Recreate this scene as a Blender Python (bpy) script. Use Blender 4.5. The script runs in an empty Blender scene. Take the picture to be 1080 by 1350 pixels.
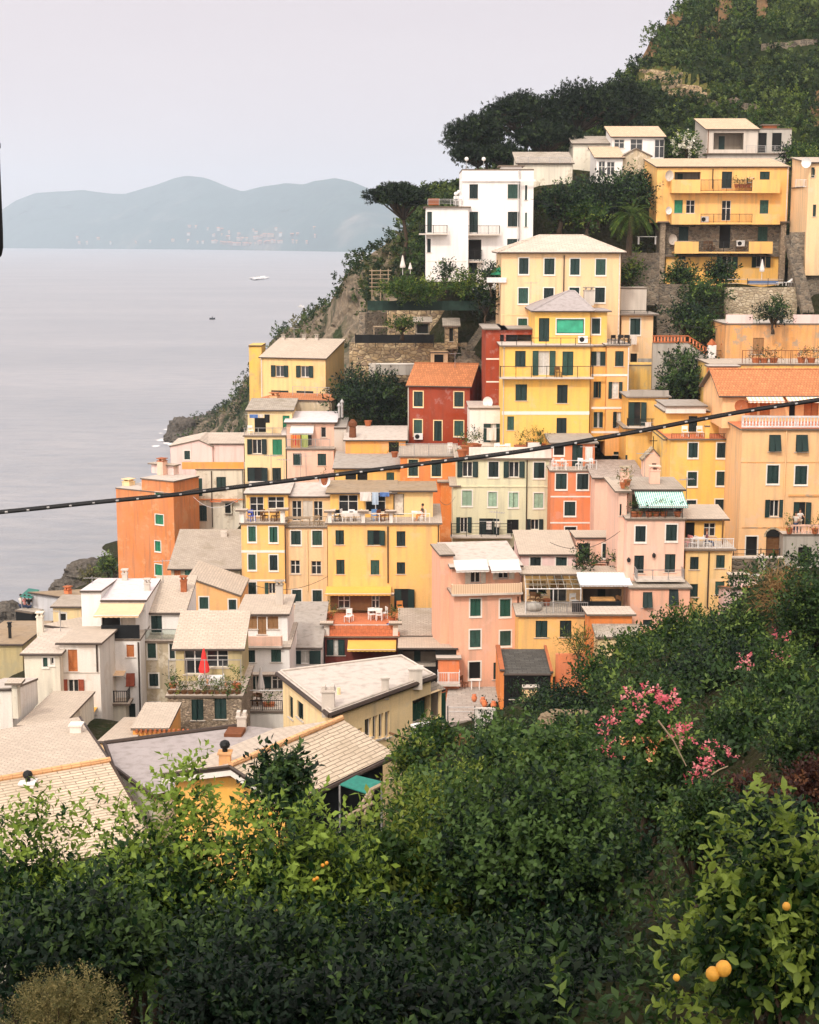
import bpy, math, random
import numpy as np
from mathutils import Vector, noise
random.seed(7); rng = np.random.default_rng(7)
S = bpy.context.scene; C = S.collection
PI = math.pi; R = math.radians
CZ = 50.0; FL = 2100.0; HY = 314.0
PITCH = math.atan((675-HY)/FL)
cp, sp = math.cos(PITCH), math.sin(PITCH)
# ------------------------------------------------------------------ camera
cam = bpy.data.cameras.new('camera'); co = bpy.data.objects.new('camera', cam); C.objects.link(co)
co.location = (0, 0, CZ); co.rotation_euler = (PI/2-PITCH, 0, 0)
cam.sensor_fit = 'HORIZONTAL'; cam.sensor_width = 36; cam.lens = 36*FL/1080
cam.clip_start = 0.1; cam.clip_end = 40000
S.camera = co
# pixel of the 1080x1350 photograph -> ray / point of the place
def ray(px, py):
    xc = (px-540)/FL; yc = -(py-675)/FL
    return (xc, yc*sp+cp, yc*cp-sp)
def P(px, py, Y):
    d = ray(px, py); t = Y/d[1]
    return (d[0]*t, Y, CZ+d[2]*t)
def PZ(px, py, z):
    d = ray(px, py); t = (z-CZ)/d[2]
    return (d[0]*t, d[1]*t, z)
VW = [0, 0, 1.0]
def view(ox, oy, s=280/1080): VW[:] = [ox, oy, s]
def vx(x): return VW[0]+x*VW[2]
def vy(y): return VW[1]+y*VW[2]
# ------------------------------------------------------------------ materials
MATS = {}
def newmat(name):
    m = bpy.data.materials.new(name); m.use_nodes = True
    nt = m.node_tree; b = nt.nodes['Principled BSDF']
    return m, nt, b
def N(nt, t, **k):
    n = nt.nodes.new(t)
    for a, v in k.items():
        if a in n.inputs: n.inputs[a].default_value = v
        else: setattr(n, a, v)
    return n
def mixc(nt, fac, a, b, bt='MIX'):
    n = nt.nodes.new('ShaderNodeMix'); n.data_type = 'RGBA'; n.blend_type = bt
    for i, v in ((0, fac), (6, a), (7, b)):
        if hasattr(v, 'is_linked'): nt.links.new(v, n.inputs[i])
        else: n.inputs[i].default_value = v if i == 0 else (*v[:3], 1)
    return n.outputs[2]
def ramp(nt, src, p):
    n = nt.nodes.new('ShaderNodeValToRGB'); e = n.color_ramp.elements
    while len(e) < len(p): e.new(0.5)
    for i, (q, c) in enumerate(p):
        e[i].position = q; e[i].color = (c, c, c, 1) if not isinstance(c, tuple) else (*c, 1)
    nt.links.new(src, n.inputs[0]); return n.outputs[0]
def mul(c, f): return tuple(min(1, x*f) for x in c)
def bump(nt, b, h, dist, st=0.6):
    n = N(nt, 'ShaderNodeBump'); n.inputs['Distance'].default_value = dist; n.inputs['Strength'].default_value = st
    nt.links.new(h, n.inputs['Height']); nt.links.new(n.outputs[0], b.inputs['Normal'])
def srgb(r, g, b):
    f = lambda c: ((c/255+0.055)/1.055)**2.4 if c > 10 else c/255/12.92
    return (f(r), f(g), f(b))
def plaster(key, col, wear=0.45, patch=None):
    if key in MATS: return MATS[key]
    m, nt, b = newmat(key); L = nt.links
    tc = N(nt, 'ShaderNodeTexCoord'); geo = N(nt, 'ShaderNodeNewGeometry')
    oi = N(nt, 'ShaderNodeObjectInfo')
    ad = N(nt, 'ShaderNodeVectorMath', operation='ADD'); L.new(geo.outputs['Position'], ad.inputs[0]); L.new(oi.outputs['Random'], ad.inputs[1])
    n1 = N(nt, 'ShaderNodeTexNoise'); n1.inputs['Scale'].default_value = 0.45; n1.inputs['Detail'].default_value = 7; n1.inputs['Roughness'].default_value = 0.65
    L.new(ad.outputs[0], n1.inputs['Vector'])
    mp = N(nt, 'ShaderNodeMapping'); mp.inputs['Scale'].default_value = (2.6, 2.6, 0.22); L.new(ad.outputs[0], mp.inputs[0])
    n2 = N(nt, 'ShaderNodeTexNoise'); n2.inputs['Scale'].default_value = 1.0; n2.inputs['Detail'].default_value = 5; L.new(mp.outputs[0], n2.inputs['Vector'])
    n3 = N(nt, 'ShaderNodeTexNoise'); n3.inputs['Scale'].default_value = 14; n3.inputs['Detail'].default_value = 4; L.new(ad.outputs[0], n3.inputs['Vector'])
    g = (sum(col)/3,)*3
    dirt = tuple(0.45*c*0.75+0.55*x*0.55 for c, x in zip(col, (g[0]*1.05, g[0]*0.95, g[0]*0.8)))
    light = tuple(min(0.92, c*0.8+0.2*0.62) for c in col)
    c = mixc(nt, ramp(nt, n1.outputs[0], [(0.38, 0.0), (0.68, wear)]), col, light)
    c = mixc(nt, ramp(nt, n2.outputs[0], [(0.47, 0.0), (0.74, wear*1.45)]), c, dirt)
    c = mixc(nt, ramp(nt, n3.outputs[0], [(0.35, 0.0), (0.75, 0.28)]), c, mul(col, 0.66))
    if patch is None and max(col)-min(col) > .3: patch = tuple(c*.72+.12 for c in col); pt = (.56, .62, .75)
    else: pt = (.54, .60, .85)
    if patch:
        n4 = N(nt, 'ShaderNodeTexNoise'); n4.inputs['Scale'].default_value = 0.7; n4.inputs['Detail'].default_value = 9; n4.inputs['Roughness'].default_value = 0.7
        L.new(ad.outputs[0], n4.inputs['Vector'])
        c = mixc(nt, ramp(nt, n4.outputs[0], [(pt[0], 0.0), (pt[1], pt[2])]), c, patch)
    L.new(c, b.inputs['Base Color']); b.inputs['Roughness'].default_value = 0.93; b.inputs['Specular IOR Level'].default_value = 0.15
    bump(nt, b, n3.outputs[0], 0.02, 0.5)
    MATS[key] = m; return m
def tiles(key, col, w=0.45, h=0.28, dark=0.45, rough=0.85, var=0.3, moss=0.0, wavy=False):
    if key in MATS: return MATS[key]
    m, nt, b = newmat(key); L = nt.links
    uv = N(nt, 'ShaderNodeUVMap'); br = N(nt, 'ShaderNodeTexBrick')
    br.offset = 0.5
    for k, v in (('Scale', 1.0), ('Brick Width', w), ('Row Height', h), ('Mortar Size', 0.022), ('Mortar Smooth', 0.3), ('Bias', 0.0)): br.inputs[k].default_value = v
    br.inputs['Color1'].default_value = (*mul(col, 1+var), 1); br.inputs['Color2'].default_value = (*mul(col, 1-var), 1); br.inputs['Mortar'].default_value = (*mul(col, dark), 1)
    wn = N(nt, 'ShaderNodeTexNoise'); wn.inputs['Scale'].default_value = 1.3; wn.inputs['Detail'].default_value = 3; L.new(uv.outputs[0], wn.inputs['Vector'])
    dm = N(nt, 'ShaderNodeVectorMath', operation='MULTIPLY_ADD'); L.new(wn.outputs['Color'], dm.inputs[0]); dm.inputs[1].default_value = (0.10, 0.10, 0); L.new(uv.outputs[0], dm.inputs[2])
    L.new(dm.outputs[0], br.inputs['Vector'])
    n1 = N(nt, 'ShaderNodeTexNoise'); n1.inputs['Scale'].default_value = 0.5; n1.inputs['Detail'].default_value = 8; L.new(uv.outputs[0], n1.inputs['Vector'])
    n2 = N(nt, 'ShaderNodeTexNoise'); n2.inputs['Scale'].default_value = 4.5; n2.inputs['Detail'].default_value = 6; n2.inputs['Roughness'].default_value = 0.7; L.new(uv.outputs[0], n2.inputs['Vector'])
    c = mixc(nt, ramp(nt, n1.outputs[0], [(0.35, 0.0), (0.7, 0.55)]), br.outputs[0], mul(col, 0.74))
    c = mixc(nt, ramp(nt, n2.outputs[0], [(0.47, 0.0), (0.70, 0.55)]), c, mul(col, 0.58))
    if moss: c = mixc(nt, ramp(nt, n1.outputs[0], [(0.52, 0.0), (0.68, moss)]), c, (0.16, 0.13, 0.05))
    L.new(c, b.inputs['Base Color']); b.inputs['Roughness'].default_value = rough; b.inputs['Specular IOR Level'].default_value = 0.2
    h2 = br.outputs['Fac']
    iv = N(nt, 'ShaderNodeMath', operation='MULTIPLY_ADD'); L.new(h2, iv.inputs[0]); iv.inputs[1].default_value = -1.0; L.new(n2.outputs[0], iv.inputs[2])
    bump(nt, b, iv.outputs[0], 0.05, 0.8)
    MATS[key] = m; return m
def stone(key, c1, c2, c3, mortar, sc=3.2):
    if key in MATS: return MATS[key]
    m, nt, b = newmat(key); L = nt.links
    uv = N(nt, 'ShaderNodeUVMap')
    wn = N(nt, 'ShaderNodeTexNoise'); wn.inputs['Scale'].default_value = 2; L.new(uv.outputs[0], wn.inputs['Vector'])
    dm = N(nt, 'ShaderNodeVectorMath', operation='MULTIPLY_ADD'); L.new(wn.outputs['Color'], dm.inputs[0]); dm.inputs[1].default_value = (0.25, 0.2, 0); L.new(uv.outputs[0], dm.inputs[2])
    mp = N(nt, 'ShaderNodeMapping'); mp.inputs['Scale'].default_value = (0.8, 1.35, 1); L.new(dm.outputs[0], mp.inputs[0])
    v = N(nt, 'ShaderNodeTexVoronoi'); v.inputs['Scale'].default_value = sc; L.new(mp.outputs[0], v.inputs['Vector'])
    e = N(nt, 'ShaderNodeTexVoronoi', feature='DISTANCE_TO_EDGE'); e.inputs['Scale'].default_value = sc; L.new(mp.outputs[0], e.inputs['Vector'])
    sx = N(nt, 'ShaderNodeSeparateColor'); L.new(v.outputs['Color'], sx.inputs[0])
    c = mixc(nt, ramp(nt, sx.outputs[0], [(0.2, 0.0), (0.7, 1.0)]), c1, c2)
    c = mixc(nt, ramp(nt, sx.outputs[1], [(0.55, 0.0), (0.8, 1.0)]), c, c3)
    n1 = N(nt, 'ShaderNodeTexNoise'); n1.inputs['Scale'].default_value = 0.6; n1.inputs['Detail'].default_value = 7; L.new(uv.outputs[0], n1.inputs['Vector'])
    c = mixc(nt, ramp(nt, n1.outputs[0], [(0.45, 0.0), (0.75, 0.6)]), c, mul(c1, 0.5))
    c = mixc(nt, ramp(nt, e.outputs[0], [(0.0, 1.0), (0.07, 0.0)]), c, mortar)
    L.new(c, b.inputs['Base Color']); b.inputs['Roughness'].default_value = 0.95; b.inputs['Specular IOR Level'].default_value = 0.1
    bump(nt, b, ramp(nt, e.outputs[0], [(0.0, 0.0), (0.15, 1.0)]), 0.08, 0.9)
    MATS[key] = m; return m
def paint(key, col, rough=0.6, metal=0.0, var=0.25, sc=6.0):
    if key in MATS: return MATS[key]
    m, nt, b = newmat(key); L = nt.links
    g = N(nt, 'ShaderNodeNewGeometry'); n1 = N(nt, 'ShaderNodeTexNoise'); n1.inputs['Scale'].default_value = sc; n1.inputs['Detail'].default_value = 5
    L.new(g.outputs['Position'], n1.inputs['Vector'])
    n0 = N(nt, 'ShaderNodeTexNoise'); n0.inputs['Scale'].default_value = sc*0.08; n0.inputs['Detail'].default_value = 3; L.new(g.outputs['Position'], n0.inputs['Vector'])
    c = mixc(nt, ramp(nt, n1.outputs[0], [(0.3, 0.0), (0.75, 1.0)]), mul(col, 1+var*0.6), mul(col, 1-var))
    c = mixc(nt, ramp(nt, n0.outputs[0], [(0.4, 0.0), (0.65, 0.8)]), c, mul(col, 1-var*1.2))
    L.new(c, b.inputs['Base Color']); b.inputs['Specular IOR Level'].default_value = 0.25; b.inputs['Roughness'].default_value = rough; b.inputs['Metallic'].default_value = metal
    bump(nt, b, n1.outputs[0], 0.01, 0.3)
    MATS[key] = m; return m
def stripes(key, c1, c2, w):
    if key in MATS: return MATS[key]
    m, nt, b = newmat(key); L = nt.links
    tc = N(nt, 'ShaderNodeTexCoord'); sx = N(nt, 'ShaderNodeSeparateXYZ'); L.new(tc.outputs['Object'], sx.inputs[0])
    ml = N(nt, 'ShaderNodeMath', operation='MULTIPLY'); L.new(sx.outputs[0], ml.inputs[0]); ml.inputs[1].default_value = 1/w
    fr = N(nt, 'ShaderNodeMath', operation='FRACT'); L.new(ml.outputs[0], fr.inputs[0])
    c = mixc(nt, ramp(nt, fr.outputs[0], [(0.48, 0.0), (0.52, 1.0)]), c1, c2)
    L.new(c, b.inputs['Base Color']); b.inputs['Roughness'].default_value = 0.85
    MATS[key] = m; return m
def leafmat(key, c1, c2, c3, tr=0.35, rough=0.5):
    if key in MATS: return MATS[key]
    m, nt, b = newmat(key); L = nt.links
    a = N(nt, 'ShaderNodeAttribute'); a.attribute_name = 'tint'
    c = ramp(nt, a.outputs['Fac'], [(0.0, c1), (0.6, c2), (1.0, c3)])
    L.new(c, b.inputs['Base Color']); b.inputs['Roughness'].default_value = rough; b.inputs['Specular IOR Level'].default_value = 0.22
    t = N(nt, 'ShaderNodeBsdfTranslucent'); hs = N(nt, 'ShaderNodeHueSaturation'); hs.inputs['Value'].default_value = 1.3; hs.inputs['Hue'].default_value = 0.495
    L.new(c, hs.inputs['Color']); L.new(hs.outputs[0], t.inputs[0])
    mx = N(nt, 'ShaderNodeMixShader'); mx.inputs[0].default_value = tr
    L.new(b.outputs[0], mx.inputs[1]); L.new(t.outputs[0], mx.inputs[2]); L.new(mx.outputs[0], nt.nodes['Material Output'].inputs[0])
    MATS[key] = m; return m
def glassmat(key, col, rough=0.08):
    if key in MATS: return MATS[key]
    m, nt, b = newmat(key); b.inputs['Base Color'].default_value = (*col, 1); b.inputs['Roughness'].default_value = rough
    g = N(nt, 'ShaderNodeNewGeometry'); n1 = N(nt, 'ShaderNodeTexNoise'); n1.inputs['Scale'].default_value = 1.5; nt.links.new(g.outputs['Position'], n1.inputs['Vector'])
    nt.links.new(mixc(nt, n1.outputs[0], mul(col, 0.5), mul(col, 1.6)), b.inputs['Base Color'])
    MATS[key] = m; return m
def clearglass(key):
    if key in MATS: return MATS[key]
    m, nt, b = newmat(key); L = nt.links
    t = N(nt, 'ShaderNodeBsdfTransparent'); t.inputs[0].default_value = (0.85, 0.9, 0.88, 1); gl = N(nt, 'ShaderNodeBsdfGlossy'); gl.inputs['Roughness'].default_value = 0.05
    f = N(nt, 'ShaderNodeFresnel'); f.inputs[0].default_value = 1.45
    mx = N(nt, 'ShaderNodeMixShader'); L.new(f.outputs[0], mx.inputs[0]); L.new(t.outputs[0], mx.inputs[1]); L.new(gl.outputs[0], mx.inputs[2]); L.new(mx.outputs[0], nt.nodes['Material Output'].inputs[0])
    MATS[key] = m; return m
PL = plaster
YEL = PL('yellow plaster', (0.88, 0.50, 0.16)); YEL2 = PL('deep yellow plaster', (0.88, 0.49, 0.12)); AMB = PL('amber plaster', (0.87, 0.46, 0.18)); BRT = PL('bright yellow plaster', (0.88, 0.52, 0.125), 0.35)
CRM = PL('cream plaster', (0.85, 0.57, 0.31)); CRM2 = PL('pale yellow plaster', (0.85, 0.63, 0.33)); BUT = PL('butter plaster', (0.86, 0.57, 0.24)); IVO = PL('ivory plaster', (0.78, 0.71, 0.58), 0.5, (0.5, 0.43, 0.33))
WHT = PL('white plaster', (0.84, 0.80, 0.765), 0.25); WHD = PL('stained white plaster', (0.80, 0.74, 0.67), 0.35, (0.68, 0.60, 0.52))
PNK = PL('pink plaster', (0.86, 0.45, 0.30)); PNK2 = PL('pale pink plaster', (0.84, 0.52, 0.39)); PNL = PL('lilac pink plaster', (0.82, 0.60, 0.56)); SAL = PL('salmon plaster', (0.82, 0.43, 0.27))
ORA = PL('orange plaster', (0.76, 0.235, 0.055), 0.3, (0.75, 0.34, 0.15)); ORB = PL('tower orange plaster', (0.70, 0.235, 0.075), 0.45, (0.66, 0.31, 0.15)); COR = PL('coral plaster', (0.76, 0.23, 0.09)); ORY = PL('orange yellow plaster', (0.86, 0.38, 0.09)); PEA = PL('peach plaster', (0.87, 0.52, 0.25), 0.4); APR = PL('apricot plaster', (0.85, 0.43, 0.14))
RED = PL('brick red plaster', (0.32, 0.048, 0.016), 0.25); MAR = PL('maroon plaster', (0.17, 0.03, 0.02), 0.3); GRN = PL('pale green plaster', (0.70, 0.665, 0.45)); OLV = PL('olive plaster', (0.50, 0.40, 0.20), 0.6, (0.42, 0.36, 0.22)); BEI = PL('beige plaster', (0.52, 0.42, 0.28), 0.7, (0.7, 0.62, 0.5)); GRB = PL('grey blue plaster', (0.55, 0.54, 0.56)); CON = PL('concrete', (0.42, 0.38, 0.33), 0.7); COD = PL('weathered orange plaster', (0.74, 0.36, 0.12), 0.7, (0.38, 0.30, 0.22))
YEW = PL('weathered yellow plaster', (0.80, 0.50, 0.12), 0.7, (0.55, 0.40, 0.2)); LGR = PL('light concrete', (0.58, 0.51, 0.44), 0.4); WIN = PL('white trim plaster', (0.78, 0.73, 0.66), 0.2)
SLA = tiles('beige slate', (0.60, 0.50, 0.40), 0.36, 0.2, 0.66, var=0.09); SLG = tiles('grey slate', (0.46, 0.39, 0.32), 0.4, 0.2, 0.6, var=0.12, moss=0.25); SLP = tiles('pale slate', (0.63, 0.53, 0.44), 0.6, 0.34, 0.62, var=0.10); SLW = tiles('weathered slate', (0.46, 0.40, 0.33), 0.4, 0.22, 0.5, var=0.25, moss=0.3)
TIL = tiles('orange roof tile', (0.58, 0.225, 0.095), 0.24, 0.38, 0.5, var=0.2); TIC = tiles('cream roof tile', (0.68, 0.50, 0.34), 0.24, 0.38, 0.6, var=0.12); BRK = tiles('dark slate', (0.09, 0.085, 0.075), 0.6, 0.35, 0.5, var=0.3); NEA = tiles('sandy slate course', (0.62, 0.50, 0.37), 0.95, 0.175, 0.42, var=0.08, moss=0.15)
MEM = plaster('lilac roof membrane', (0.37, 0.325, 0.315), 0.5); MEL = plaster('pale lilac roof membrane', (0.66, 0.60, 0.60), 0.35); MEC = plaster('cream roof membrane', (0.55, 0.48, 0.42), 0.5); RDG = tiles('pale orange ridge tile', (0.78, 0.43, 0.21), 0.4, 0.3, 0.7, var=0.12); BRN = plaster('brown roof membrane', (0.33, 0.24, 0.15), 0.5); GRY = plaster('grey roof sheet', (0.36, 0.32, 0.28), 0.5); EDG = paint('dark slab edge', (0.17, 0.13, 0.10), 0.85); TER = tiles('red terrace tile', (0.68, 0.22, 0.10), 0.3, 0.3, 0.8, var=0.1); FLO = tiles('grey terrace tile', (0.52, 0.44, 0.36), 0.4, 0.4, 0.7, var=0.1)
STO = stone('warm rubble stone', (0.42, 0.30, 0.17), (0.55, 0.42, 0.26), (0.30, 0.22, 0.15), (0.16, 0.12, 0.08), 2.4); STL = stone('pale rubble stone', (0.52, 0.42, 0.28), (0.60, 0.50, 0.36), (0.42, 0.33, 0.22), (0.26, 0.2, 0.14), 3.0); STD = stone('dark rubble stone', (0.20, 0.16, 0.12), (0.28, 0.22, 0.16), (0.13, 0.11, 0.09), (0.3, 0.26, 0.2), 3.0); STP = stone('pebbly stone', (0.42, 0.32, 0.22), (0.56, 0.43, 0.31), (0.30, 0.23, 0.17), (0.30, 0.24, 0.18), 8.0)
SHG = paint('dark green shutter', (0.011, 0.034, 0.030), 0.55, var=0.35); SHB = paint('bright green shutter', (0.02, 0.20, 0.10), 0.55); SHM = paint('mid green shutter', (0.018, 0.085, 0.055), 0.55); SHP = paint('pale green shutter', (0.33, 0.47, 0.34), 0.6); SHR = paint('rust red shutter', (0.33, 0.07, 0.03), 0.6); SHO = paint('orange shutter', (0.52, 0.17, 0.05), 0.6); SHW = paint('white shutter', (0.70, 0.62, 0.52), 0.6); SHT = paint('timber shutter', (0.33, 0.17, 0.07), 0.6); SHK = paint('teal shutter', (0.06, 0.22, 0.17), 0.55)
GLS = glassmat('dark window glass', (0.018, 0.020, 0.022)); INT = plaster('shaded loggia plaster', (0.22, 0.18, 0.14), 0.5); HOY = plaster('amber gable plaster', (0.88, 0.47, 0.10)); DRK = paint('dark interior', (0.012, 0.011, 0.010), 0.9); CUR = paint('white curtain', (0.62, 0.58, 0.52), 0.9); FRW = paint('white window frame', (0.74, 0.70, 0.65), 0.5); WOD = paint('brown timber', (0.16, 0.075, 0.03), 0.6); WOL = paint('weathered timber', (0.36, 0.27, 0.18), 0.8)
IRN = paint('dark iron', (0.02, 0.02, 0.02), 0.5, 0.3); STE = paint('galvanised steel', (0.45, 0.43, 0.42), 0.45, 0.6); WHM = paint('white metal', (0.75, 0.72, 0.70), 0.4); RUS = paint('rusty iron', (0.17, 0.06, 0.025), 0.8); CLW = paint('white canvas', (0.68, 0.62, 0.57), 0.9, var=0.08); CLY = paint('yellow canvas', (0.80, 0.44, 0.10), 0.9, var=0.1); CLB = paint('beige canvas', (0.76, 0.52, 0.32), 0.9, var=0.12); CLK = paint('black netting', (0.012, 0.013, 0.014), 0.95); MSH = paint('green netting', (0.022, 0.045, 0.035), 0.95, var=0.5, sc=2.0); AWN = stripes('teal striped canvas', (0.70, 0.76, 0.70), (0.10, 0.40, 0.34), 0.15); AWP = stripes('pale striped canvas', (0.74, 0.74, 0.74), (0.62, 0.62, 0.64), 0.2); BAL = stripes('cream slatted balustrade', (0.72, 0.52, 0.34), (0.60, 0.40, 0.26), 0.16); AWO = stripes('orange striped canvas', (0.80, 0.74, 0.68), (0.78, 0.50, 0.30), 0.3)  # CLK is also the painted yard shade on the gabled house's wall
TCO = paint('terracotta', (0.42, 0.13, 0.05), 0.8); PLW = paint('white plastic', (0.78, 0.75, 0.72), 0.4, var=0.05); PLB = paint('blue plastic', (0.08, 0.11, 0.42), 0.5); PLK = paint('black plastic', (0.015, 0.015, 0.016), 0.4); CLR = paint('red canvas', (0.80, 0.045, 0.04), 0.85); CLP = paint('pink canvas', (0.75, 0.32, 0.30), 0.85); CLU = paint('blue cloth', (0.12, 0.22, 0.50), 0.9); CLG = paint('lime cloth', (0.48, 0.55, 0.16), 0.9); CLO = paint('orange cloth', (0.75, 0.30, 0.08), 0.9); TEA = paint('teal sheet', (0.025, 0.19, 0.145), 0.6)
SKN = paint('skin', (0.48, 0.25, 0.16), 0.6, var=0.1); HAI = paint('brown hair', (0.035, 0.02, 0.012), 0.7); JEA = paint('denim cloth', (0.05, 0.07, 0.13), 0.9); BRL = glassmat('green window blind', (0.05, 0.36, 0.22), 0.25)
CGL = clearglass('clear glass panel')
BARK = paint('bark', (0.075, 0.05, 0.032), 0.95, var=0.5, sc=9)
# ------------------------------------------------------------------ mesh builder
class MB:
    def __init__(s): s.v = []; s.f = []; s.m = []; s.mats = []
    def mi(s, mat):
        if mat not in s.mats: s.mats.append(mat)
        return s.mats.index(mat)
    def poly(s, pts, mat):
        i = len(s.v); s.v += [tuple(p) for p in pts]; s.f.append(tuple(range(i, i+len(pts)))); s.m.append(s.mi(mat))
    def box(s, a, b, mat):
        x0, y0, z0 = a; x1, y1, z1 = b; i = len(s.v); k = s.mi(mat)
        s.v += [(x0, y0, z0), (x1, y0, z0), (x1, y1, z0), (x0, y1, z0), (x0, y0, z1), (x1, y0, z1), (x1, y1, z1), (x0, y1, z1)]
        for q in ((0, 3, 2, 1), (4, 5, 6, 7), (0, 1, 5, 4), (1, 2, 6, 5), (2, 3, 7, 6), (3, 0, 4, 7)):
            s.f.append(tuple(i+j for j in q)); s.m.append(k)
    def slab(s, pts, th, mat, mat2=None):
        n = len(pts); i = len(s.v); k = s.mi(mat); k2 = s.mi(mat2 or mat)
        s.v += [tuple(p) for p in pts]+[(p[0], p[1], p[2]-th) for p in pts]
        s.f.append(tuple(range(i, i+n))); s.m.append(k); s.f.append(tuple(range(i+2*n-1, i+n-1, -1))); s.m.append(k2)
        for j in range(n):
            q = (j+1) % n; s.f.append((i+j, i+n+j, i+n+q, i+q)); s.m.append(k2)
    def tube(s, pts, r, mat, n=6, caps=True):
        rs = r if isinstance(r, (list, tuple)) else [r]*len(pts); k = s.mi(mat); base = len(s.v)
        pts = [Vector(p) for p in pts]
        for j, p in enumerate(pts):
            t = (pts[min(j+1, len(pts)-1)]-pts[max(j-1, 0)]).normalized()
            a = t.cross(Vector((0, 0, 1)) if abs(t.z) < 0.9 else Vector((1, 0, 0))).normalized(); b = t.cross(a)
            for q in range(n):
                w = 2*PI*q/n; s.v.append(tuple(p+(a*math.cos(w)+b*math.sin(w))*rs[j]))
        for j in range(len(pts)-1):
            for q in range(n):
                q2 = (q+1) % n; s.f.append((base+j*n+q, base+j*n+q2, base+(j+1)*n+q2, base+(j+1)*n+q)); s.m.append(k)
        if caps:
            s.f.append(tuple(base+q for q in range(n-1, -1, -1))); s.m.append(k)
            e = base+(len(pts)-1)*n; s.f.append(tuple(e+q for q in range(n))); s.m.append(k)
    def lathe(s, prof, mat, c=(0, 0, 0), n=10, sx=1, sy=1):
        k = s.mi(mat); base = len(s.v)
        for r, z in prof:
            for q in range(n):
                w = 2*PI*q/n; s.v.append((c[0]+r*math.cos(w)*sx, c[1]+r*math.sin(w)*sy, c[2]+z))
        for j in range(len(prof)-1):
            for q in range(n):
                q2 = (q+1) % n; s.f.append((base+j*n+q, base+j*n+q2, base+(j+1)*n+q2, base+(j+1)*n+q)); s.m.append(k)
        e = base+(len(prof)-1)*n
        s.f.append(tuple(base+q for q in range(n-1, -1, -1))); s.m.append(k); s.f.append(tuple(e+q for q in range(n))); s.m.append(k)
    def build(s, name, parent=None, smooth=False):
        me = bpy.data.meshes.new(name); me.from_pydata(s.v, [], s.f)
        for m in s.mats: me.materials.append(m)
        nf = len(s.f)
        me.polygons.foreach_set('material_index', s.m)
        if smooth: me.polygons.foreach_set('use_smooth', [True]*nf)
        me.update()
        uvl = me.uv_layers.new(name='UVMap'); uv = np.empty(len(me.loops)*2, np.float32)
        for p in me.polygons:
            n = p.normal
            if abs(n.z) > 0.985: u = (1, 0, 0); w = (0, 1, 0)
            else:
                h = math.hypot(n.x, n.y); u = (-n.y/h, n.x/h, 0)
                w = (n.y*u[2]-n.z*u[1], n.z*u[0]-n.x*u[2], n.x*u[1]-n.y*u[0])
            for li in p.loop_indices:
                q = me.vertices[me.loops[li].vertex_index].co
                uv[2*li] = q.x*u[0]+q.y*u[1]+q.z*u[2]; uv[2*li+1] = q.x*w[0]+q.y*w[1]+q.z*w[2]
        uvl.data.foreach_set('uv', uv)
        o = bpy.data.objects.new(name, me); C.objects.link(o)
        if parent: o.parent = parent
        return o
def empty(name, label, cat, loc, rz=0, group=None):
    o = bpy.data.objects.new(name, None); C.objects.link(o); o.location = loc; o.rotation_euler = (0, 0, rz); o.empty_display_size = 0.3
    return tag(o, label, cat, group)
def tag(o, label=None, cat=None, group=None, kind=None):
    if label: o['label'] = label
    if cat: o['category'] = cat
    if group: o['group'] = group
    if kind: o['kind'] = kind
    return o
# ------------------------------------------------------------------ houses
GROUND = []          # control points of the terrain: under every house
HG = 'houses climbing the village slope'
class H: pass
def frame(x0, Y0, x1, Y1, y):
    a = P(vx(x0), vy(y), Y0); b = P(vx(x1), vy(y), Y1)
    h = H(); h.O = Vector(a[:2]); e = Vector((b[0]-a[0], b[1]-a[1])); h.L = e.length; h.e = e/h.L
    h.n = Vector((-h.e.y, h.e.x)); h.th = math.atan2(h.e.y, h.e.x); h.z0 = 0; return h
def uw(h, x, y, v=0.0, raw=False):
    d = ray(vx(x), vy(y)); dv = Vector(d[:2]); t = (v+h.O.dot(h.n))/dv.dot(h.n)
    return ((dv*t-h.O).dot(h.e), CZ+d[2]*t-h.z0)
def world(h, u, v, w):
    q = h.O+h.e*u+h.n*v; return (q.x, q.y, w+h.z0)
def at(h, x, y, v):
    u, w = uw(h, x, y, v); return world(h, u, v, w)
def shutter_leaf(u0, u1, z0, z1, v0, mat, root, hinge=None, ang=0.0, tilt=0.0):
    m = MB(); w = u1-u0; fr = min(0.07, w*0.16)
    m.box((0, 0, 0), (fr, 0.045, z1-z0), mat); m.box((w-fr, 0, 0), (w, 0.045, z1-z0), mat)
    m.box((fr, 0, 0), (w-fr, 0.045, fr), mat); m.box((fr, 0, z1-z0-fr), (w-fr, 0.045, z1-z0), mat)
    n = max(5, int((z1-z0)/0.14)); s = (z1-z0-2*fr)/n
    for i in range(n):
        z = fr+i*s; m.poly([(fr, 0.006, z), (w-fr, 0.006, z), (w-fr, 0.038, z+s*1.05), (fr, 0.038, z+s*1.05)], mat)
    m.poly([(fr, 0.041, fr), (w-fr, 0.041, fr), (w-fr, 0.041, z1-z0-fr), (fr, 0.041, z1-z0-fr)], mat)
    o = m.build('shutter', root); o.location = (u0, v0, z0)
    if ang: 
        if hinge == 'r':
            for q in o.data.vertices: q.co.x -= w
            o.location = (u1, v0, z0); o.rotation_euler = (0, 0, ang)
        else: o.rotation_euler = (0, 0, -ang)
    if tilt:
        for q in o.data.vertices: q.co.z -= (z1-z0)
        o.location = (u0, v0, z1); o.rotation_euler = (-tilt, 0, 0)
    return o
SHF = paint('faded green shutter', (0.032, 0.085, 0.065), 0.65, var=.4); SHN = paint('blackish green shutter', (0.008, 0.020, 0.020), 0.6)
SHM_ = {'s': SHG, 'm': SHM, 'b': SHB, 'p': SHP, 'r': SHR, 'O': SHO, 'w': SHW, 'T': SHT, 'k': SHK}
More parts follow.
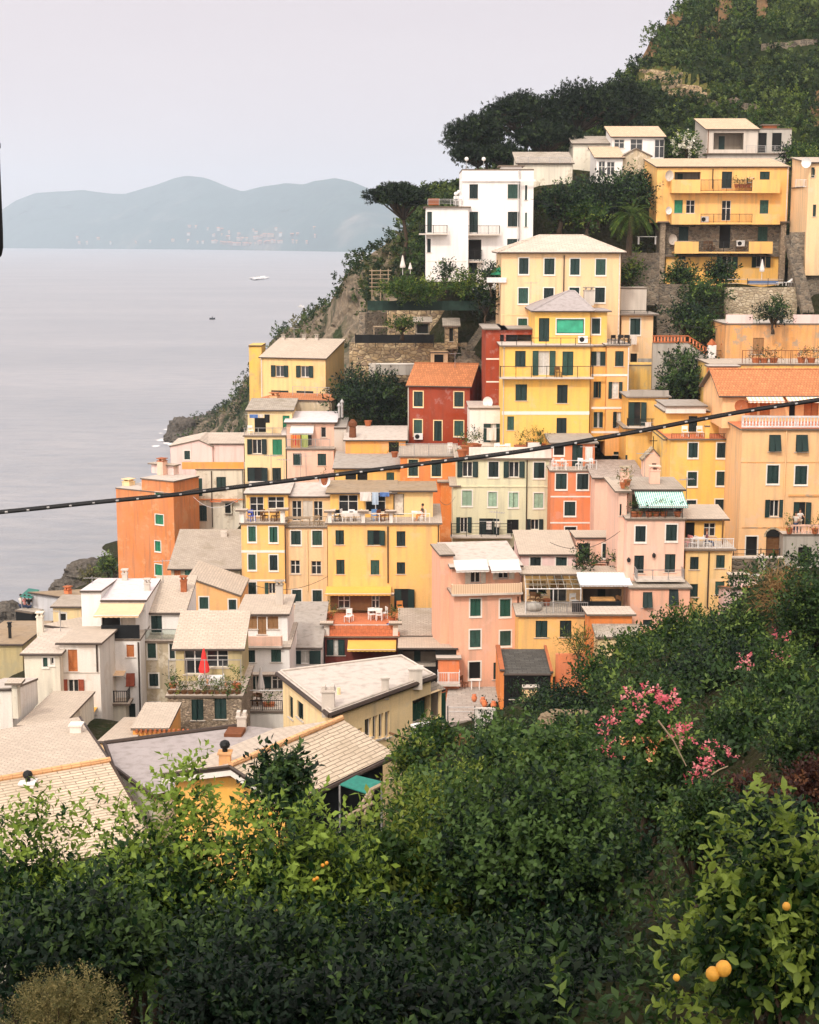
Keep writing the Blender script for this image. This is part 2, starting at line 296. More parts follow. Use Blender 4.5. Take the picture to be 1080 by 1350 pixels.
def window(h, v0, k, a, b, trim, wall):
    (u0, z1), (u1, z0) = a, b
    kind = k[0]; smat = SHM_.get(k[1:2] or 's', SHG) if kind in 'ohtcj' else SHM_.get(kind)
    if len(k) > 1 and k[-1] in '+-': trim = WIN if k[-1] == '+' else None
    if smat is SHG: smat = (SHG, SHG, SHG, SHF, SHN)[rng.integers(5)]
    door = kind in 'DE' or (z1-z0) > 1.78
    U0, U1 = u0, u1
    if kind in 'oc': q = (u1-u0)*0.26; u0, u1 = u0+q, u1-q
    hole = (u0, z0, u1, z1)
    m = MB(); w = 0.09
    if trim:
        pr = v0-0.022
        if kind not in 'oc':
            m.box((u0-w, pr, z0-(0 if door else w)), (u0, v0+0.05, z1+w), trim); m.box((u1, pr, z0-(0 if door else w)), (u1+w, v0+0.05, z1+w), trim)
            m.box((u0, pr, z1), (u1, v0+0.05, z1+w), trim)
            if not door: m.box((u0, pr, z0-w), (u1, v0+0.05, z0), trim)
        else: m.box((u0, pr, z1), (u1, v0+0.05, z1+w), trim)
    if not door:
        m.box((u0-0.10, v0-0.07, z0-(w if trim and kind not in 'oc' else 0)-0.05), (u1+0.10, v0+0.02, z0-(w if trim and kind not in 'oc' else 0)-0.003), WIN if trim else LGR)
    if kind == 'd' and (u1-u0) > 1.9:
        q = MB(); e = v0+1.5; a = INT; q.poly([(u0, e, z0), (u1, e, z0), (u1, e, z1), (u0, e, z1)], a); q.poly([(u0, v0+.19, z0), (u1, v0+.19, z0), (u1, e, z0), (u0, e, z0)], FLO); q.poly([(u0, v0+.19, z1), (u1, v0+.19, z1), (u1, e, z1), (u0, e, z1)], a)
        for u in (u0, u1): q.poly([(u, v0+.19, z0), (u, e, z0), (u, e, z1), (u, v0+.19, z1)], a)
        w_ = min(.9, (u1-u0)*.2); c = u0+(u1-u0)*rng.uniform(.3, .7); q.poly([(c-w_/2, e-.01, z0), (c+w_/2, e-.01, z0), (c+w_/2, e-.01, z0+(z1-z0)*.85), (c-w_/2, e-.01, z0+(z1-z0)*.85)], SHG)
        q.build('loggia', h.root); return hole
    f = 0.05; vf = v0+0.135; fm = FRW if kind in 'gocj' else (WOD if kind in 'D' else SHG)
    m.box((u0, vf, z0), (u0+f, vf+0.05, z1), fm); m.box((u1-f, vf, z0), (u1, vf+0.05, z1), fm); m.box((u0+f, vf, z1-f), (u1-f, vf+0.05, z1), fm); m.box((u0+f, vf, z0), (u1-f, vf+0.05, z0+f), fm)
    if kind in 'gocj' and (u1-u0) > 0.5:
        c = (u0+u1)/2; m.box((c-0.035, vf, z0+f), (c+0.035, vf+0.05, z1-f), fm)
        if kind == 'g': m.box((u0+f, vf+0.005, z0+(z1-z0)*0.6), (u1-f, vf+0.045, z0+(z1-z0)*0.6+0.05), fm)
    o = m.build('door' if door else 'window', h.root)
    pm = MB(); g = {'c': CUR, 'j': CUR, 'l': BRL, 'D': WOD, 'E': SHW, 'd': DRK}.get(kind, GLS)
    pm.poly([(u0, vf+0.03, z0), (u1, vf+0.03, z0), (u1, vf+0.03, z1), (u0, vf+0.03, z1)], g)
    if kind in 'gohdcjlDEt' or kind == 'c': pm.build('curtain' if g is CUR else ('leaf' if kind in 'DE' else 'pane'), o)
    if kind in 'smbprOwTk':
        if (u1-u0) > 0.55:
            c = (u0+u1)/2; vv = v0+0.065; j = rng.random()
            if j < .13:
                pm.build('pane', o); shutter_leaf(u0+0.004, c-0.006, z0, z1, vv, smat, o, 'l', rng.uniform(.12, .5)); shutter_leaf(c+0.006, u1-0.004, z0, z1, vv+0.002, smat, o, 'r', rng.uniform(.1, .35) if j < .08 else 0.0); return hole
            shutter_leaf(u0+0.004, c-0.006, z0, z1, vv, smat, o); shutter_leaf(c+0.006, u1-0.004, z0, z1, vv+0.002, smat, o)
        else: shutter_leaf(u0+0.004, u1-0.004, z0, z1, v0+0.06, smat, o)
    elif kind in 'oc':
        a1 = rng.uniform(0.03, 0.22); a2 = rng.uniform(0.03, 0.22)
        shutter_leaf(U0, u0-0.01, z0-0.03, z1+0.03, v0-0.055, smat, o, 'r', a1) ; shutter_leaf(u1+0.01, U1, z0-0.03, z1+0.03, v0-0.055, smat, o, 'l', a2)
    elif kind == 'h':
        c = (u0+u1)/2; shutter_leaf(u0+0.004, c, z0, z1, v0+0.06, smat, o)
        shutter_leaf(u1, u1+(u1-u0)*0.45, z0, z1, v0-0.055, smat, o, 'l', 0.5)
    elif kind == 'j':
        c = u0+(u1-u0)*0.36; shutter_leaf(u0-0.02, c, z0, z1, v0-0.05, smat, o)
        c = u1-(u1-u0)*0.36; shutter_leaf(c, u1+0.02, z0, z1, v0-0.05, smat, o)
    elif kind == 't':
        c = (u0+u1)/2; shutter_leaf(u0+0.004, c-0.004, z0, z1, v0+0.02, smat, o, tilt=0.28); shutter_leaf(c+0.004, u1-0.004, z0, z1, v0+0.02, smat, o, tilt=0.4)
    elif kind == 'D':
        d = MB()
        for i in range(2):
            for j in range(3):
                x0 = u0+f+(u1-u0-2*f)*(i*0.5+0.06); x1 = u0+f+(u1-u0-2*f)*(i*0.5+0.44); y0 = z0+(z1-z0)*(0.06+j*0.31); d.box((x0, vf+0.0, y0), (x1, vf+0.028, y0+(z1-z0)*0.25), WOD)
        d.build('panel', o)
    return hole
def block(h, x0, x1, yt, yb, v0, d, wall, wins=(), roof=None, down=0.0, trim=None, oh=0.3, first=False, nm='wall', rmat=SLA, mat2=None):
    u0 = uw(h, x0, yt, v0)[0]; u1 = uw(h, x1, yt, v0)[0]; xm = (x0+x1)/2
    if first: u0, u1 = 0.0, h.L
    z1 = uw(h, xm, yt, v0)[1]; z0 = uw(h, xm, yb, v0)[1]-down
    if first:
        h.z0 = z0+h.z0; z1 -= z0; z0 = 0.0
        loc = world(h, 0, 0, 0); h.root.location = loc; h.root.rotation_euler = (0, 0, h.th)
    kind = roof[0] if roof else 'flat'
    holes = [window(h, v0, w[0], uw(h, w[1], w[2], v0), uw(h, w[3], w[4], v0), trim, wall) for w in wins]
    m = MB()
    us = sorted({u0, u1, *[q[0] for q in holes], *[q[2] for q in holes]}); zs = sorted({z0, z1, *[q[1] for q in holes], *[q[3] for q in holes]})
    us = [q for q in us if u0-1e-6 <= q <= u1+1e-6]; zs = [q for q in zs if z0-1e-6 <= q <= z1+1e-6]
    for i in range(len(us)-1):
        for j in range(len(zs)-1):
            a, b = us[i], us[i+1]; c, e = zs[j], zs[j+1]
            if b-a < 1e-5 or e-c < 1e-5: continue
            cu, cz = (a+b)/2, (c+e)/2
            if any(q[0] < cu < q[2] and q[1] < cz < q[3] for q in holes): continue
            m.poly([(a, v0, c), (b, v0, c), (b, v0, e), (a, v0, e)], wall)
    for a, c, b, e in holes:
        t = v0+0.19
        m.poly([(a, v0, c), (a, v0, e), (a, t, e), (a, t, c)], wall); m.poly([(b, v0, c), (b, t, c), (b, t, e), (b, v0, e)], wall)
        m.poly([(a, v0, e), (b, v0, e), (b, t, e), (a, t, e)], wall); m.poly([(a, v0, c), (a, t, c), (b, t, c), (b, v0, c)], wall)
        if e-c > 0.05 and False: pass
    v1 = v0+d
    prof = [(v0, z1), (v1, z1)]; rz = None
    if kind == 'shed': zb = uw(h, xm, roof[1], v1)[1]; prof = [(v0, z1), (v1, zb)]
    elif kind == 'gable': rz = uw(h, xm, roof[1], v0+d/2)[1]; prof = [(v0, z1), (v0+d/2, rz), (v1, z1)]
    ws = mat2 or wall
    m.poly([(u0, v0, z0)]+[(u0, a, b) for a, b in prof]+[(u0, v1, z0)], ws)
    m.poly([(u1, v1, z0)]+[(u1, a, b) for a, b in reversed(prof)]+[(u1, v0, z0)], ws)
    zb = prof[-1][1]
    m.poly([(u1, v1, z0), (u0, v1, z0), (u0, v1, zb), (u1, v1, zb)], wall)
    for (a, b), (c, e) in zip(prof[:-1], prof[1:]): m.poly([(u0, a, b), (u1, a, b), (u1, c, e), (u0, c, e)], ws)
    if kind == 'gside':
        ua, za = uw(h, roof[1], roof[2], v0)
        for v in (v0, v1): m.poly([(u0, v, z1), (u1, v, z1), (ua, v, za)], wall)
    wo = m.build(nm, h.root)
    r = MB(); th = 0.13; e = 0.006
    if kind == 'shed':
        g = (prof[1][1]-z1)/d
        r.slab([(u0-oh, v0-oh, z1+th+e-g*oh), (u1+oh, v0-oh, z1+th+e-g*oh), (u1+oh, v1+0.1, prof[1][1]+th+e+g*0.1), (u0-oh, v1+0.1, prof[1][1]+th+e+g*0.1)], th, rmat, EDG)
    elif kind == 'gable':
        g = (rz-z1)/(d/2); t = th+e; k = 0.004
        r.slab([(u0-oh, v0-oh, z1+t-g*oh), (u1+oh, v0-oh, z1+t-g*oh), (u1+oh, v0+d/2, rz+t), (u0-oh, v0+d/2, rz+t)], th, rmat, EDG)
        r.slab([(u0-oh, v0+d/2+k, rz+t), (u1+oh, v0+d/2+k, rz+t), (u1+oh, v1+oh, z1+t-g*oh), (u0-oh, v1+oh, z1+t-g*oh)], th, rmat, EDG)
        r.tube([(u0-oh, v0+d/2, rz+t), (u1+oh, v0+d/2, rz+t)], 0.1, rmat, 6)
    elif kind == 'hip':
        ua = uw(h, roof[1], roof[3], v0+d/2)[0]; ub, rz = uw(h, roof[2], roof[3], v0+d/2)
        E = [(u0-oh, v0-oh, z1+th), (u1+oh, v0-oh, z1+th), (u1+oh, v1+oh, z1+th), (u0-oh, v1+oh, z1+th)]; a = (ua, v0+d/2, rz); b = (ub, v0+d/2, rz)
        for q in ([E[0], E[1], b, a], [E[1], E[2], b], [E[2], E[3], a, b], [E[3], E[0], a]): r.poly(q, rmat)
        r.slab([(q[0], q[1], z1+th-e) for q in E], th-0.01, EDG)
        for q in ([E[0], a], [E[1], b], [E[2], b], [E[3], a], [a, b]): r.tube(q, 0.09, rmat, 6)
    elif kind == 'gside':
        sl = lambda p, q: (q[1]-p[1])/(q[0]-p[0])
        for p, q in (((u0, z1), (ua, za)), ((ua, za), (u1, z1))):
            s = sl(p, q); x0_, x1_ = (p[0]-oh, q[0]) if p[0] == u0 else (p[0], q[0]+oh)
            t = th+e; zz = lambda u: p[1]+s*(u-p[0])+t
            r.slab([(x0_, v0-oh, zz(x0_)), (x1_, v0-oh, zz(x1_)), (x1_, v1+0.1, zz(x1_)), (x0_, v1+0.1, zz(x0_))], th, rmat, EDG)
    elif kind == 'flat': r.slab([(u0-oh, v0-oh, z1+th+e), (u1+oh, v0-oh, z1+th+e), (u1+oh, v1, z1+th+e), (u0-oh, v1, z1+th+e)], th, rmat, EDG)
    elif kind == 'terrace':
        r.slab([(u0-oh, v0-oh, z1+th+e), (u1+oh, v0-oh, z1+th+e), (u1+oh, v1, z1+th+e), (u0-oh, v1, z1+th+e)], th, rmat, EDG)
    if r.f: r.build('terrace_floor' if kind == 'terrace' else 'roof', h.root)
    if kind in ('shed', 'gable', 'hip') and d > 3:
        gt = MB(); zz = z1+th*0.5-(0.0 if kind == 'hip' else g*oh); gt.tube([(u0-oh, v0-oh-0.06, zz), (u1+oh, v0-oh-0.06, zz)], 0.06, GUT, 6); gt.build('gutter', h.root)
    if first and h.L > 5 and rng.random() < .6:
        u = (u1-.12 if rng.random() < .6 else u0+.12); pp_ = MB(); pp_.tube([(u, v0-.07, 0.1), (u, v0-.07, z1-.15), (u, v0-.25, z1-.02)], .045, [GUT, WHM, LGR, RUS][rng.integers(4)], 6); pp_.build('drainpipe', h.root)
    h.top = z1; h.uu = (u0, u1); h.v0 = v0; h.d = d
    return wo
GUT = paint('brown gutter', (0.06, 0.04, 0.03), 0.5)
def house(label, x0, x1, yt, yb, Y, d, wall, wins=(), roof=None, dY=0, down=4, name='house', cat='house', ground=True, **k):
    h = frame(x0, Y, x1, Y+dY, yt); h.root = empty(name, label, cat, (0, 0, 0), 0, HG)
    block(h, x0, x1, yt, yb, 0.0, d, wall, wins, roof, down, first=True, **k)
    for f in (0.0, 0.5, 1.0) if ground else ():
        for v in (-0.6, d*0.5, d): q = world(h, h.L*f, v, 0.9*down-0.6 if down > 1 else -0.3); GROUND.append(q)
    return h
def rail(h, x0, x1, yt, yb, v, mat=IRN, style='bars', name='railing', step=0.13, side=0.0):
    u0, z1 = uw(h, x0, yt, v); u1, z0 = uw(h, x1, yb, v); m = MB(); rails(m, u0, u1, z0, z1, v, mat, style, step)
    if side:
        for u in (u0, u1):
            m.box((u-0.02, v, z1-0.04), (u+0.02, v+side, z1), mat)
            k = v+step
            while k < v+side and style == 'bars': m.box((u-0.011, k, z0), (u+0.011, k+0.02, z1-0.04), mat); k += step
    return m.build(name, h.root)
def rails(m, u0, u1, z0, z1, v, mat, style, step=0.13):
    if style == 'solid': m.box((u0, v, z0), (u1, v+0.12, z1), mat); return
    m.box((u0, v-0.02, z1-0.045), (u1, v+0.025, z1), mat)
    n = max(2, int((u1-u0)/1.4)+1)
    for i in range(n+1):
        u = u0+(u1-u0-0.05)*i/n; m.box((u, v-0.022, z0), (u+0.05, v+0.027, z1+0.01), mat)
    if style == 'bars':
        m.box((u0, v-0.015, z0+0.06), (u1, v+0.02, z0+0.09), mat); u = u0+step
        while u < u1: m.box((u-0.011, v-0.009, z0+0.09), (u+0.011, v+0.012, z1-0.045), mat); u += step
    elif style == 'lines':
        for t in (0.25, 0.5, 0.75): z = z0+(z1-z0)*t; m.box((u0, v-0.01, z), (u1, v+0.012, z+0.022), mat)
    elif style == 'glass': m.box((u0, v-0.006, z0+0.08), (u1, v+0.008, z1-0.05), CGL)
    elif style == 'bal':
        m.box((u0, v-0.08, z1-0.12), (u1, v+0.10, z1), mat); m.box((u0, v-0.08, z0), (u1, v+0.10, z0+0.1), mat); u = u0+0.12
        while u < u1: m.lathe([(0.05, z0+0.1), (0.085, z0+0.1+(z1-z0)*0.22), (0.045, z0+(z1-z0)*0.55), (0.06, z1-0.12)], mat, (u, v, 0), 6); u += 0.24
def balcony(h, x0, x1, ys, yr, out, v0=0.0, mat=IRN, style='bars', slab=LGR, th=0.14):
    v = v0-out; u0, z0 = uw(h, x0, ys, v); u1, z1 = uw(h, x1, yr, v); z0 -= 0.0
    m = MB(); m.box((u0, v, z0-th), (u1, v0-0.004, z0), slab); o = m.build('balcony', h.root)
    r = MB(); rails(r, u0+0.05, u1-0.05, z0+0.004, z1, v+0.06, mat, style)
    for u in (u0+0.05, u1-0.05):
        if style == 'solid': r.box((u-0.05, v+0.184, z0+0.004), (u+0.05, v0-0.01, z1), mat)
        else:
            r.box((u-0.02, v+0.1, z1-0.045), (u+0.02, v0-0.01, z1), mat); k = v+0.2
            while k < v0-0.1: r.box((u-0.011, k, z0+0.01), (u+0.011, k+0.02, z1-0.045), mat); k += 0.16
    r.build('parapet' if style == 'solid' else 'railing', o); return z0
def band(h, y, hgt=0.16, x0=None, x1=None, v0=0.0, mat=WIN, pr=0.03, xm=None):
    u0, u1 = h.uu
    if x0 is not None: u0 = uw(h, x0, y, v0)[0]; u1 = uw(h, x1, y, v0)[0]
    z = uw(h, x0 if x0 is not None else xm, y, v0)[1]; m = MB(); m.box((u0-0.01, v0-pr, z-hgt/2), (u1+0.01, v0-0.002, z+hgt/2), mat); m.build('moulding', h.root)
def pipe(h, x, y0, y1, v0=0.0, mat=None, r=0.055):
    u, z1 = uw(h, x, y0, v0); _, z0 = uw(h, x, y1, v0); m = MB(); m.tube([(u, v0-0.08, z0), (u, v0-0.08, z1)], r, mat or GUT, 6); m.build('drainpipe', h.root)
def awning(h, x0, x1, yt, yb, v, out, mat, val=0.18, nm='awning'):
    u0, z1 = uw(h, x0, yt, v); u1 = uw(h, x1, yt, v)[0]; z0 = uw(h, (x0+x1)/2, yb, v-out)[1]
    m = MB(); n = 6; t = 0.02
    for i in range(n):
        a, b = i/n, (i+1)/n; sg = lambda q: z1+(z0-z1)*q-0.10*math.sin(PI*q)*min(1, out/2)
        m.slab([(u0, v-out*b, sg(b)), (u1, v-out*b, sg(b)), (u1, v-out*a, sg(a)), (u0, v-out*a, sg(a))], t, mat)
    if val:
        k = max(4, int((u1-u0)/0.3)); w = (u1-u0)/k
        for i in range(k): m.poly([(u0+i*w, v-out-0.003, z0-t), (u0+(i+1)*w, v-out-0.003, z0-t), (u0+(i+1)*w, v-out-0.003, z0-val*0.8), (u0+(i+0.5)*w, v-out-0.003, z0-val), (u0+i*w, v-out-0.003, z0-val*0.8)], mat)
    o = m.build(nm, h.root); a = MB()
    for u in (u0+0.05, u1-0.05): a.tube([(u, v-0.02, z1-0.5), (u, v-out+0.02, z0-0.04)], 0.02, STE, 5)
    a.tube([(u0, v-out, z0-0.03), (u1, v-out, z0-0.03)], 0.03, STE, 6); a.build('arm', o)
def chimney(h, x, y, v, w=0.6, hg=1.1, mat=LGR, cap=SLG, top='slab'):
    u, z = uw(h, x, y, v); m = MB(); a = w/2
    m.box((u-a, v-a, z-0.8), (u+a, v+a, z+hg), mat); m.box((u-a-0.04, v-a-0.04, z+hg), (u+a+0.04, v+a+0.04, z+hg+0.08), cap)
    o = m.build('chimney', h.root); c = MB()
    if top == 'slab':
        for du in (-a*0.6, a*0.6): c.box((u+du-0.06, v-a*0.8, z+hg+0.08), (u+du+0.06, v+a*0.8, z+hg+0.28), mat)
        c.box((u-a-0.06, v-a-0.06, z+hg+0.28), (u+a+0.06, v+a+0.06, z+hg+0.35), cap)
    else: c.lathe([(0.13, 0), (0.13, 0.16), (0.22, 0.2), (0.25, 0.34), (0.18, 0.46), (0.05, 0.52)], RUS if top == 'ball' else TCO, (u, v, z+hg+0.08), 10)
    c.build('chimney_cap', o)
def ws(k, *rects): return [(k, *r) for r in rects]
HS = {}
# ================================================================== upper right
view(540, 200)
h = house('tall white tower block with flat parapet roof and dark green shutters near the cliff', 268, 560, 95, 650, 160, 9, WHT,
  ws('s', (305,165,348,238), (500,165,560,238), (500,305,557,380), (497,443,555,490), (303,565,343,618))+ws('s', (305,305,348,410))+ws('d', (300,447,365,548)), ('terrace',), rmat=MEC, oh=0.02, name='tower_house', down=1)
block(h, 562, 632, 95, 650, 0.6, 8, WHT, ws('s', (588,170,598,245), (588,310,597,382)), ('flat',), rmat=MEC, oh=0.02, nm='corner_wall')
band(h, 146, 0.18, 262, 640, 0.0, WHT, 0.2); balcony(h, 285, 462, 418, 375, 1.1); balcony(h, 292, 372, 556, 500, 0.6)
block(h, 85, 300, 285, 660, -1.2, 8.5, WHT, ws('s', (90,305,114,410), (90,442,108,512)), ('terrace',), rmat=MEC, oh=0.25, nm='lower_wing')
balcony(h, 48, 195, 415, 373, 1.1, -1.2); rail(h, 92, 268, 240, 272, -1.2, STE, 'lines'); block(h, 468, 570, 76, 100, 3, 3, WHT, (), ('flat',), rmat=MEC, nm='roof_hut'); band(h, 556, 0.08, 88, 290, -1.2, WHD)
HS['white'] = h
view(620, 300)
h = house('big cream house with hipped slate roof and two rows of four shuttered windows', 160, 768, 132, 520, 148, 9, CRM,
  ws('s', (249,155,296,236), (378,157,428,238), (510,158,556,240), (640,160,688,241), (246,307,294,386), (375,307,424,372), (505,305,554,375), (636,305,684,380))+ws('m', (244,462,290,502)),
  ('hip', 355, 570, 38), trim=WIN, rmat=SLP, oh=0.4); pipe(h, 478, 140, 400); band(h, 443, 0.06, mat=CRM2, xm=300); HS['cream'] = h
h = house('narrow cream annexe with concrete terrace beside the hipped cream house', 770, 932, 446, 700, 149, 6, CRM, ws('s+', (815,462,864,545))+ws('d', (815,640,848,716)), ('terrace',), rmat=GRY, oh=0.5)
rail(h, 764, 905, 420, 440, 0.2, IRN, 'lines'); block(h, 766, 898, 312, 446, 3.0, 3, LGR, (), ('flat',), rmat=LGR, oh=0.05, nm='upper_storey'); band(h, 690, 0.9, 852, 932, 0.0, CON, 0.02)
h = house('tall bright yellow tower house with grey hipped roof and white terrace bands', 165, 612, 606, 1080, 138, 9, BRT,
  ws('s', (229,627,282,705), (470,630,524,752), (231,797,289,880), (443,800,495,893), (440,968,490,1046), (189,960,223,1030))+ws('c', (318,628,432,750)), ('terrace',), rmat=MEC, oh=0.25, name='tower_house')
rail(h, 160, 612, 560, 598, 0.0, IRN, 'open'); balcony(h, 150, 630, 762, 705, 0.8, style='open', slab=LGR); band(h, 943, 0.3, mat=WIN, xm=400)
block(h, 330, 612, 430, 606, 2.2, 8, BRT, ws('s', (350,460,402,580))+ws('l+', (440,465,578,538)), ('hip', 500, 530, 322), nm='upper_storey', rmat=MEM, oh=0.35)
block(h, 614, 698, 430, 606, 2.9, 6, BRT, ws('s+', (620,462,660,540)), ('flat',), nm='upper_storey', rmat=MEM, oh=0.35)
chimney(h, 603, 350, 8, 0.9, 0.5, LGR)
block(h, 616, 694, 606, 1085, 1.4, 8, YEL2, ws('j', (617,630,686,702))+ws('h', (628,783,652,865))+ws('j', (630,938,672,1016)), ('flat',), nm='recessed_wall', rmat=MEC, oh=0.1)
block(h, 697, 806, 602, 1160, 0.7, 8, APR, ws('s', (738,628,780,705), (730,1140,772,1155))+ws('c', (704,786,773,868), (727,938,795,1016)), ('terrace',), nm='corner_wall', rmat=MEC, oh=0.2)
rail(h, 700, 818, 566, 600, 0.6, IRN, 'lines')
for y in (750, 917, 1040): band(h, y, 0.18, 617, 806, 0.69, WIN, 0.04)
pipe(h, 806, 610, 1080, 0.7, WHM); HS['tower'] = h
h = house('narrow dark red house wedged behind the bright yellow tower', 80, 172, 520, 930, 143, 8, RED, ws('d', (152,545,240,585)), ('flat',), rmat=GRY, oh=0.3)
block(h, 172, 322, 520, 640, 0.0, 7, RED, ws('d', (182,545,318,600)), ('flat',), rmat=GRY, nm='side_wing')
band(h, 668, 0.14, 82, 165, 0.0, WIN); band(h, 784, 0.12, 82, 165, 0.0, WIN)
h = house('low yellow house with grey roof terrace right of the yellow tower', 808, 1008, 866, 1280, 134, 6, YEL2, ws('h', (805,887,866,1006)), ('terrace',), rmat=GRY, oh=0.25)
balcony(h, 800, 990, 1012, 972, 0.8); rail(h, 812, 1010, 828, 862, 0.0, GRY, 'solid')
view(800, 380)
block(h, 100, 300, 715, 890, 0.15, 5, YEL2, ws('s', (120,718,166,788))+ws('j', (97,848,186,880)), ('flat',), rmat=GRY, nm='lower_wall')
h = house('weathered yellow garden wall house behind the dark leafy tree', 105, 285, 396, 560, 144, 3, YEW, (), ('flat',), rmat=YEW, oh=0.02)
# church
h = house('cream church with mottled stone roof and little bell gable', -60, 186, 968, 1400, 127, 7, PNK2, ws('d+', (52,990,62,1040)), ('shed', 880), rmat=tiles('mottled stone roof', (0.45, 0.37, 0.32), 0.3, 0.22, 0.6, var=0.3), name='church', cat='church', oh=0.25)
block(h, 187, 282, 872, 968, 0.2, 1.2, PNK2, ws('d', (231,890,253,930)), ('gside', 237, 820), nm='bell_gable', rmat=STL, oh=0.12)
a, b = uw(h, 237, 815, 0.8); m = MB(); m.box((a-.03, .77, b), (a+.03, .83, b+1.0), IRN); m.box((a-.3, .77, b+.6), (a+.3, .83, b+.66), IRN); m.build('cross', h.root)
# yellow house mid right
h = house('bright yellow house with red tiled roof terrace and two white chairs', 326, 684, 772, 1270, 124, 8, BRT,
  ws('s', (417,786,462,861), (562,786,610,862), (413,934,458,1006), (560,932,606,1003), (408,1078,455,1104), (553,1074,610,1156)), ('terrace',), trim=WIN, rmat=TER, oh=0.2)
rail(h, 330, 686, 738, 768, 0.1, RUS, 'bars'); block(h, 292, 690, 632, 772, 3.2, 5, BRT, ws('s', (418,650,460,730)), ('flat',), nm='upper_storey', rmat=MEC, oh=0.05)
block(h, 304, 505, 605, 636, 2.6, 5, WHD, (), ('flat',), nm='roof_box', rmat=GRY, oh=0.15); block(h, 503, 524, 706, 772, 0.0, 0.4, BRT, (), ('flat',), nm='pillar', rmat=BRT, oh=0.03)
block(h, 290, 325, 775, 1250, 1.6, 6, YEW, (), ('flat',), nm='side_wall', rmat=YEW, oh=0.02)
view(800, 540); pipe(h, 683, 165, 640, 0.0); HS['yel'] = h
# big peach house
h = house('large peach house with orange tile roof and white balustrade terrace at the street', 690, 1240, 104, 790, 118, 9, PEA,
  ws('s+', (818,283,873,376), (960,286,1017,380))+ws('t', (827,128,883,213), (964,128,1020,215))+ws('o', (806,460,900,545))+ws('h', (952,470,1008,590))+ws('d+', (710,645,763,742))+ws('D', (812,646,880,760)), ('terrace',), rmat=TER, oh=0.2, name='villa')
rail(h, 688, 1240, 32, 90, 0.0, WHM, 'bal', 'balustrade'); band(h, 268, 0.06, mat=COD, xm=900); band(h, 436, 0.16, 925, 1240, 0.0, COD, 0.08); band(h, 600, 0.1, 690, 920, 0.0, COD); pipe(h, 915, 104, 600, 0.0, PEA)
m = MB(); u0, z = uw(h, 808, 646, 0); u1 = uw(h, 884, 646, 0)[0]; c = (u0+u1)/2; r = (u1-u0)/2
for i in range(10):
    a, b = PI*i/10, PI*(i+1)/10
    m.poly([(c+r*math.cos(a), -.05, z+r*math.sin(a)*1.05), (c+(r+.14)*math.cos(a), -.05, z+(r+.14)*math.sin(a)*1.05), (c+(r+.14)*math.cos(b), -.05, z+(r+.14)*math.sin(b)*1.05), (c+r*math.cos(b), -.05, z+r*math.sin(b)*1.05)], STL)
    m.poly([(c, -.02, z), (c+r*math.cos(a), -.02, z+r*math.sin(a)), (c+r*math.cos(b), -.02, z+r*math.sin(b))], DRK)
m.build('door_arch', h.root)
view(800, 380)
block(h, 590, 1240, 545, 712, 4.5, 8, PEA, ws('Ok', (705,570,765,645))+ws('O', (1005,575,1075,650), (780,572,830,645))+ws('d', (930,570,958,650)), ('gable', 420), nm='upper_storey', rmat=TIL, oh=0.35)
awning(h, 705, 890, 540, 572, 4.4, 1.2, AWO); awning(h, 905, 1100, 540, 572, 4.4, 1.2, AWO); HS['peach'] = h
view(800, 540)
block(h, 898, 1240, 640, 800, -1.2, 1.15, CON, ws('d', (975,700,1040,800)), ('terrace',), nm='stair_base', rmat=LGR, oh=0.08); rail(h, 922, 1240, 585, 638, -1.1, PNK2, 'bal', 'balustrade')
# weathered orange house above
view(800, 380)
h = house('weathered orange house with hedge on its parapet above the tiled roof', 606, 1240, 186, 400, 141, 7, COD, ws('T', (745,252,798,335)), ('terrace',), rmat=CON, oh=0.05)
rail(h, 608, 742, 134, 184, 0.0, PNL, 'solid', 'parapet'); rail(h, 950, 1240, 134, 184, 0.0, PNL, 'solid', 'parapet')
h = house('yellow terrace block with dark iron fence below the weathered orange house', 528, 1240, 392, 520, 133, 6, YEW, (), ('terrace',), rmat=FLO, oh=0.1)
rail(h, 690, 1100, 315, 388, 0.3, RUS, 'bars', step=0.3); block(h, 525, 668, 402, 500, -1.5, 1.4, ORA, (), ('flat',), nm='lean_to', rmat=MEC, oh=0.2)
# yellow building top right
view(800, 140)
h = house('wide yellow apartment house with three balconies and stone lower storey', 258, 928, 312, 592, 165, 9, YEL,
  ws('d', (345,334,477,373))+ws('s', (587,332,636,416), (780,332,829,373), (780,477,822,546))+ws('b', (345,477,386,543))+ws('g', (405,477,448,545), (587,479,630,582)), ('shed', 272), rmat=TIC, oh=0.15, down=0, name='apartment_house', ground=False)
for yb, yt in ((432, 373), (592, 547)):
    v = -1.1; u0, z0 = uw(h, 330, yb, v); u1 = uw(h, 882, yb, v)[0]; z1 = uw(h, 400, yt, v)[1]; ua = uw(h, 477, yb, v)[0]; ub = uw(h, 740, yb, v)[0]
    m = MB(); m.box((u0, v, z0-0.16), (u1, -0.004, z0), YEL); o = m.build('balcony', h.root); m = MB()
    for a, b in ((u0, ua), (ub, u1)):
        m = MB(); m.box((a, v-0.02, z0-0.18), (b, v+0.12, z1), YEL); k = a if a == u0 else b-0.12; m.box((k, v+0.124, z0+.003), (k+0.12, -0.01, z1), YEL); m.build('parapet', o)
    m = MB(); rails(m, ua, ub, z0+.003, z1, v+0.05, IRN, 'bars'); m.build('railing', o)
pipe(h, 540, 318, 420)
block(h, 275, 915, 594, 765, 0.5, 8, STD, ws('s', (367,612,415,685), (770,612,817,688))+ws('d', (575,605,627,722)), None, nm='stone_storey', down=0)
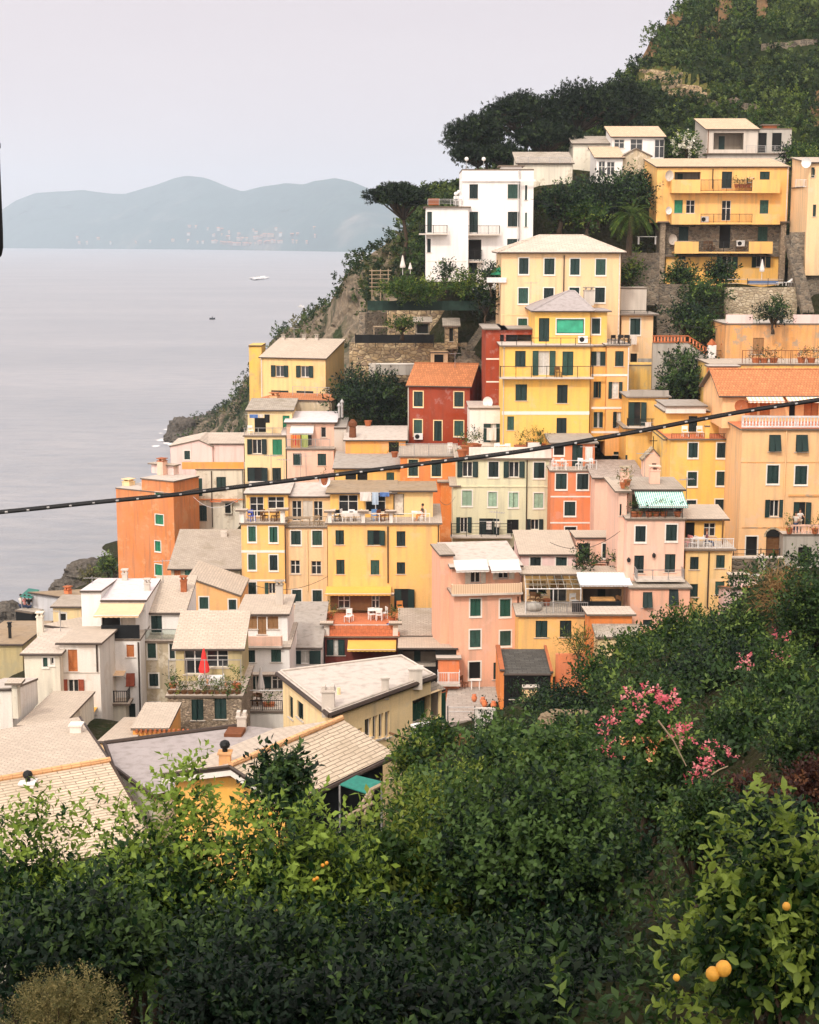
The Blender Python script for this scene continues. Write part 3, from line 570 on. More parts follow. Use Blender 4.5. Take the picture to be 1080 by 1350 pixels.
block(h, 275, 300, 592, 900, -0.3, 0.7, STP, (), None, nm='stone_pillar'); block(h, 888, 915, 592, 900, -0.3, 0.7, STP, (), None, nm='stone_pillar')
block(h, 302, 886, 765, 905, 0.3, 8, YEL2, ws('o', (738,757,832,818), (560,757,665,825))+ws('s', (368,755,402,778)), None, nm='ground_storey', down=2)
v = -1.2; u0, z0 = uw(h, 345, 740, v); u1 = uw(h, 843, 740, v)[0]; z1 = uw(h, 400, 688, v)[1]; ua = uw(h, 467, 740, v)[0]; ub = uw(h, 722, 740, v)[0]
m = MB(); m.box((u0, v, z0-0.16), (u1, 0.49, z0), YEL); o = m.build('balcony', h.root); m = MB()
for a, b in ((u0, ua), (ub, u1)): m = MB(); m.box((a, v-0.02, z0-0.18), (b, v+0.12, z1), YEL); m.build('parapet', o)
m = MB(); m = MB(); rails(m, ua, ub, z0+.003, z1, v+0.05, IRN, 'bars'); m.build('railing', o)
q = world(h, h.L/2, 0, uw(h, 590, 905, 0)[1]); GROUND += [q, (q[0]-8, q[1], q[2]), (q[0]+8, q[1], q[2])]; HS['apt'] = h
# grey concrete house top
h = house('unfinished grey concrete house with dark open loggia below the green hill', 512, 770, 120, 270, 186, 8, LGR, ws('d', (545,135,695,220)), ('shed', 68), rmat=TIC, oh=0.2)
block(h, 772, 942, 118, 270, 0.4, 7, CON, ws('d', (765+8,135,812,235), (843,135,888,230)), ('flat',), nm='side_wing', rmat=CON, oh=0.05); block(h, 800, 866, 98, 118, 2, 1, TCO, (), None, nm='brick_stack')
rail(h, 710, 905, 200, 236, -1.2, STE, 'lines'); block(h, 512, 910, 245, 290, -1.6, 1.5, LGR, (), None, nm='terrace_wall'); HS['conc'] = h
h = house('white single storey house with slate roof below the big pines', 30, 292, 158, 270, 180, 6, WHT, ws('g', (40,168,90,214), (122,166,182,232), (246,168,292,262)), ('shed', 108), rmat=TIC, oh=0.25, down=2)
h = house('lower white house with slate roof and stone gable behind the dark trees', -52, 82, 264, 360, 174, 6, WHT, ws('g', (-40,280,-8,352), (2,282,40,350)), ('shed', 212), rmat=TIC, oh=0.25, down=2)
u = h.L; block(h, 84, 226, 255, 362, 0.3, 6, BEI, (), ('gside', 150, 218), nm='gable_wing', rmat=SLW, oh=0.15)
view(540, 0, 0.5)
h = house('small flat roofed beige house half hidden left of the white slate houses', 432, 545, 380, 420, 182, 5, IVO, ws('g', (470,385,500,395)), ('shed', 362), rmat=SLW, oh=0.2, down=2)
h = house('long low grey roofed terrace house beside the tall white tower block', 285, 430, 432, 460, 172, 6, IVO, (), ('shed', 404), rmat=SLW, oh=0.2, down=2); rail(h, 285, 425, 414, 430, -0.2, STE, 'lines')
view(800, 140)
h = house('cream house with white railed balcony at the right edge of the view', 1030, 1260, 290, 650, 158, 7, CRM, ws('s', (1042,310,1056,360), (1048,320,1060,350))+ws('s', (1050,500,1064,560)), ('shed', 266), rmat=SLA, oh=0.2, ground=False)
block(h, 1008, 1040, 412, 640, 1.5, 5, IVO, ws('d', (1010,450,1045,530)), ('terrace',), nm='side_wing', rmat=LGR, oh=0.15); rail(h, 962, 1046, 372, 412, 0.6, WHM, 'bars')
# ================================================================== middle left
view(300, 420)
h = house('pale yellow house with broad slate roof standing left against the sea', 168, 498, 203, 470, 166, 6, BUT, ws('o', (222,238,310,296), (350,240,437,299))+ws('s', (222,364,310,388), (350,366,437,386)), ('shed', 106), dY=-2.0, rmat=SLA, oh=0.15, ground=False, down=10)
for x in (285, 392, 455): chimney(h, x, 110, 5.6, 0.35, 0.3, LGR)
h = house('narrow weathered yellow wall house at the cliff edge', 108, 172, 142, 470, 170, 5, YEW, (), ('shed', 130), rmat=YEW, oh=0.03, ground=False, down=10)
h = house('low house with orange tiled ledge below the pale yellow house', 160, 528, 418, 520, 157, 6, BEI, (), ('shed', 384), dY=-2, rmat=TIL, oh=0.1, ground=False, down=8)
rail(h, 330, 520, 345, 395, 2.0, STE, 'lines'); chimney(h, 240, 408, 1.5, 0.8, 0.3, CRM2, TIL)
h = house('pale yellow house with bright green doors and a laundry balcony', 86, 302, 600, 880, 149, 8, CRM2, ws('o', (100,614,200,688))+ws('b', (228,614,278,693))+ws('h', (100,757,176,829))+ws('s', (227,759,273,826)), ('terrace',), rmat=FLO, oh=0.15, ground=False)
rail(h, 84, 300, 555, 594, 0.0, STE, 'open'); block(h, 102, 328, 470, 600, 1.6, 6, CRM2, ws('d', (137,505,196,578))+ws('b', (280,493,317,580)), ('shed', 412), nm='upper_storey', rmat=SLW, oh=0.2); HS['my'] = h
pipe(h, 298, 600, 860)
h = house('pink house with white canvas awning over its laundry terrace', 302, 540, 668, 870, 147, 8, PNK2, ws('s', (333,685,377,745), (458,687,502,747)), ('terrace',), trim=None, rmat=FLO, oh=0.12, ground=False)
rail(h, 300, 522, 612, 662, 0.0, STE, 'bars'); block(h, 300, 545, 532, 668, 1.8, 6, PNK2, ws('g', (475,552,502,605))+ws('d', (330,585,415,655)), ('shed', 478), nm='upper_storey', rmat=MEL, oh=0.25)
awning(h, 322, 440, 542, 582, 1.8, 1.5, CLW, 0.1)
block(h, 542, 604, 560, 790, 0.9, 7, LGR, (), ('shed', 505), nm='side_wing', rmat=GRY, oh=0.02); HS['mp'] = h
h = house('flat grey roofed orange house below the dark fig tree', 600, 905, 622, 720, 145, 6, ORY, ws('d', (820,628,872,682)), ('shed', 552), rmat=MEC, oh=0.2)
h = house('yellow house with grey deck roof between the pink house and the orange house', 545, 882, 765, 960, 139, 7, YEL2, ws('d', (600,778,655,820), (660,778,712,822))+ws('s', (808,782,848,825)), ('shed', 682), rmat=GRY, oh=0.2)
view(520, 460)
h = house('dark red house with orange tile roof and cream window frames', 70, 384, 190, 480, 150, 8, RED, ws('s', (99,216,145,293), (305,218,351,294), (99,360,141,440), (305,365,351,443), (202,365,241,468)), ('gable', 80), dY=-1.2, trim=CRM2, rmat=TIL, oh=0.2)
pipe(h, 72, 195, 470, 0, LGR); HS['red'] = h
h = house('small cream hut with dark opening behind the orange tile roof', 186, 272, 22, 110, 158, 3, CRM, ws('d', (203,28,250,76)), ('flat',), rmat=CRM, oh=0.06)
h = house('bright orange house with iron railed terrace in front of the dark red house', 30, 320, 552, 990, 138, 8, ORA, ws('s', (72,562,120,646), (190,564,238,648)), ('terrace',), trim=CRM2, rmat=FLO, oh=0.15)
rail(h, 28, 322, 480, 545, 0.0, STE, 'bars'); HS['or'] = h
block(h, 236, 320, 680, 1000, -0.9, 0.9, ORA, (), None, nm='side_wing')
h = house('white washed low house with laundry door beside the yellow tower', 384, 556, 306, 500, 141, 6, WHD, ws('j', (455,380,553,474)), ('flat',), rmat=MEC, oh=0.12); HS['wl'] = h
h = house('pale green house with long balcony and faded green shutters', 320, 796, 562, 1010, 133, 8, GRN,
  ws('o', (320,574,425,650), (556,574,662,653))+ws('s+', (480,574,529,651), (710,577,763,656))+ws('p+', (345,720,394,797), (478,728,521,801), (583,730,629,805), (710,733,757,808))+ws('o', (315,857,393,933), (672,867,757,920))+ws('h', (432,862,503,950))+ws('d', (573,868,632,940)), ('terrace',), rmat=FLO, oh=0.25)
pipe(h, 675, 565, 920); band(h, 700, 0.1, mat=GRN, pr=0.06, xm=500); balcony(h, 286, 600, 955, 888, 1.0, mat=IRN, style='lines'); block(h, 298, 320, 700, 1010, 0.1, 7, GRN, (), None, nm='side_wing'); rail(h, 380, 800, 500, 556, 0.0, WHD, 'solid', 'parapet'); HS['gr'] = h
h = house('coral orange house with white furniture on its railed terrace', 797, 1028, 625, 960, 130, 7, COR, ws('s', (822,634,876,713), (930,635,986,714), (866,777,920,848))+ws('d', (868,905,925,925)), ('terrace',), trim=WIN, rmat=FLO, oh=0.12)
band(h, 751, 0.12, xm=900); band(h, 884, 0.12, xm=900); rail(h, 797, 1030, 566, 618, 0.0, WHM, 'open')
block(h, 806, 1020, 482, 625, 2.3, 4, COR, ws('d+', (812,487,862,540))+ws('s', (905,487,957,605)), ('flat',), nm='upper_storey', rmat=GRY, oh=0.3); HS['co'] = h
h = house('flat grey roofed extension at the foot of the bright yellow tower', 786, 1006, 462, 560, 135, 3, YEL2, (), ('shed', 436), rmat=GRY, oh=0.15)
# ================================================================== orange tower and left row
view(0, 560)
h = house('tall orange tower house at the water edge with small green windows', 590, 882, 340, 800, 172, 4.4, ORB, ws('b+', (790,455,832,508), (788,590,818,645), (788,708,826,768), (790,342,830,362)), ('flat',), dY=-4, rmat=MEC, oh=0.05, down=6, name='tower_house')
block(h, 720, 882, 284, 345, 0.02, 4.36, ORB, (), ('terrace',), nm='upper_storey', rmat=MEC, oh=0.12)
th = h
rail(h, 640, 715, 290, 330, 2.5, STE, 'lines'); chimney(h, 655, 330, 2.0, 1.0, 0.9, CRM2, CRM2); chimney(h, 826, 240, 3.0, 0.8, 1.2, PNK2, TCO); block(h, 770, 882, 205, 250, 3.4, .9, PNL, (), None, nm='parapet'); HS['ot'] = h
h = house('lilac pink gabled house behind the orange tower', 866, 1080, 112, 420, 180, 7, PNL, ws('s+', (937,132,967,176)), ('gside', 1010, 80), rmat=SLP, oh=0.12, ground=False, down=10)
block(h, 1020, 1240, 100, 420, 0.3, 7, PNL, (), ('shed', 45), nm='side_wing', rmat=SLP, oh=0.12)
h = house('cream house with orange parapet terrace right of the orange tower', 998, 1240, 230, 700, 175, 6, IVO, ws('s+', (1002,272,1030,362))+ws('s', (1005,410,1053,490), (1100,265,1150,335)), ('terrace',), rmat=FLO, oh=0.1, ground=False)
rail(h, 925, 1240, 190, 226, 0.1, ORY, 'solid', 'parapet'); band(h, 380, 0.14, mat=ORA, pr=0.06, xm=1050); pipe(h, 1075, 235, 520); HS['cr'] = h
view(280, 600)
block(h, 60, 98, 238, 300, -0.3, 0.3, IVO, ws('d', (64,245,94,296)), None, nm='bay'); band(h, 235, 0.16, -10, 130, -0.3, COR, 0.2)
h = house('low beige house with large slate roof below the orange tower', -210, 142, 578, 800, 142, 8, BEI, ws('k', (51,586,91,634), (-140,584,-105,640))+ws('O', (-195,584,-160,640)), ('shed', 385), rmat=SLG, oh=0.3)
m = MB(); u, w = uw(h, 62, 385, 7); m.box((u-.3, 6.3, w-.6), (u+.3, 6.9, w+.05), LGR); m.build('skylight', h.root)
h = house('narrow yellow house with glazed loggia and white banded storeys', 146, 369, 352, 720, 124, 8, YEL, ws('m+', (182,362,222,440), (290,365,332,443))+ws('s+', (182,505,222,583), (291,508,332,586), (183,647,223,708))+ws('o', (267,650,340,706)), ('terrace',), rmat=FLO, oh=0.15)
band(h, 490, 0.2, xm=250); band(h, 637, 0.14, xm=250); rail(h, 138, 365, 282, 342, -0.1, WHD, 'open', side=1.5)
block(h, 172, 385, 200, 352, 2.0, 5, YEL2, ws('g', (190,212,262,312), (282,212,366,274)), ('shed', 142), nm='upper_storey', rmat=MEC, oh=0.2); block(h, 138, 160, 285, 348, -0.1, 0.5, WHD, (), None, nm='pillar'); block(h, 345, 368, 280, 348, -0.1, 0.5, WHD, (), None, nm='pillar')
pipe(h, 370, 352, 650); HS['ny'] = h
h = house('plain cream house with white panelled loggia between two yellow houses', 373, 583, 372, 800, 124.4, 8, CRM, ws('s+', (400,385,450,455), (508,384,558,458), (406,685,453,752), (510,687,557,753))+ws('g', (397,535,447,605), (503,539,555,607)), ('terrace',), rmat=FLO, oh=0.12)
rail(h, 378, 584, 312, 366, -0.05, WOL, 'lines'); block(h, 380, 600, 215, 372, 2.0, 5, CRM, ws('g', (405,232,455,335), (515,234,562,335))+ws('w', (458,232,512,335)), ('shed', 148), nm='upper_storey', rmat=MEC, oh=0.2); pipe(h, 482, 380, 690, 0, CRM2); HS['cm'] = h
h = house('wide amber yellow house with white cafe terrace and red sun deck', 586, 1157, 352, 830, 122, 9, YEL, ws('s', (626,382,670,455), (630,532,673,606), (805,534,850,608), (937,387,982,463), (938,545,981,605))+ws('h', (788,382,852,458), (925,680,998,786)), ('terrace',), trim=None, rmat=FLO, oh=0.2)
view(300, 420)
rail(h, 515, 1030, 990, 1038, -0.1, WHD, 'open'); block(h, 522, 842, 890, 1050, 2.4, 6, YEL2, ws('g', (566,897,664,985), (702,897,804,985)), ('shed', 830), nm='upper_storey', rmat=BRN, oh=0.35)
block(h, 844, 1045, 880, 1050, 2.6, 6, BUT, ws('E', (846,892,897,1000)), ('shed', 835), nm='side_storey', rmat=BRN, oh=0.35)
for x in (520, 690, 832): block(h, x-9, x+9, 985, 1045, -0.15, 0.4, WHD, (), None, nm='pillar')
view(280, 600)
pipe(h, 893, 362, 650); awning(h, 580, 910, 668, 704, 0, 2.4, CLY); HS['am'] = h
# sun deck house
h = house('dark red ground floor house carrying a red tiled sun deck', 572, 942, 928, 1100, 113.5, 7.6, MAR, ws('j', (584,938,672,1018)), ('terrace',), rmat=TER, oh=0.15)
rail(h, 596, 922, 866, 916, 0.15, TER, 'solid', 'parapet'); awning(h, 690, 935, 940, 988, 0, 1.6, CLY); rail(h, 596, 920, 862, 868, 0.16, WHM, 'open')
for x in (582, 932):
    block(h, x-14, x+12, 860, 928, -0.02, 0.5, WHD, (), None, nm='pillar')
block(h, 600, 905, 712, 790, 6.9, 0.3, WOD, ws('g', (640,718,700,780), (810,716,850,780)), None, nm='glazed_wall', down=0); HS['deck'] = h
view(340, 820)
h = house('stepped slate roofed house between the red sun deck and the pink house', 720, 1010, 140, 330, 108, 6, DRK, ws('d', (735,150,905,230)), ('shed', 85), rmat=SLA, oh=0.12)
block(h, 718, 968, 75, 140, 6.2, 4.5, BEI, (), ('shed', -60), nm='upper_roof_wall', rmat=SLG, oh=0.1)
h = house('little coral balcony house with white roof and white railing', 918, 1025, 192, 345, 106.5, 3, COR, (), ('shed', 162), rmat=MEC, oh=0.15); balcony(h, 912, 1030, 318, 258, 0.8, mat=WHM)
view(560, 680)
h = house('tall pink house with white awnings over its top floor balcony', 148, 490, 402, 890, 108, 8, PNK, ws('m+', (232,423,285,509), (383,425,436,511))+ws('s+', (230,582,284,668), (383,586,438,660))+ws('d+', (226,744,283,828))+ws('s', (350,747,377,832)), ('terrace',), rmat=FLO, oh=0.15, dY=0.6)
balcony(h, 140, 500, 400, 344, 0.5, mat=BAL, style='solid'); block(h, 140, 485, 262, 402, 1.5, 6, PNK, ws('ow', (206,280,310,340), (346,282,455,318)), ('shed', 140), nm='upper_storey', rmat=MEC, oh=0.2)
awning(h, 146, 314, 225, 276, 1.0, 1.2, CLW); awning(h, 324, 476, 225, 278, 1.0, 1.2, CLW); pipe(h, 474, 410, 670, 0, RUS)
block(h, 82, 146, 205, 890, 2.2, 4.5, PNK, (), ('shed', 150), nm='side_wing', rmat=SLG, oh=0.1); HS['pk'] = h
h = house('low pinkish house with pale slate roof right of the pink house', 488, 768, 202, 330, 113, 7, PNL, ws('s+', (537,210,590,282), (668,210,722,283)), ('shed', 82), rmat=SLA, oh=0.15)
block(h, 770, 1015, 118, 330, 3.2, 4, PNK2, ws('s+', (905,142,957,214))+ws('d', (785,140,840,230)), ('shed', 82), nm='side_wing', rmat=SLA, oh=0.1); rail(h, 768, 1010, 235, 276, 1.0, IRN, 'open'); HS['low'] = h
h = house('yellow house under a white framed conservatory terrace', 478, 832, 512, 760, 105, 6, YEL, ws('s', (565,534,624,619), (688,533,746,617), (811,534,832,614)), ('terrace',), rmat=FLO, oh=0.2)
rail(h, 515, 830, 440, 496, 0.0, STE, 'bars'); block(h, 505, 1030, 300, 512, 4.0, 2.5, CRM, ws('g', (530,330,620,402), (638,332,722,440))+ws('d', (805,372,1000,460)), None, nm='upper_storey', down=0)
m = MB(); v = 0.4
ua, za = uw(h, 508, 300, 3.9); ub, zb = uw(h, 770, 300, 3.9); uc, zc = uw(h, 515, 372, v); ud = uw(h, 795, 372, v)[0]
for i in range(8):
    t = i/7; m.box((uc+(ud-uc)*t-.03, v, zc-.03), (uc+(ud-uc)*t+.03, v+.06, zc+.05), WHM); m.tube([(uc+(ud-uc)*t, v, zc), (ua+(ub-ua)*t, 3.9, za)], 0.03, WHM, 4)
for t in (0, 0.33, 0.66, 1): a = (1-t); m.tube([(uc+(ua-uc)*t, v+(3.9-v)*t, zc+(za-zc)*t), (ud+(ub-ud)*t, v+(3.9-v)*t, zc+(za-zc)*t)], 0.035, WHM, 4)
zf = uw(h, 515, 500, v)[1]
for t in (0, 0.5, 1): m.tube([(uc+(ud-uc)*t, v, zf), (uc+(ud-uc)*t, v, zc)], 0.04, WHM, 5)
o = m.build('conservatory', h.root); g = MB(); g.poly([(uc, v-.01, zc+.07), (ud, v-.01, zc+.07), (ub, 3.88, za+.04), (ua, 3.88, za+.04)], CGL); g.build('glass_roof', o)
awning(h, 772, 1034, 288, 352, 3.9, 2.6, AWP, 0.12); m = MB(); rails(m, uw(h, 750, 440, 0.2)[0], uw(h, 1000, 440, 0.2)[0], uw(h, 800, 492, .2)[1], uw(h, 800, 436, .2)[1], 0.2, CLK, 'solid'); m.build('windscreen', h.root); HS['con'] = h
h = house('orange walled hut with two small slate roofs above the garden', 842, 1055, 508, 700, 101.5, 3, ORA, (), ('shed', 470), rmat=SLP, oh=0.25)
block(h, 880, 1100, 622, 780, -2.2, 2.0, CRM2, (), ('shed', 562), nm='front_wing', rmat=SLW, oh=0.15)
h = house('black roofed garden shed with dark open front below the yellow house', 405, 640, 812, 985, 97, 5, DRK, ws('d', (436,826,588,932)), ('shed', 690), rmat=BRK, oh=0.05, name='shed', cat='shed')
block(h, 384, 404, 790, 985, 0.0, 5, ORA, (), ('shed', 668), nm='side_wall', rmat=TCO, oh=0.03); block(h, 642, 652, 800, 985, 0.0, 5, ORA, (), ('shed', 670), nm='side_wall', rmat=TCO, oh=0.03)
block(h, 500, 582, 884, 985, -0.8, 0.7, CRM, (), ('flat',), nm='gate', rmat=LGR, oh=0.03); HS['shed'] = h
# pink + yellow pair right
view(800, 540)
h = house('pink house with teal striped awning over its planted roof terrace', 104, 398, 562, 905, 108, 8, PNK2, ws('s+', (147,592,197,672))+ws('s+', (303,585,356,667))+ws('s', (141,742,188,832), (297,735,348,826)), ('terrace',), rmat=FLO, oh=0.12)
rail(h, 122, 386, 500, 556, 0.0, IRN, 'lines'); block(h, 72, 386, 412, 562, 2.6, 5, PNK2, ws('d', (130,430,380,520)), ('shed', 352), nm='upper_storey', rmat=SLG, oh=0.2); awning(h, 140, 386, 413, 490, 2.5, 2.4, AWN, 0.15)
balcony(h, 150, 400, 866, 815, 1.3, mat=STE, style='open', slab=LGR); block(h, 62, 104, 420, 905, 1.5, 6.5, PNK2, ws('d', (67,480,75,540)), None, nm='side_wing')
block(h, 122, 424, 912, 1100, -2.2, 2.2, PNK, ws('t', (185,928,230,1006), (318,914,362,994))+ws('s', (185,1069,228,1096), (312,1058,355,1090)), ('shed', 880), nm='lower_wing', rmat=SLW, oh=0.15, down=3)
chimney(h, 90, 385, 3.5, 0.6, 1.0, PNK2, STL); chimney(h, 242, 372, 5.0, 0.7, 0.9, PNK2, PNK2); HS['pr'] = h
h = house('yellow corner house with shaded dining terrace beside the pink house', 402, 638, 716, 1060, 108.6, 7, BUT, ws('s', (425,749,467,813), (558,740,600,806), (418,887,463,953), (553,874,598,940)), ('terrace',), rmat=FLO, oh=0.25)
rail(h, 376, 646, 655, 706, -0.15, WHM, 'bars'); block(h, 402, 600, 560, 716, 3.0, 4, YEL2, ws('d', (402,574,446,652))+ws('g', (495,577,552,645)), ('shed', 492), nm='upper_storey', rmat=SLA, oh=0.3); pipe(h, 520, 722, 1010); HS['yr'] = h
m = MB(); u, w = uw(h, 592, 560, 1.5); z = uw(h, 592, 716, 0)[1]; m.tube([(u, 1.5, z), (u, 1.5, w)], 0.06, WOD); m.build('post', h.root)
h = house('small pink garage with tiled ledge below the street', 640, 830, 915, 1060, 104, 5, PNL, ws('w', (705,945,790,1000)), ('shed', 905), rmat=TIL, oh=0.1); block(h, 640, 695, 845, 1060, 0.1, 0.6, PNL, (), None, nm='pier')
# ================================================================== lower left cluster
view(0, 740)
h = house('brown flat roofed olive house at the lower left edge of the village', -140, 112, 428, 640, 106, 9, OLV, (), ('shed', 312), rmat=BRN, oh=0.12); chimney(h, 52, 405, 2, 0.18, 1.0, IRN, IRN)
h = house('grey blue house with brown roof and green canopy nearest the sea', 158, 350, 178, 330, 128, 9, GRB, (), ('shed', 108), dY=-2, rmat=BRN, oh=0.15); chimney(h, 346, 168, 2.2, 0.45, 0.35, COR, TCO)
m = MB(); a = uw(h, 100, 178, -1); b = uw(h, 168, 140, 4); c = uw(h, 290, 102, 8); m.slab([(a[0], -1, a[1]), (uw(h, 160, 175, -1)[0], -1, a[1]), (uw(h, 200, 140, 4)[0], 4, b[1]), (b[0]-.5, 4, b[1])], 0.05, TEA); m.tube([(a[0]+.1, -.9, a[1]-2.4), (a[0]+.1, -.9, a[1])], 0.04, STE); m.build('canopy', h.root)
block(h, 80, 164, 262, 330, -1.3, 4, CLK, (), ('terrace',), nm='terrace_base', rmat=FLO, oh=0.05); rail(h, 80, 164, 247, 262, -1.3, CLK, 'solid', 'windscreen'); HS['gb'] = h
h = house('small beige house with slate roof and one white framed window', 268, 412, 236, 330, 118, 4, CRM2, ws('g+', (303,266,337,306)), ('shed', 180), rmat=SLG, oh=0.15)
h = house('white house with lilac flat roof and beige awning over a netted loggia', 514, 712, 404, 830, 100, 7, WHT, ws('O', (642,424,683,487))+ws('tr', (641,569,688,635))+ws('d', (545,587,592,665))+ws('s', (648,724,690,795)), ('terrace',), rmat=FLO, oh=0.05)
block(h, 412, 512, 158, 420, 2.6, 6, WHT, (), ('shed', 96), nm='rear_wing', rmat=MEL, oh=0.06); block(h, 516, 742, 205, 404, 2.4, 6, WHT, ws('d', (516,280,612,330))+ws('w', (614,282,690,326)), ('shed', 98), nm='upper_storey', rmat=MEL, oh=0.06)
rail(h, 514, 710, 326, 402, 0.0, CLK, 'solid', 'net_screen'); awning(h, 510, 736, 212, 274, 2.3, 2.4, CLB)
balcony(h, 506, 650, 722, 660, 1.2, mat=IRN, style='bars'); awning(h, 512, 640, 556, 582, 0, 1.0, CLB, 0); block(h, 505, 640, 728, 830, -1.1, 1.1, IVO, ws('d', (526,750,548,784)), None, nm='porch')
for x in (636, 750): chimney(h, x, 100 if x < 700 else 150, 8 if x < 700 else 5, 0.36, 0.5, LGR, LGR)
pipe(h, 704, 410, 800, 0); HS['wf'] = h
h = house('long curved slate roofed house strip behind the white orange shuttered house', 225, 512, 350, 420, 103, 5, IVO, (), ('shed', 275), dY=-2, rmat=SLA, oh=0.1)
h = house('white house with orange shutters and a red panelled door', 302, 505, 422, 810, 95, 6, WHD, ws('O', (344,449,396,561))+ws('or', (315,602,430,668))+ws('r', (349,672,397,720)), ('shed', 342), rmat=SLA, oh=0.2)
band(h, 568, 0.08, mat=LGR, xm=400); pipe(h, 492, 425, 560, 0); awning(h, 325, 495, 742, 784, 0, 2.2, CLY, 0.1); HS['od'] = h
h = house('cream house with peeling plaster and pale slate roof on the left', 122, 302, 476, 690, 94, 7, IVO, ws('s+', (218,490,243,536))+ws('g+', (256,490,274,525)), ('shed', 352), rmat=SLP, oh=0.2); chimney(h, 206, 352, 6, 0.4, 0.9, IVO, IVO)
h = house('low long roofed house with ribbed slate roof and white side wall', 92, 310, 845, 900, 84, 9, IVO, (), ('shed', 672), rmat=SLA, oh=0.1, dY=0)
block(h, -120, 58, 658, 880, 1.0, 6, WHD, (), ('shed', 605), nm='side_wing', rmat=MEC, oh=0.04); block(h, 58, 86, 625, 800, 0.8, 0.7, IVO, (), None, nm='pier')
view(140, 740)
h = house('beige plastered house with white glass railed upper floor', 170, 352, 412, 830, 102, 7, BEI, ws('s+', (210,417,254,492), (322,420,350,494), (219,572,266,635), (220,718,274,799)), ('terrace',), rmat=FLO, oh=0.15)
rail(h, 196, 372, 345, 400, 0.0, STE, 'glass'); block(h, 200, 396, 266, 412, 1.6, 6, WHT, ws('s', (227,277,285,362)), ('shed', 84), nm='upper_storey', rmat=SLA, oh=0.15); chimney(h, 396, 165, 5, 0.4, 0.9, TCO, TCO)
h = house('amber house with sloping tiled verge and two white framed windows', 408, 680, 178, 340, 117, 6, AMB, ws('s+', (474,182,520,242), (623,195,662,246)), ('gside', 416, 86), rmat=SLA, oh=0.12)
h = house('slate roofed stone house with planted dining terrace and red parasol', 312, 688, 692, 900, 93, 7, STP, ws('s', (433,702,496,808), (550,699,613,803)), ('terrace',), rmat=FLO, oh=0.12)
block(h, 352, 690, 446, 692, 3.2, 4, OLV, ws('g', (395,448,505,575), (510,448,622,540)), ('shed', 264), nm='upper_storey', rmat=SLA, oh=0.2); rail(h, 315, 688, 500, 600, -0.05, STE, 'open'); HS['st'] = h
h = house('white house with timber shutters and peach balcony under a slate roof', 692, 932, 445, 600, 104, 7, WHT, ws('s', (706,452,758,515), (838,449,890,513)), ('terrace',), rmat=FLO, oh=0.1)
balcony(h, 698, 894, 432, 384, 0.4, mat=PNK2, style='solid'); block(h, 672, 922, 275, 445, 1.6, 6, WHT, ws('T', (712,280,768,345), (770,282,815,372), (820,280,876,345)), ('shed', 178), nm='upper_storey', rmat=SLA, oh=0.15); chimney(h, 882, 200, 4.5, 0.5, 1.1, LGR, SLG)
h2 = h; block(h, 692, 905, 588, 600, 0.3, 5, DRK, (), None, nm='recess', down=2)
h = house('low terrace house with iron railing and closed parasol under the white house', 690, 900, 770, 840, 98, 5.5, WHD, (), ('terrace',), rmat=FLO, oh=0.1); rail(h, 690, 898, 706, 762, 0, IRN, 'bars'); rail(h, 692, 900, 655, 660, 0, WHM, 'open'); HS['lt'] = h
block(h, 690, 905, 580, 770, 5.0, 0.4, WHD, ws('o', (705,585,760,650))+ws('s', (764,580,840,655))+ws('g', (842,570,900,660)), None, nm='rear_wall', down=0)
h = house('grey roofed white house with curtained window left of the sun deck', 928, 1092, 445, 560, 110, 9, WHT, ws('j', (935,455,1090,522)), ('shed', 215), rmat=GRY, oh=0.12)
h = house('low orange walled house with brick cornice and flat sandy roof', 135, 312, 858, 920, 86, 5, ORY, (), ('flat',), rmat=SLA, oh=0.1)
a = uw(h, 150, 850, -.1); m = MB(); k = 0
while k < 12: u = a[0]+k*0.26; m.box((u, -.2, a[1]-.25), (u+.12, -.02, a[1]-.05), TCO); k += 1
m.build('cornice', h.root)
view(0, 740); h = house('small flat sandy roofed house in front of the netted loggia', 500, 672, 925, 960, 84, 8, CRM, (), ('shed', 805), rmat=SLA, oh=0.05, down=3)
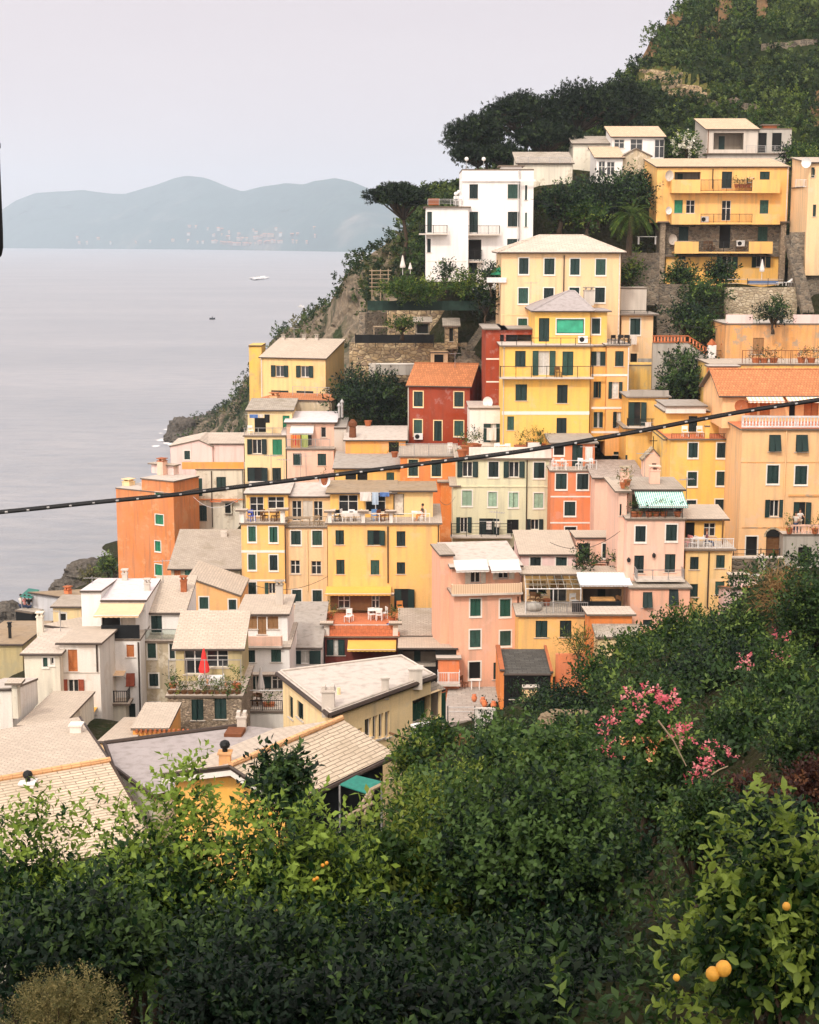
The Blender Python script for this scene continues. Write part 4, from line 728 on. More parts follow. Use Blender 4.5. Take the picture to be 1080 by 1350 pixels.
# ================================================================== near roofs
view(0, 0, 1.0)
def merge(h2, h):
    bpy.context.view_layer.update()
    M = h.root.matrix_world.inverted() @ h2.root.matrix_world
    for c in list(h2.root.children):
        L = M @ c.matrix_local; c.parent = h.root; c.matrix_parent_inverse.identity(); c.matrix_local = L
    bpy.data.objects.remove(h2.root)
def near_house(label, base):
    h = H(); h.root = empty('house', label, 'house', base, 0, HG); return h
def wall_of(h, a, b, ztop, zbot, d, mat, wins=(), vw=(0, 0, 1.0), **k):
    f = H(); f.O = Vector(a[:2]); e = Vector((b[0]-a[0], b[1]-a[1])); f.L = e.length; f.e = e/f.L; f.n = Vector((-f.e.y, f.e.x)); f.th = math.atan2(f.e.y, f.e.x); f.z0 = zbot
    f.root = empty('t', None, None, world(f, 0, 0, 0), f.th); view(*vw)
    holes = [window(f, 0, w[0], uw(f, w[1], w[2], 0), uw(f, w[3], w[4], 0), None, mat) for w in wins]
    m = MB(); z1 = ztop-zbot
    us = sorted({0, f.L, *[min(max(q[i], 0), f.L) for q in holes for i in (0, 2)]}); zs = sorted({0, z1, *[min(max(q[i], 0), z1) for q in holes for i in (1, 3)]})
    for i in range(len(us)-1):
        for j in range(len(zs)-1):
            cu, cz = (us[i]+us[i+1])/2, (zs[j]+zs[j+1])/2
            if any(q[0] < cu < q[2] and q[1] < cz < q[3] for q in holes): continue
            m.poly([(us[i], 0, zs[j]), (us[i+1], 0, zs[j]), (us[i+1], 0, zs[j+1]), (us[i], 0, zs[j+1])], mat)
    for a_, c, b_, e_ in holes:
        t = 0.19; m.poly([(a_, 0, c), (a_, 0, e_), (a_, t, e_), (a_, t, c)], mat); m.poly([(b_, 0, c), (b_, t, c), (b_, t, e_), (b_, 0, e_)], mat); m.poly([(a_, 0, e_), (b_, 0, e_), (b_, t, e_), (a_, t, e_)], mat); m.poly([(a_, 0, c), (a_, t, c), (b_, t, c), (b_, 0, c)], mat)
    for tri in k.get('extra', ()): m.poly([((Vector(p[:2])-f.O).dot(f.e), (Vector(p[:2])-f.O).dot(f.n), p[2]-zbot) for p in tri], mat)
    m.build('wall', f.root)
    return f
def roof_part(h, polys, name='roof', th=0.16, mat=NEA, under=None, extra=None):
    f = H(); f.root = empty('t', None, None, (0, 0, 0)); m = MB()
    for p, mt in polys: m.slab(p, th, mt or mat, under or GUT)
    if extra: extra(m)
    m.build(name, f.root); merge(f, h)
def mv(p, q, t): return tuple(a+(b-a)*t for a, b in zip(p, q))
V3 = lambda p: Vector(p)
# --- flat cream roof, pale yellow house (centre)
F_, L_, B_, R_ = (PZ(434.6, 940, 30), PZ(365, 885, 30), PZ(532, 864, 30), PZ(575, 889, 30))
h = near_house('pale yellow house with wide flat cream roof and three chimneys below the village', (-3, 69, 24))
c0 = tuple(sum(q)/4 for q in zip(F_, L_, B_, R_)); ins = lambda p, t=0.07: mv(p, c0, t)
w1 = wall_of(h, ins(L_), ins(F_), 29.9, 23, 5, CRM2, [('s', 381, 916, 386.5, 949), ('s', 391.5, 922, 400, 951)]); merge(w1, h)
w2 = wall_of(h, ins(F_), ins(R_), 29.9, 23, 5, CRM2, [('g', 470, 962, 478, 966), ('g', 481, 949, 490, 971), ('g', 491.5, 945, 498, 974), ('g', 499.5, 942, 506, 972), ('g', 508, 939, 514, 971), ('d', 544, 924, 582, 945), ('d', 570, 956, 578, 962)]); merge(w2, h)
w3 = wall_of(h, ins(R_), ins(B_), 29.9, 23, 5, CRM2); merge(w3, h); w4 = wall_of(h, ins(B_), ins(L_), 29.9, 23, 5, CRM2); merge(w4, h)
def edge(m):
    for a, b in ((L_, F_), (F_, R_)):
        a, b = V3(a), V3(b); m.tube([a+V3((0, 0, -.12)), b+V3((0, 0, -.12))], 0.11, GUT, 6)
    for a, b in ((L_, F_), (F_, R_), (R_, B_), (B_, L_)):
        m.tube([mv(a, c0, .05)[:2]+(30.05,), mv(b, c0, .05)[:2]+(30.05,)], 0.05, LGR, 5)
roof_part(h, [([F_, R_, B_, L_], MEC)], extra=edge)
ra, rb, rc, rd = PZ(449, 943, 29.3), PZ(573, 898, 29.3), PZ(588, 908, 28.75), PZ(467, 952, 28.75)
roof_part(h, [([rd, rc, rb, ra], SLA)], 'porch_roof', 0.1)
m = MB(); a, b = V3(rc), V3(mv(rd, rc, 0.62)); o = V3((0, 0, -0.15))
gm = MB(); n = 16
for i in range(n):
    t = i/n; p = a.lerp(b, t)+o; q = a.lerp(b, (i+1)/n)+o; k = V3((0.05, -0.05, 0)) if i % 2 else V3((0, 0, 0)); gm.poly([p+k, q-k, q-k+V3((0, 0, -1.5)), p+k+V3((0, 0, -1.5))], SHM)
f = H(); f.root = empty('t', None, None, (0, 0, 0)); gm.build('curtain', f.root); merge(f, h)
def box_chimney(h, px, py, z, w, hg, mat, top=None, nm='chimney'):
    f = H(); f.root = empty('t', None, None, (0, 0, 0)); p = PZ(px, py, z); m = MB(); a = w/2
    m.box((p[0]-a, p[1]-a, z-.5), (p[0]+a, p[1]+a, z+hg), mat); m.box((p[0]-a-.05, p[1]-a-.05, z+hg), (p[0]+a+.05, p[1]+a+.05, z+hg+.07), mat)
    if top == 'ball': m.lathe([(.1, 0), (.1, .12), (.17, .16), (.2, .27), (.16, .38), (.04, .44)], IRN, (p[0], p[1], z+hg+.07), 10)
    elif top == 'slab':
        for i in (-1, 1): m.box((p[0]+i*a*.7-.08, p[1]-a, z+hg+.07), (p[0]+i*a*.7+.08, p[1]+a, z+hg+.27), mat)
    o = m.build(nm, f.root); merge(f, h); return p
box_chimney(h, 433, 929, 30.1, .55, .62, LGR, 'slab'); box_chimney(h, 508, 907, 30.1, .34, .45, LGR); box_chimney(h, 548, 893, 30.1, .62, .42, LGR)
f = H(); f.root = empty('t', None, None, (0, 0, 0)); m = MB(); p = PZ(447, 944, 29); m.tube([(p[0], p[1], 27), (p[0], p[1], 30.3)], 0.09, CRM2); m.build('flue', f.root); merge(f, h)
GROUND += [(q[0], q[1], 24.0) for q in (F_, L_, B_, R_)]; NH4 = h
# --- gabled yellow house
A = PZ(304, 1010, 31); B = PZ(451, 948, 31); Cc = PZ(521, 993, 29.9); D = tuple(a+c-b for a, b, c in zip(A, B, Cc)); E = PZ(213, 1021, 29.9); G_ = tuple(b+e-a for a, b, e in zip(A, B, E))
h = near_house('deep yellow house with gabled ribbed slate roof and orange ridge tiles in front', (-5, 59, 24))
c0 = tuple(sum(q)/4 for q in zip(Cc, D, E, G_)); q = lambda p: mv(p, c0, 0.11)
ax = V3(mv(q(E), q(D), .5)); w1 = wall_of(h, q(E), q(D), 29.75, 22.5, 5, HOY, (), extra=[[q(E)[:2]+(29.75,), q(D)[:2]+(29.75,), (ax.x, ax.y, 30.78)]]); merge(w1, h)
for a, b in ((D, Cc), (Cc, G_), (G_, E)): merge(wall_of(h, q(a), q(b), 29.7, 22.5, 5, YEL2 if a != D else CLK), h)  # D side wall is near-black: deep yard shade put into its colour
def ridge(m):
    m.tube([V3(A)+V3((0, 0, .05)), V3(B)+V3((0, 0, .05))], 0.12, RDG, 8)
    for a, b in ((E, A), (A, D)):
        a, b = V3(a), V3(b); d = V3((B[0]-A[0], B[1]-A[1], 0)).normalized()*0.03; m.slab([a-d+V3((0, 0, -.16)), b-d+V3((0, 0, -.16)), b+d*6+V3((0, 0, -.16)), a+d*6+V3((0, 0, -.16))], 0.2, WIN)
        m.tube([a-d+V3((0, 0, .0)), b-d+V3((0, 0, .0))], 0.06, GUT, 5)
    m.tube([V3(D)+V3((.06, -.06, -.1)), V3(Cc)+V3((.06, -.06, -.1))], 0.09, GUT, 6)
roof_part(h, [([A, D, Cc, B], NEA), ([E, A, B, G_], SLA)], extra=ridge)
box_chimney(h, 297, 1006, 30.75, .42, .38, COD, 'ball'); GROUND += [(x, y, 23.4) for x, y, _ in (Cc, D, E, G_)]
# --- flat lilac roof
h = near_house('house with wide lilac grey membrane roof and brown skylight', (-8, 66, 23))
pts = [PZ(200, 1049, 28), PZ(330, 1015, 28), PZ(400, 965, 28), PZ(326, 957, 28), PZ(138, 981, 28), PZ(149, 1011, 28)]
def rim(m):
    a, b = V3(pts[3]), V3(pts[4]); m.tube([a+V3((0, 0, .06)), b+V3((0, 0, .06))], 0.1, GUT, 6); m.tube([V3(pts[4]), V3(pts[5]), V3(pts[0])], 0.1, GUT, 6)
roof_part(h, [(pts, MEM)], extra=rim); c0 = tuple(sum(x)/6 for x in zip(*pts))
for a, b in ((0, 1), (1, 2), (2, 3), (3, 4), (4, 5), (5, 0)): merge(wall_of(h, mv(pts[a], c0, .06), mv(pts[b], c0, .06), 27.9, 21, 4, IVO), h)
f = H(); f.root = empty('t', None, None, (0, 0, 0)); m = MB(); p = PZ(309, 968, 28); m.slab([(p[0]-.42, p[1]-.4, 28.14), (p[0]+.36, p[1]-.46, 28.14), (p[0]+.48, p[1]+.35, 28.22), (p[0]-.3, p[1]+.42, 28.22)], 0.2, RUS); m.build('skylight', f.root); merge(f, h)
box_chimney(h, 319, 962, 28, .4, .6, LGR, 'slab'); GROUND += [(x, y, 22) for x, y, _ in pts]
# --- big sandy roof lower left
ra = PZ(-120, 1048.7, 29); rb = PZ(145, 1003, 29); rm = PZ(122, 970, 28.75); rf = PZ(105, 945, 28.35); n1 = PZ(180, 1065, 28)
sl = V3(n1)-V3(rb); n2 = tuple(V3(rb)+sl*1.7); l2 = tuple(V3(ra)+sl*1.7); fl = tuple(V3(ra)+V3(rf)-V3(rb)); ml = tuple(V3(ra)+V3(rm)-V3(rb))
h = near_house('large house with sandy ribbed slate roof and white chimney at the lower left corner', (-14, 61, 23))
def rd_(m): m.tube([V3(ra)+V3((0, 0, .04)), V3(rb)+V3((0, 0, .04))], 0.13, RDG, 8); m.tube([V3(rf), V3(rm), V3(rb)], .05, GUT, 5); m.tube([V3(rb), V3(n2)], .06, GUT, 5)
roof_part(h, [([l2, n2, rb, ra], NEA), ([ra, rb, rm, ml], SLA), ([ml, rm, rf, fl], SLA)], extra=rd_); c0 = tuple(sum(x)/4 for x in zip(n2, l2, rf, fl))
for a, b in ((l2, n2), (n2, rf), (rf, fl)): merge(wall_of(h, mv(a, c0, .06), mv(b, c0, .06), 26.9, 21.5, 4, IVO), h)
box_chimney(h, 38, 1056, 28.1, .55, .75, WHT, 'ball'); box_chimney(h, 101, 966, 28.6, .5, .35, WHD); GROUND += [(n2[0], n2[1], 22.5), (l2[0], l2[1], 23), (rf[0], rf[1], 22.5), (fl[0], fl[1], 22)]
# ================================================================== terrain
GROUND += [(-10, 0, 46), (0, 0, 46.6), (10, 0, 47.5), (-8, 8, 43), (-3, 9, 44.4), (0.5, 9.5, 44.9), (4, 9, 45.2), (8, 9, 46), (-6, 14, 40.5), (-1, 14, 41.8), (3, 14, 43.2), (9, 14, 45), (-9, 20, 37), (0, 20, 39), (5, 20, 41.3), (10, 20, 43.5), (-12, 30, 31), (0, 30, 33.6), (5, 30, 37.5), (9, 30, 40.5), (16, 30, 44.5), (-14, 45, 25.5), (0, 45, 28.5), (6, 45, 33.5), (10, 45, 37), (16, 45, 41.5), (-6, 52, 24.5), (0, 60, 26), (5, 62, 29.5), (10, 62, 33), (16, 62, 36.8), (24, 62, 41), (1, 80, 22), (6, 78, 26.5), (11, 78, 27), (18, 78, 31), (28, 78, 39), (0, 92, 17.5), (5.5, 96, 17.2), (2, 102, 17.5), (5, 104, 18), (7, 90, 20), (14, 92, 20.5), (20, 92, 22), (25, 92, 23.5), (34, 92, 29), (19, 100, 22), (28, 100, 23.5),
  (-45, 30, 25), (-45, 60, 16), (-40, 90, 12), (-36, 110, 14), (-34, 125, 13), (-36, 145, 6), (-40, 165, 3), (-31, 167, 8.5), (-26, 166, 9.5), (-35, 160, 5.5), (-30, 155, 8), (-26, 157, 10), (-30, 147, 9.5), (-24, 168, 11), (-22, 149, 19), (-17, 155, 20), (-16, 164, 21), (-19, 170, 18), (-12, 168, 25), (-14, 150, 19), (-9, 150, 22), (-20, 160, 16), (-25, 150, 13), (-20, 172, 14), (42, 158, 45), (33, 155, 42.3), (37, 154, 41.5), (30, 157, 42.8), (35, 150, 40), (41, 150, 40), (45, 156, 43), (-46, 185, 1.2), (-53, 205, 0.2), (-60, 222, -3), (-80, 180, -5), (-90, 120, -5), (-100, 60, -5), (-45, 240, -5), (-30, 215, 3), (-33, 190, 6), (-31, 176, 11), (-25, 205, 8), (-20, 225, 2), (-10, 240, 2), (-60, 160, -3), (-58, 130, -2), (-60, 100, 2),
  (40, 30, 55), (50, 60, 58), (45, 92, 45), (50, 120, 38), (55, 140, 44), (60, 165, 48), (45, 165, 44), (70, 120, 60), (38, 108, 24), (30, 114, 24.5), (26, 112, 24.2), (40, 150, 40)]
def tz(x, y, wt=14.0):
    return CZ-y*math.tan(0)
GROUND += [tuple(V3(P(a, b, y))-V3((0, 0, 2.2))) for a, b, y in ((608, 478, 158), (625, 455, 160.5), (642, 430, 163.5), (660, 405, 166), (642, 496, 156), (628, 475, 158), (470, 470, 158), (540, 470, 159.5), (590, 500, 157), (480, 500, 155), (560, 500, 155), (650, 470, 157))]+[(x, y, -4) for x in (-56, -68, -85) for y in range(60, 265, 12)]+[(x, y, 1.0 if x < -28 else 3.0) for x in (-46, -36, -26, -14) for y in range(196, 266, 12)]
GP = np.array(GROUND)
def ground_z(X, Y):
    X = np.asarray(X, float); Y = np.asarray(Y, float); sh = X.shape; X = X.ravel(); Y = Y.ravel(); out = np.empty(X.size)
    for i in range(0, X.size, 4000):
        d2 = (X[i:i+4000, None]-GP[None, :, 0])**2+(Y[i:i+4000, None]-GP[None, :, 1])**2+2.0
        w = d2**-2.0; out[i:i+4000] = (w*GP[None, :, 2]).sum(1)/w.sum(1)
    return out.reshape(sh)
def gz(x, y): return float(ground_z(np.array([x]), np.array([y]))[0])
def grid_mesh(name, V, mat, kind='structure', smooth=True):
    n, k = V.shape[:2]; me = bpy.data.meshes.new(name); idx = np.arange(n*k).reshape(n, k)
    f = np.stack([idx[:-1, :-1], idx[:-1, 1:], idx[1:, 1:], idx[1:, :-1]], -1).reshape(-1, 4)
    me.from_pydata(V.reshape(-1, 3).tolist(), [], f.tolist()); me.materials.append(mat)
    me.polygons.foreach_set('use_smooth', [smooth]*len(me.polygons)); me.update()
    o = bpy.data.objects.new(name, me); C.objects.link(o); o['kind'] = kind; return o
def earth(key, c1, c2, c3, sc=0.35, rock=None, rock_t=(0.52, 0.62)):
    m, nt, b = newmat(key); L = nt.links; g = N(nt, 'ShaderNodeNewGeometry')
    n1 = N(nt, 'ShaderNodeTexNoise'); n1.inputs['Scale'].default_value = sc; n1.inputs['Detail'].default_value = 9; n1.inputs['Roughness'].default_value = 0.68; L.new(g.outputs['Position'], n1.inputs['Vector'])
    n2 = N(nt, 'ShaderNodeTexNoise'); n2.inputs['Scale'].default_value = sc*6; n2.inputs['Detail'].default_value = 8; L.new(g.outputs['Position'], n2.inputs['Vector'])
    c = mixc(nt, ramp(nt, n1.outputs[0], [(0.38, 0.0), (0.62, 1.0)]), c1, c2); c = mixc(nt, ramp(nt, n2.outputs[0], [(0.45, 0.0), (0.7, 0.8)]), c, c3)
    if rock:
        mp = N(nt, 'ShaderNodeMapping'); mp.inputs['Location'].default_value = (31, 7, 3); L.new(g.outputs['Position'], mp.inputs[0])
        n3 = N(nt, 'ShaderNodeTexNoise'); n3.inputs['Scale'].default_value = sc*0.5; n3.inputs['Detail'].default_value = 8; n3.inputs['Roughness'].default_value = 0.6; L.new(mp.outputs[0], n3.inputs['Vector'])
        rk = mixc(nt, ramp(nt, n2.outputs[0], [(0.35, 0.0), (0.65, 1.0)]), rock, mul(rock, 0.45)); c = mixc(nt, ramp(nt, n3.outputs[0], [(rock_t[0], 0.0), (rock_t[1], 1.0)]), c, rk)
    L.new(c, b.inputs['Base Color']); b.inputs['Roughness'].default_value = 0.97; b.inputs['Specular IOR Level'].default_value = 0.05; bump(nt, b, n2.outputs[0], 0.4, 0.8); MATS[key] = m; return m
GRD = earth('garden earth', (0.030, 0.026, 0.013), (0.018, 0.026, 0.008), (0.05, 0.043, 0.026), 0.5)
xs = np.linspace(-110, 110, 177); ys = np.linspace(-12, 262, 220); X, Y = np.meshgrid(xs, ys)
Z = ground_z(X, Y); nz = np.array([noise.fractal(Vector((a*.25, b*.25, 0)), 1.0, 2.0, 4) for a, b in zip(X.ravel(), Y.ravel())]).reshape(X.shape)
grid_mesh('ground', np.stack([X, Y, Z+nz*0.25], -1), GRD)
# ---- street and courtyard
PAV = tiles('street paving', (0.44, 0.38, 0.33), 0.6, 0.4, 0.7, var=0.1)
def sheet(name, pts, th, mat): m = MB(); m.slab(pts, th, mat); o = m.build(name); o['kind'] = 'structure'; return o
view(800, 540); sheet('street', [PZ(vx(640), vy(905), 24.8), PZ(vx(930), vy(880), 24.8), PZ(vx(1300), vy(800), 24.8), PZ(vx(1300), vy(745), 24.8), PZ(vx(640), vy(790), 24.8)], 1.6, PAV)
view(560, 680); sheet('courtyard', [PZ(vx(90), vy(1060), 19.3), PZ(vx(250), vy(1035), 19.3), PZ(vx(420), vy(995), 19.3), PZ(vx(385), vy(868), 19.3), PZ(vx(120), vy(872), 19.3)], 1.2, PAV)
# ---- sea, far coast
def sea_mat():
    m, nt, b = newmat('sea water'); L = nt.links; g = N(nt, 'ShaderNodeNewGeometry')
    mp = N(nt, 'ShaderNodeMapping'); mp.inputs['Scale'].default_value = (0.35, 1.0, 1.0); L.new(g.outputs['Position'], mp.inputs[0])
    n1 = N(nt, 'ShaderNodeTexNoise'); n1.inputs['Scale'].default_value = 0.22; n1.inputs['Detail'].default_value = 8; n1.inputs['Roughness'].default_value = 0.62; L.new(mp.outputs[0], n1.inputs['Vector'])
    n2 = N(nt, 'ShaderNodeTexNoise'); n2.inputs['Scale'].default_value = 0.012; n2.inputs['Detail'].default_value = 6; L.new(mp.outputs[0], n2.inputs['Vector'])
    c = mixc(nt, ramp(nt, n2.outputs[0], [(0.35, 0.0), (0.65, 1.0)]), (0.27, 0.275, 0.29), (0.33, 0.325, 0.335))
    c = mixc(nt, ramp(nt, n1.outputs[0], [(0.42, 0.0), (0.66, 0.5)]), c, (0.18, 0.205, 0.245))
    L.new(c, b.inputs['Base Color']); b.inputs['Roughness'].default_value = 0.35; b.inputs['IOR'].default_value = 1.33; bump(nt, b, n1.outputs[0], 1.1, 0.55); MATS['sea'] = m; return m
sm = MB(); ring = [(-9500, -60), (9500, -60), (9500, 10500), (-9500, 10500)]; sm.poly([(x, y, 0) for x, y in ring], sea_mat()); tag(sm.build('sea'), kind='structure')
sil = [(-420, 250), (-260, 262), (-120, 240), (-60, 262), (0, 278), (20, 265), (45, 255), (75, 253), (110, 250), (140, 254), (165, 256), (200, 245), (230, 235), (245, 231.5), (270, 234), (300, 246), (320, 252), (345, 245), (375, 241), (400, 243.5), (415, 238.5), (440, 235), (465, 240), (490, 250), (520, 268), (545, 284), (600, 255), (700, 235), (850, 215), (1000, 240), (1200, 225)]
px = np.linspace(-420, 1200, 300); py = np.interp(px, [a for a, b in sil], [b for a, b in sil]); rows = []
Yb = np.interp(px, [-420, 0, 250, 480, 1200], [9000, 8300, 7300, 5900, 4300])
for j in range(26):
    t = j/25; row = []
    for a, b, y0 in zip(px, py, Yb):
        top = P(a, b, y0+900); base = ((a-540)/FL*y0*1.01, y0, 0.0); s = t**1.15 if j else 0
        q = [base[i]+(top[i]-base[i])*t for i in range(3)]; q[2] = top[2]*(0.12*min(1, t*8)+0.88*t**0.9) if t > 0 else -4
        f = noise.fractal(Vector((q[0]/420, q[1]/420, 3.1)), 0.9, 2.1, 6); r = noise.ridged_multi_fractal(Vector((q[0]/900, q[1]/900, 1.7)), 0.8, 2.0, 5, 1.0, 2.0)
        k = math.sin(PI*t)**0.8; q[2] += k*(f*42+(r-1.2)*44)+(t > 0.97)*f*5; q[1] += k*f*160; row.append(q)
    rows.append(row)
rows.append([(q[0]*1.15, q[1]+1200, -5) for q in rows[-1]])
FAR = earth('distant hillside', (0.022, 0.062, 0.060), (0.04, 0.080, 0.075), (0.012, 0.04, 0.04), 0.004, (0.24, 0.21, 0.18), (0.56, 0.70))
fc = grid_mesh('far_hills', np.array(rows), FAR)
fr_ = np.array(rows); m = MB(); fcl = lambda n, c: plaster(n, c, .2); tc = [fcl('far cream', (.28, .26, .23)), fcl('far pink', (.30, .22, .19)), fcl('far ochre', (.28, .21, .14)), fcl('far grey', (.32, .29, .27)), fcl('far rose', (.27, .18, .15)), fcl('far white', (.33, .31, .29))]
for k in range(100):
    u = rng.choice([rng.normal(318, 26), rng.normal(330, 40), rng.normal(385, 30), rng.uniform(100, 470)], p=[.55, .2, .15, .1]); t = abs(rng.normal(0, 0.05)) if k < 170 else abs(rng.normal(0, .12))
    i = int(np.clip(1+t*25, 1, 20)); j = int(np.clip((u+420)/1620*299, 0, 299)); q = fr_[i, j]+np.array([rng.uniform(-12, 12), -10, 0]); w, d, e = rng.uniform(6, 15), 8, rng.uniform(4, 9)
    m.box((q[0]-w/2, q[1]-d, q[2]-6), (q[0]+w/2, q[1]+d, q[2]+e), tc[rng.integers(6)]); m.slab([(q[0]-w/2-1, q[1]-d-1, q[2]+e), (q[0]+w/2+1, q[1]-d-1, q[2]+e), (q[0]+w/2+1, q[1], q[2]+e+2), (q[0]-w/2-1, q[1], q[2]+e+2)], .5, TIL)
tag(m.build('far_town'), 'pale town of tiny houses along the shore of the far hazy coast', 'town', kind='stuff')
# ---- hill behind the village
HP = np.array([540, 560, 600, 650, 700, 760, 800, 850, 880, 900, 960, 1020, 1090, 1250]); HT = np.array([275, 272, 262, 245, 222, 185, 150, 72, 28, -4, -55, -95, -150, -260]); HYS = np.array([200, 201, 204, 208, 212, 218, 222, 235, 243, 250, 262, 272, 283, 300])
pxs = np.linspace(548, 1250, 190); V = []
for a in pxs:
    tp = np.interp(a, HP, HT); yt = np.interp(a, HP, HYS); p0 = P(a, 345, 168); p1 = P(a, max(232, tp+8), 190); p2 = P(a, tp, yt); col = []
    for j in range(70):
        t = j/69
        q = V3(p0).lerp(V3(p1), t/0.25) if t < 0.25 else V3(p1).lerp(V3(p2), (t-.25)/.75)
        f = noise.fractal(Vector((q.x*.07, q.y*.07, q.z*.07)), 0.9, 2.1, 6); g = noise.fractal(Vector((q.x*.4, q.y*.4, q.z*.4)), 1, 2, 3)
        am = min(1, max(0, (t-.2)*4)); q += V3((0, -0.5, 0.8))*(f*2.6*am+g*.35*am)
        col.append(q)
    col.append(V3(p2)+V3((2, 12, -2))); col.append(V3(p2)+V3((4, 40, -30))); V.append(col)
HV = np.array([[tuple(q) for q in c] for c in V])
HIL = earth('green hillside', (0.014, 0.022, 0.008), (0.030, 0.040, 0.013), (0.008, 0.013, 0.006), 0.16, (0.26, 0.15, 0.075), (0.60, 0.70)); grid_mesh('hillside', HV, HIL)
# bare earth scars and old terrace walls on the hill
def proj(q):
    d = (q[1]*cp-(q[2]-CZ)*sp); return 540+FL*q[0]/d, 675-FL*(q[1]*sp+(q[2]-CZ)*cp)/d
HPX = np.array([[proj(q) for q in c] for c in HV])
OCH = earth('ochre bare earth', (0.24, 0.13, 0.065), (0.17, 0.11, 0.06), (0.09, 0.075, 0.04), 0.9); DRG = earth('dry terrace grass', (0.10, 0.105, 0.03), (0.16, 0.13, 0.045), (0.05, 0.07, 0.02), 0.5)
for cx, cy, rx, ry, mt in ((886, 30, 13, 11, OCH), (848, 77, 22, 10, OCH), (850, 66, 8, 10, OCH), (952, 14, 10, 18, OCH), (1002, 8, 8, 22, OCH), (874, 106, 40, 12, DRG), (905, 124, 30, 8, DRG), (1076, 150, 8, 22, OCH)):
    m = MB()
    for i in range(HV.shape[0]-1):
        for j in range(HV.shape[1]-3):
            x, y = HPX[i, j]; e = noise.noise(Vector((x*.09, y*.09, cx)))*.7
            if ((x-cx)/rx)**2+((y-cy)/ry)**2 < 1+e: m.poly([V3(HV[a, b])+V3((0, -.14, .16)) for a, b in ((i, j), (i+1, j), (i+1, j+1), (i, j+1))], mt)
    if m.f: o = m.build('bare_slope', None, True); o['kind'] = 'structure'
k = 0
for x0, x1, y in ((843, 884, 97), (850, 900, 104), (846, 905, 111), (872, 925, 118), (880, 935, 125), (1000, 1078, 60), (925, 1000, 137)):
    pts = []
    for x in np.arange(x0, x1, 4.0):
        d = (HPX[..., 0]-x)**2+((HPX[..., 1]-y)-1.2*math.sin(x*.11))**2; i, j = np.unravel_index(d[:, :68].argmin(), d[:, :68].shape); pts.append(V3(HV[i, j])+V3((0, -.35, 0)))
    ss = [pts[0]]+[(pts[i-1]+pts[i]+pts[i+1])/3 for i in range(1, len(pts)-1)]+[pts[-1]]; r = empty('terrace_wall', ['upper left', 'second', 'third', 'fourth', 'lowest of the stepped set of', 'long right hand', 'single low'][k]+' dry stone terrace wall on the green hill', 'wall', ss[0], 0, 'dry stone terrace walls on the hill'); m = MB(); k += 1
    for p, q in zip(ss[:-1], ss[1:]): a_, b_ = p-ss[0], q-ss[0]; u = V3((0, 0, .55)); w = V3((0, .5, 0)); m.poly([a_-u, b_-u, b_+u, a_+u], STD if k > 5 else STO); m.poly([a_+u, b_+u, b_+u+w, a_+u+w], STO)
    m.build('wall_body', r)
# ---- sea cliff on the left of the village
top = [(590, 266, 198), (560, 280, 199), (530, 306, 201), (495, 330, 206), (470, 347, 215), (440, 392, 235), (405, 420, 270), (365, 441, 310), (330, 493, 340), (305, 531, 370), (285, 548, 395), (238, 557, 432)]
mid = [(590, 330, 182), (560, 345, 183), (530, 360, 187), (500, 380, 190), (475, 400, 194), (447, 430, 206), (415, 452, 238), (378, 475, 278), (340, 522, 312), (312, 550, 345), (290, 561, 378), (238, 566, 420)]
bot = [(590, 450, 170), (560, 470, 170), (530, 490, 172), (495, 500, 173), (470, 510, 175), (440, 520, 180), (405, 545, 205), (365, 570, 240), (335, 588, 262), (312, 600, 290), (290, 605, 330), (238, 575, 408)]
def res(pl, n):
    pl = np.array(pl, float); s = np.linspace(0, len(pl)-1, n); i = np.arange(len(pl)); return np.stack([np.interp(s, i, pl[:, k]) for k in range(3)], -1)
n = 170; T, M_, Bt = res(top, n), res(mid, n), res(bot, n); CV = []
for i in range(n):
    a, b, c = V3(P(*T[i])), V3(P(*M_[i])), V3(P(*Bt[i])); col = [a+V3((-10, 25, -40)), a+V3((-3, 6, -5))]
    for j in range(60):
        t = j/59; q = a.lerp(b, t/.5) if t < .5 else b.lerp(c, (t-.5)/.5)
        f = noise.ridged_multi_fractal(Vector((q.x*.06, q.y*.06, q.z*.10)), 0.9, 2.1, 6, 1.0, 2.0)-1.1; g = noise.fractal(Vector((q.x*.5, q.y*.5, q.z*.25)), .9, 2, 4); k = min(1, t*5+.25)
        col.append(q+V3((-.5, -1, .25))*(f*2.4*k+g*.8*k))
    CV.append(col)
CVA = np.array([[tuple(q) for q in c] for c in CV]); CLF = earth('cliff rock', (0.24, 0.185, 0.13), (0.10, 0.085, 0.065), (0.33, 0.26, 0.18), 0.22, (0.05, 0.065, 0.028), (0.50, 0.60)); grid_mesh('cliff', CVA, CLF)
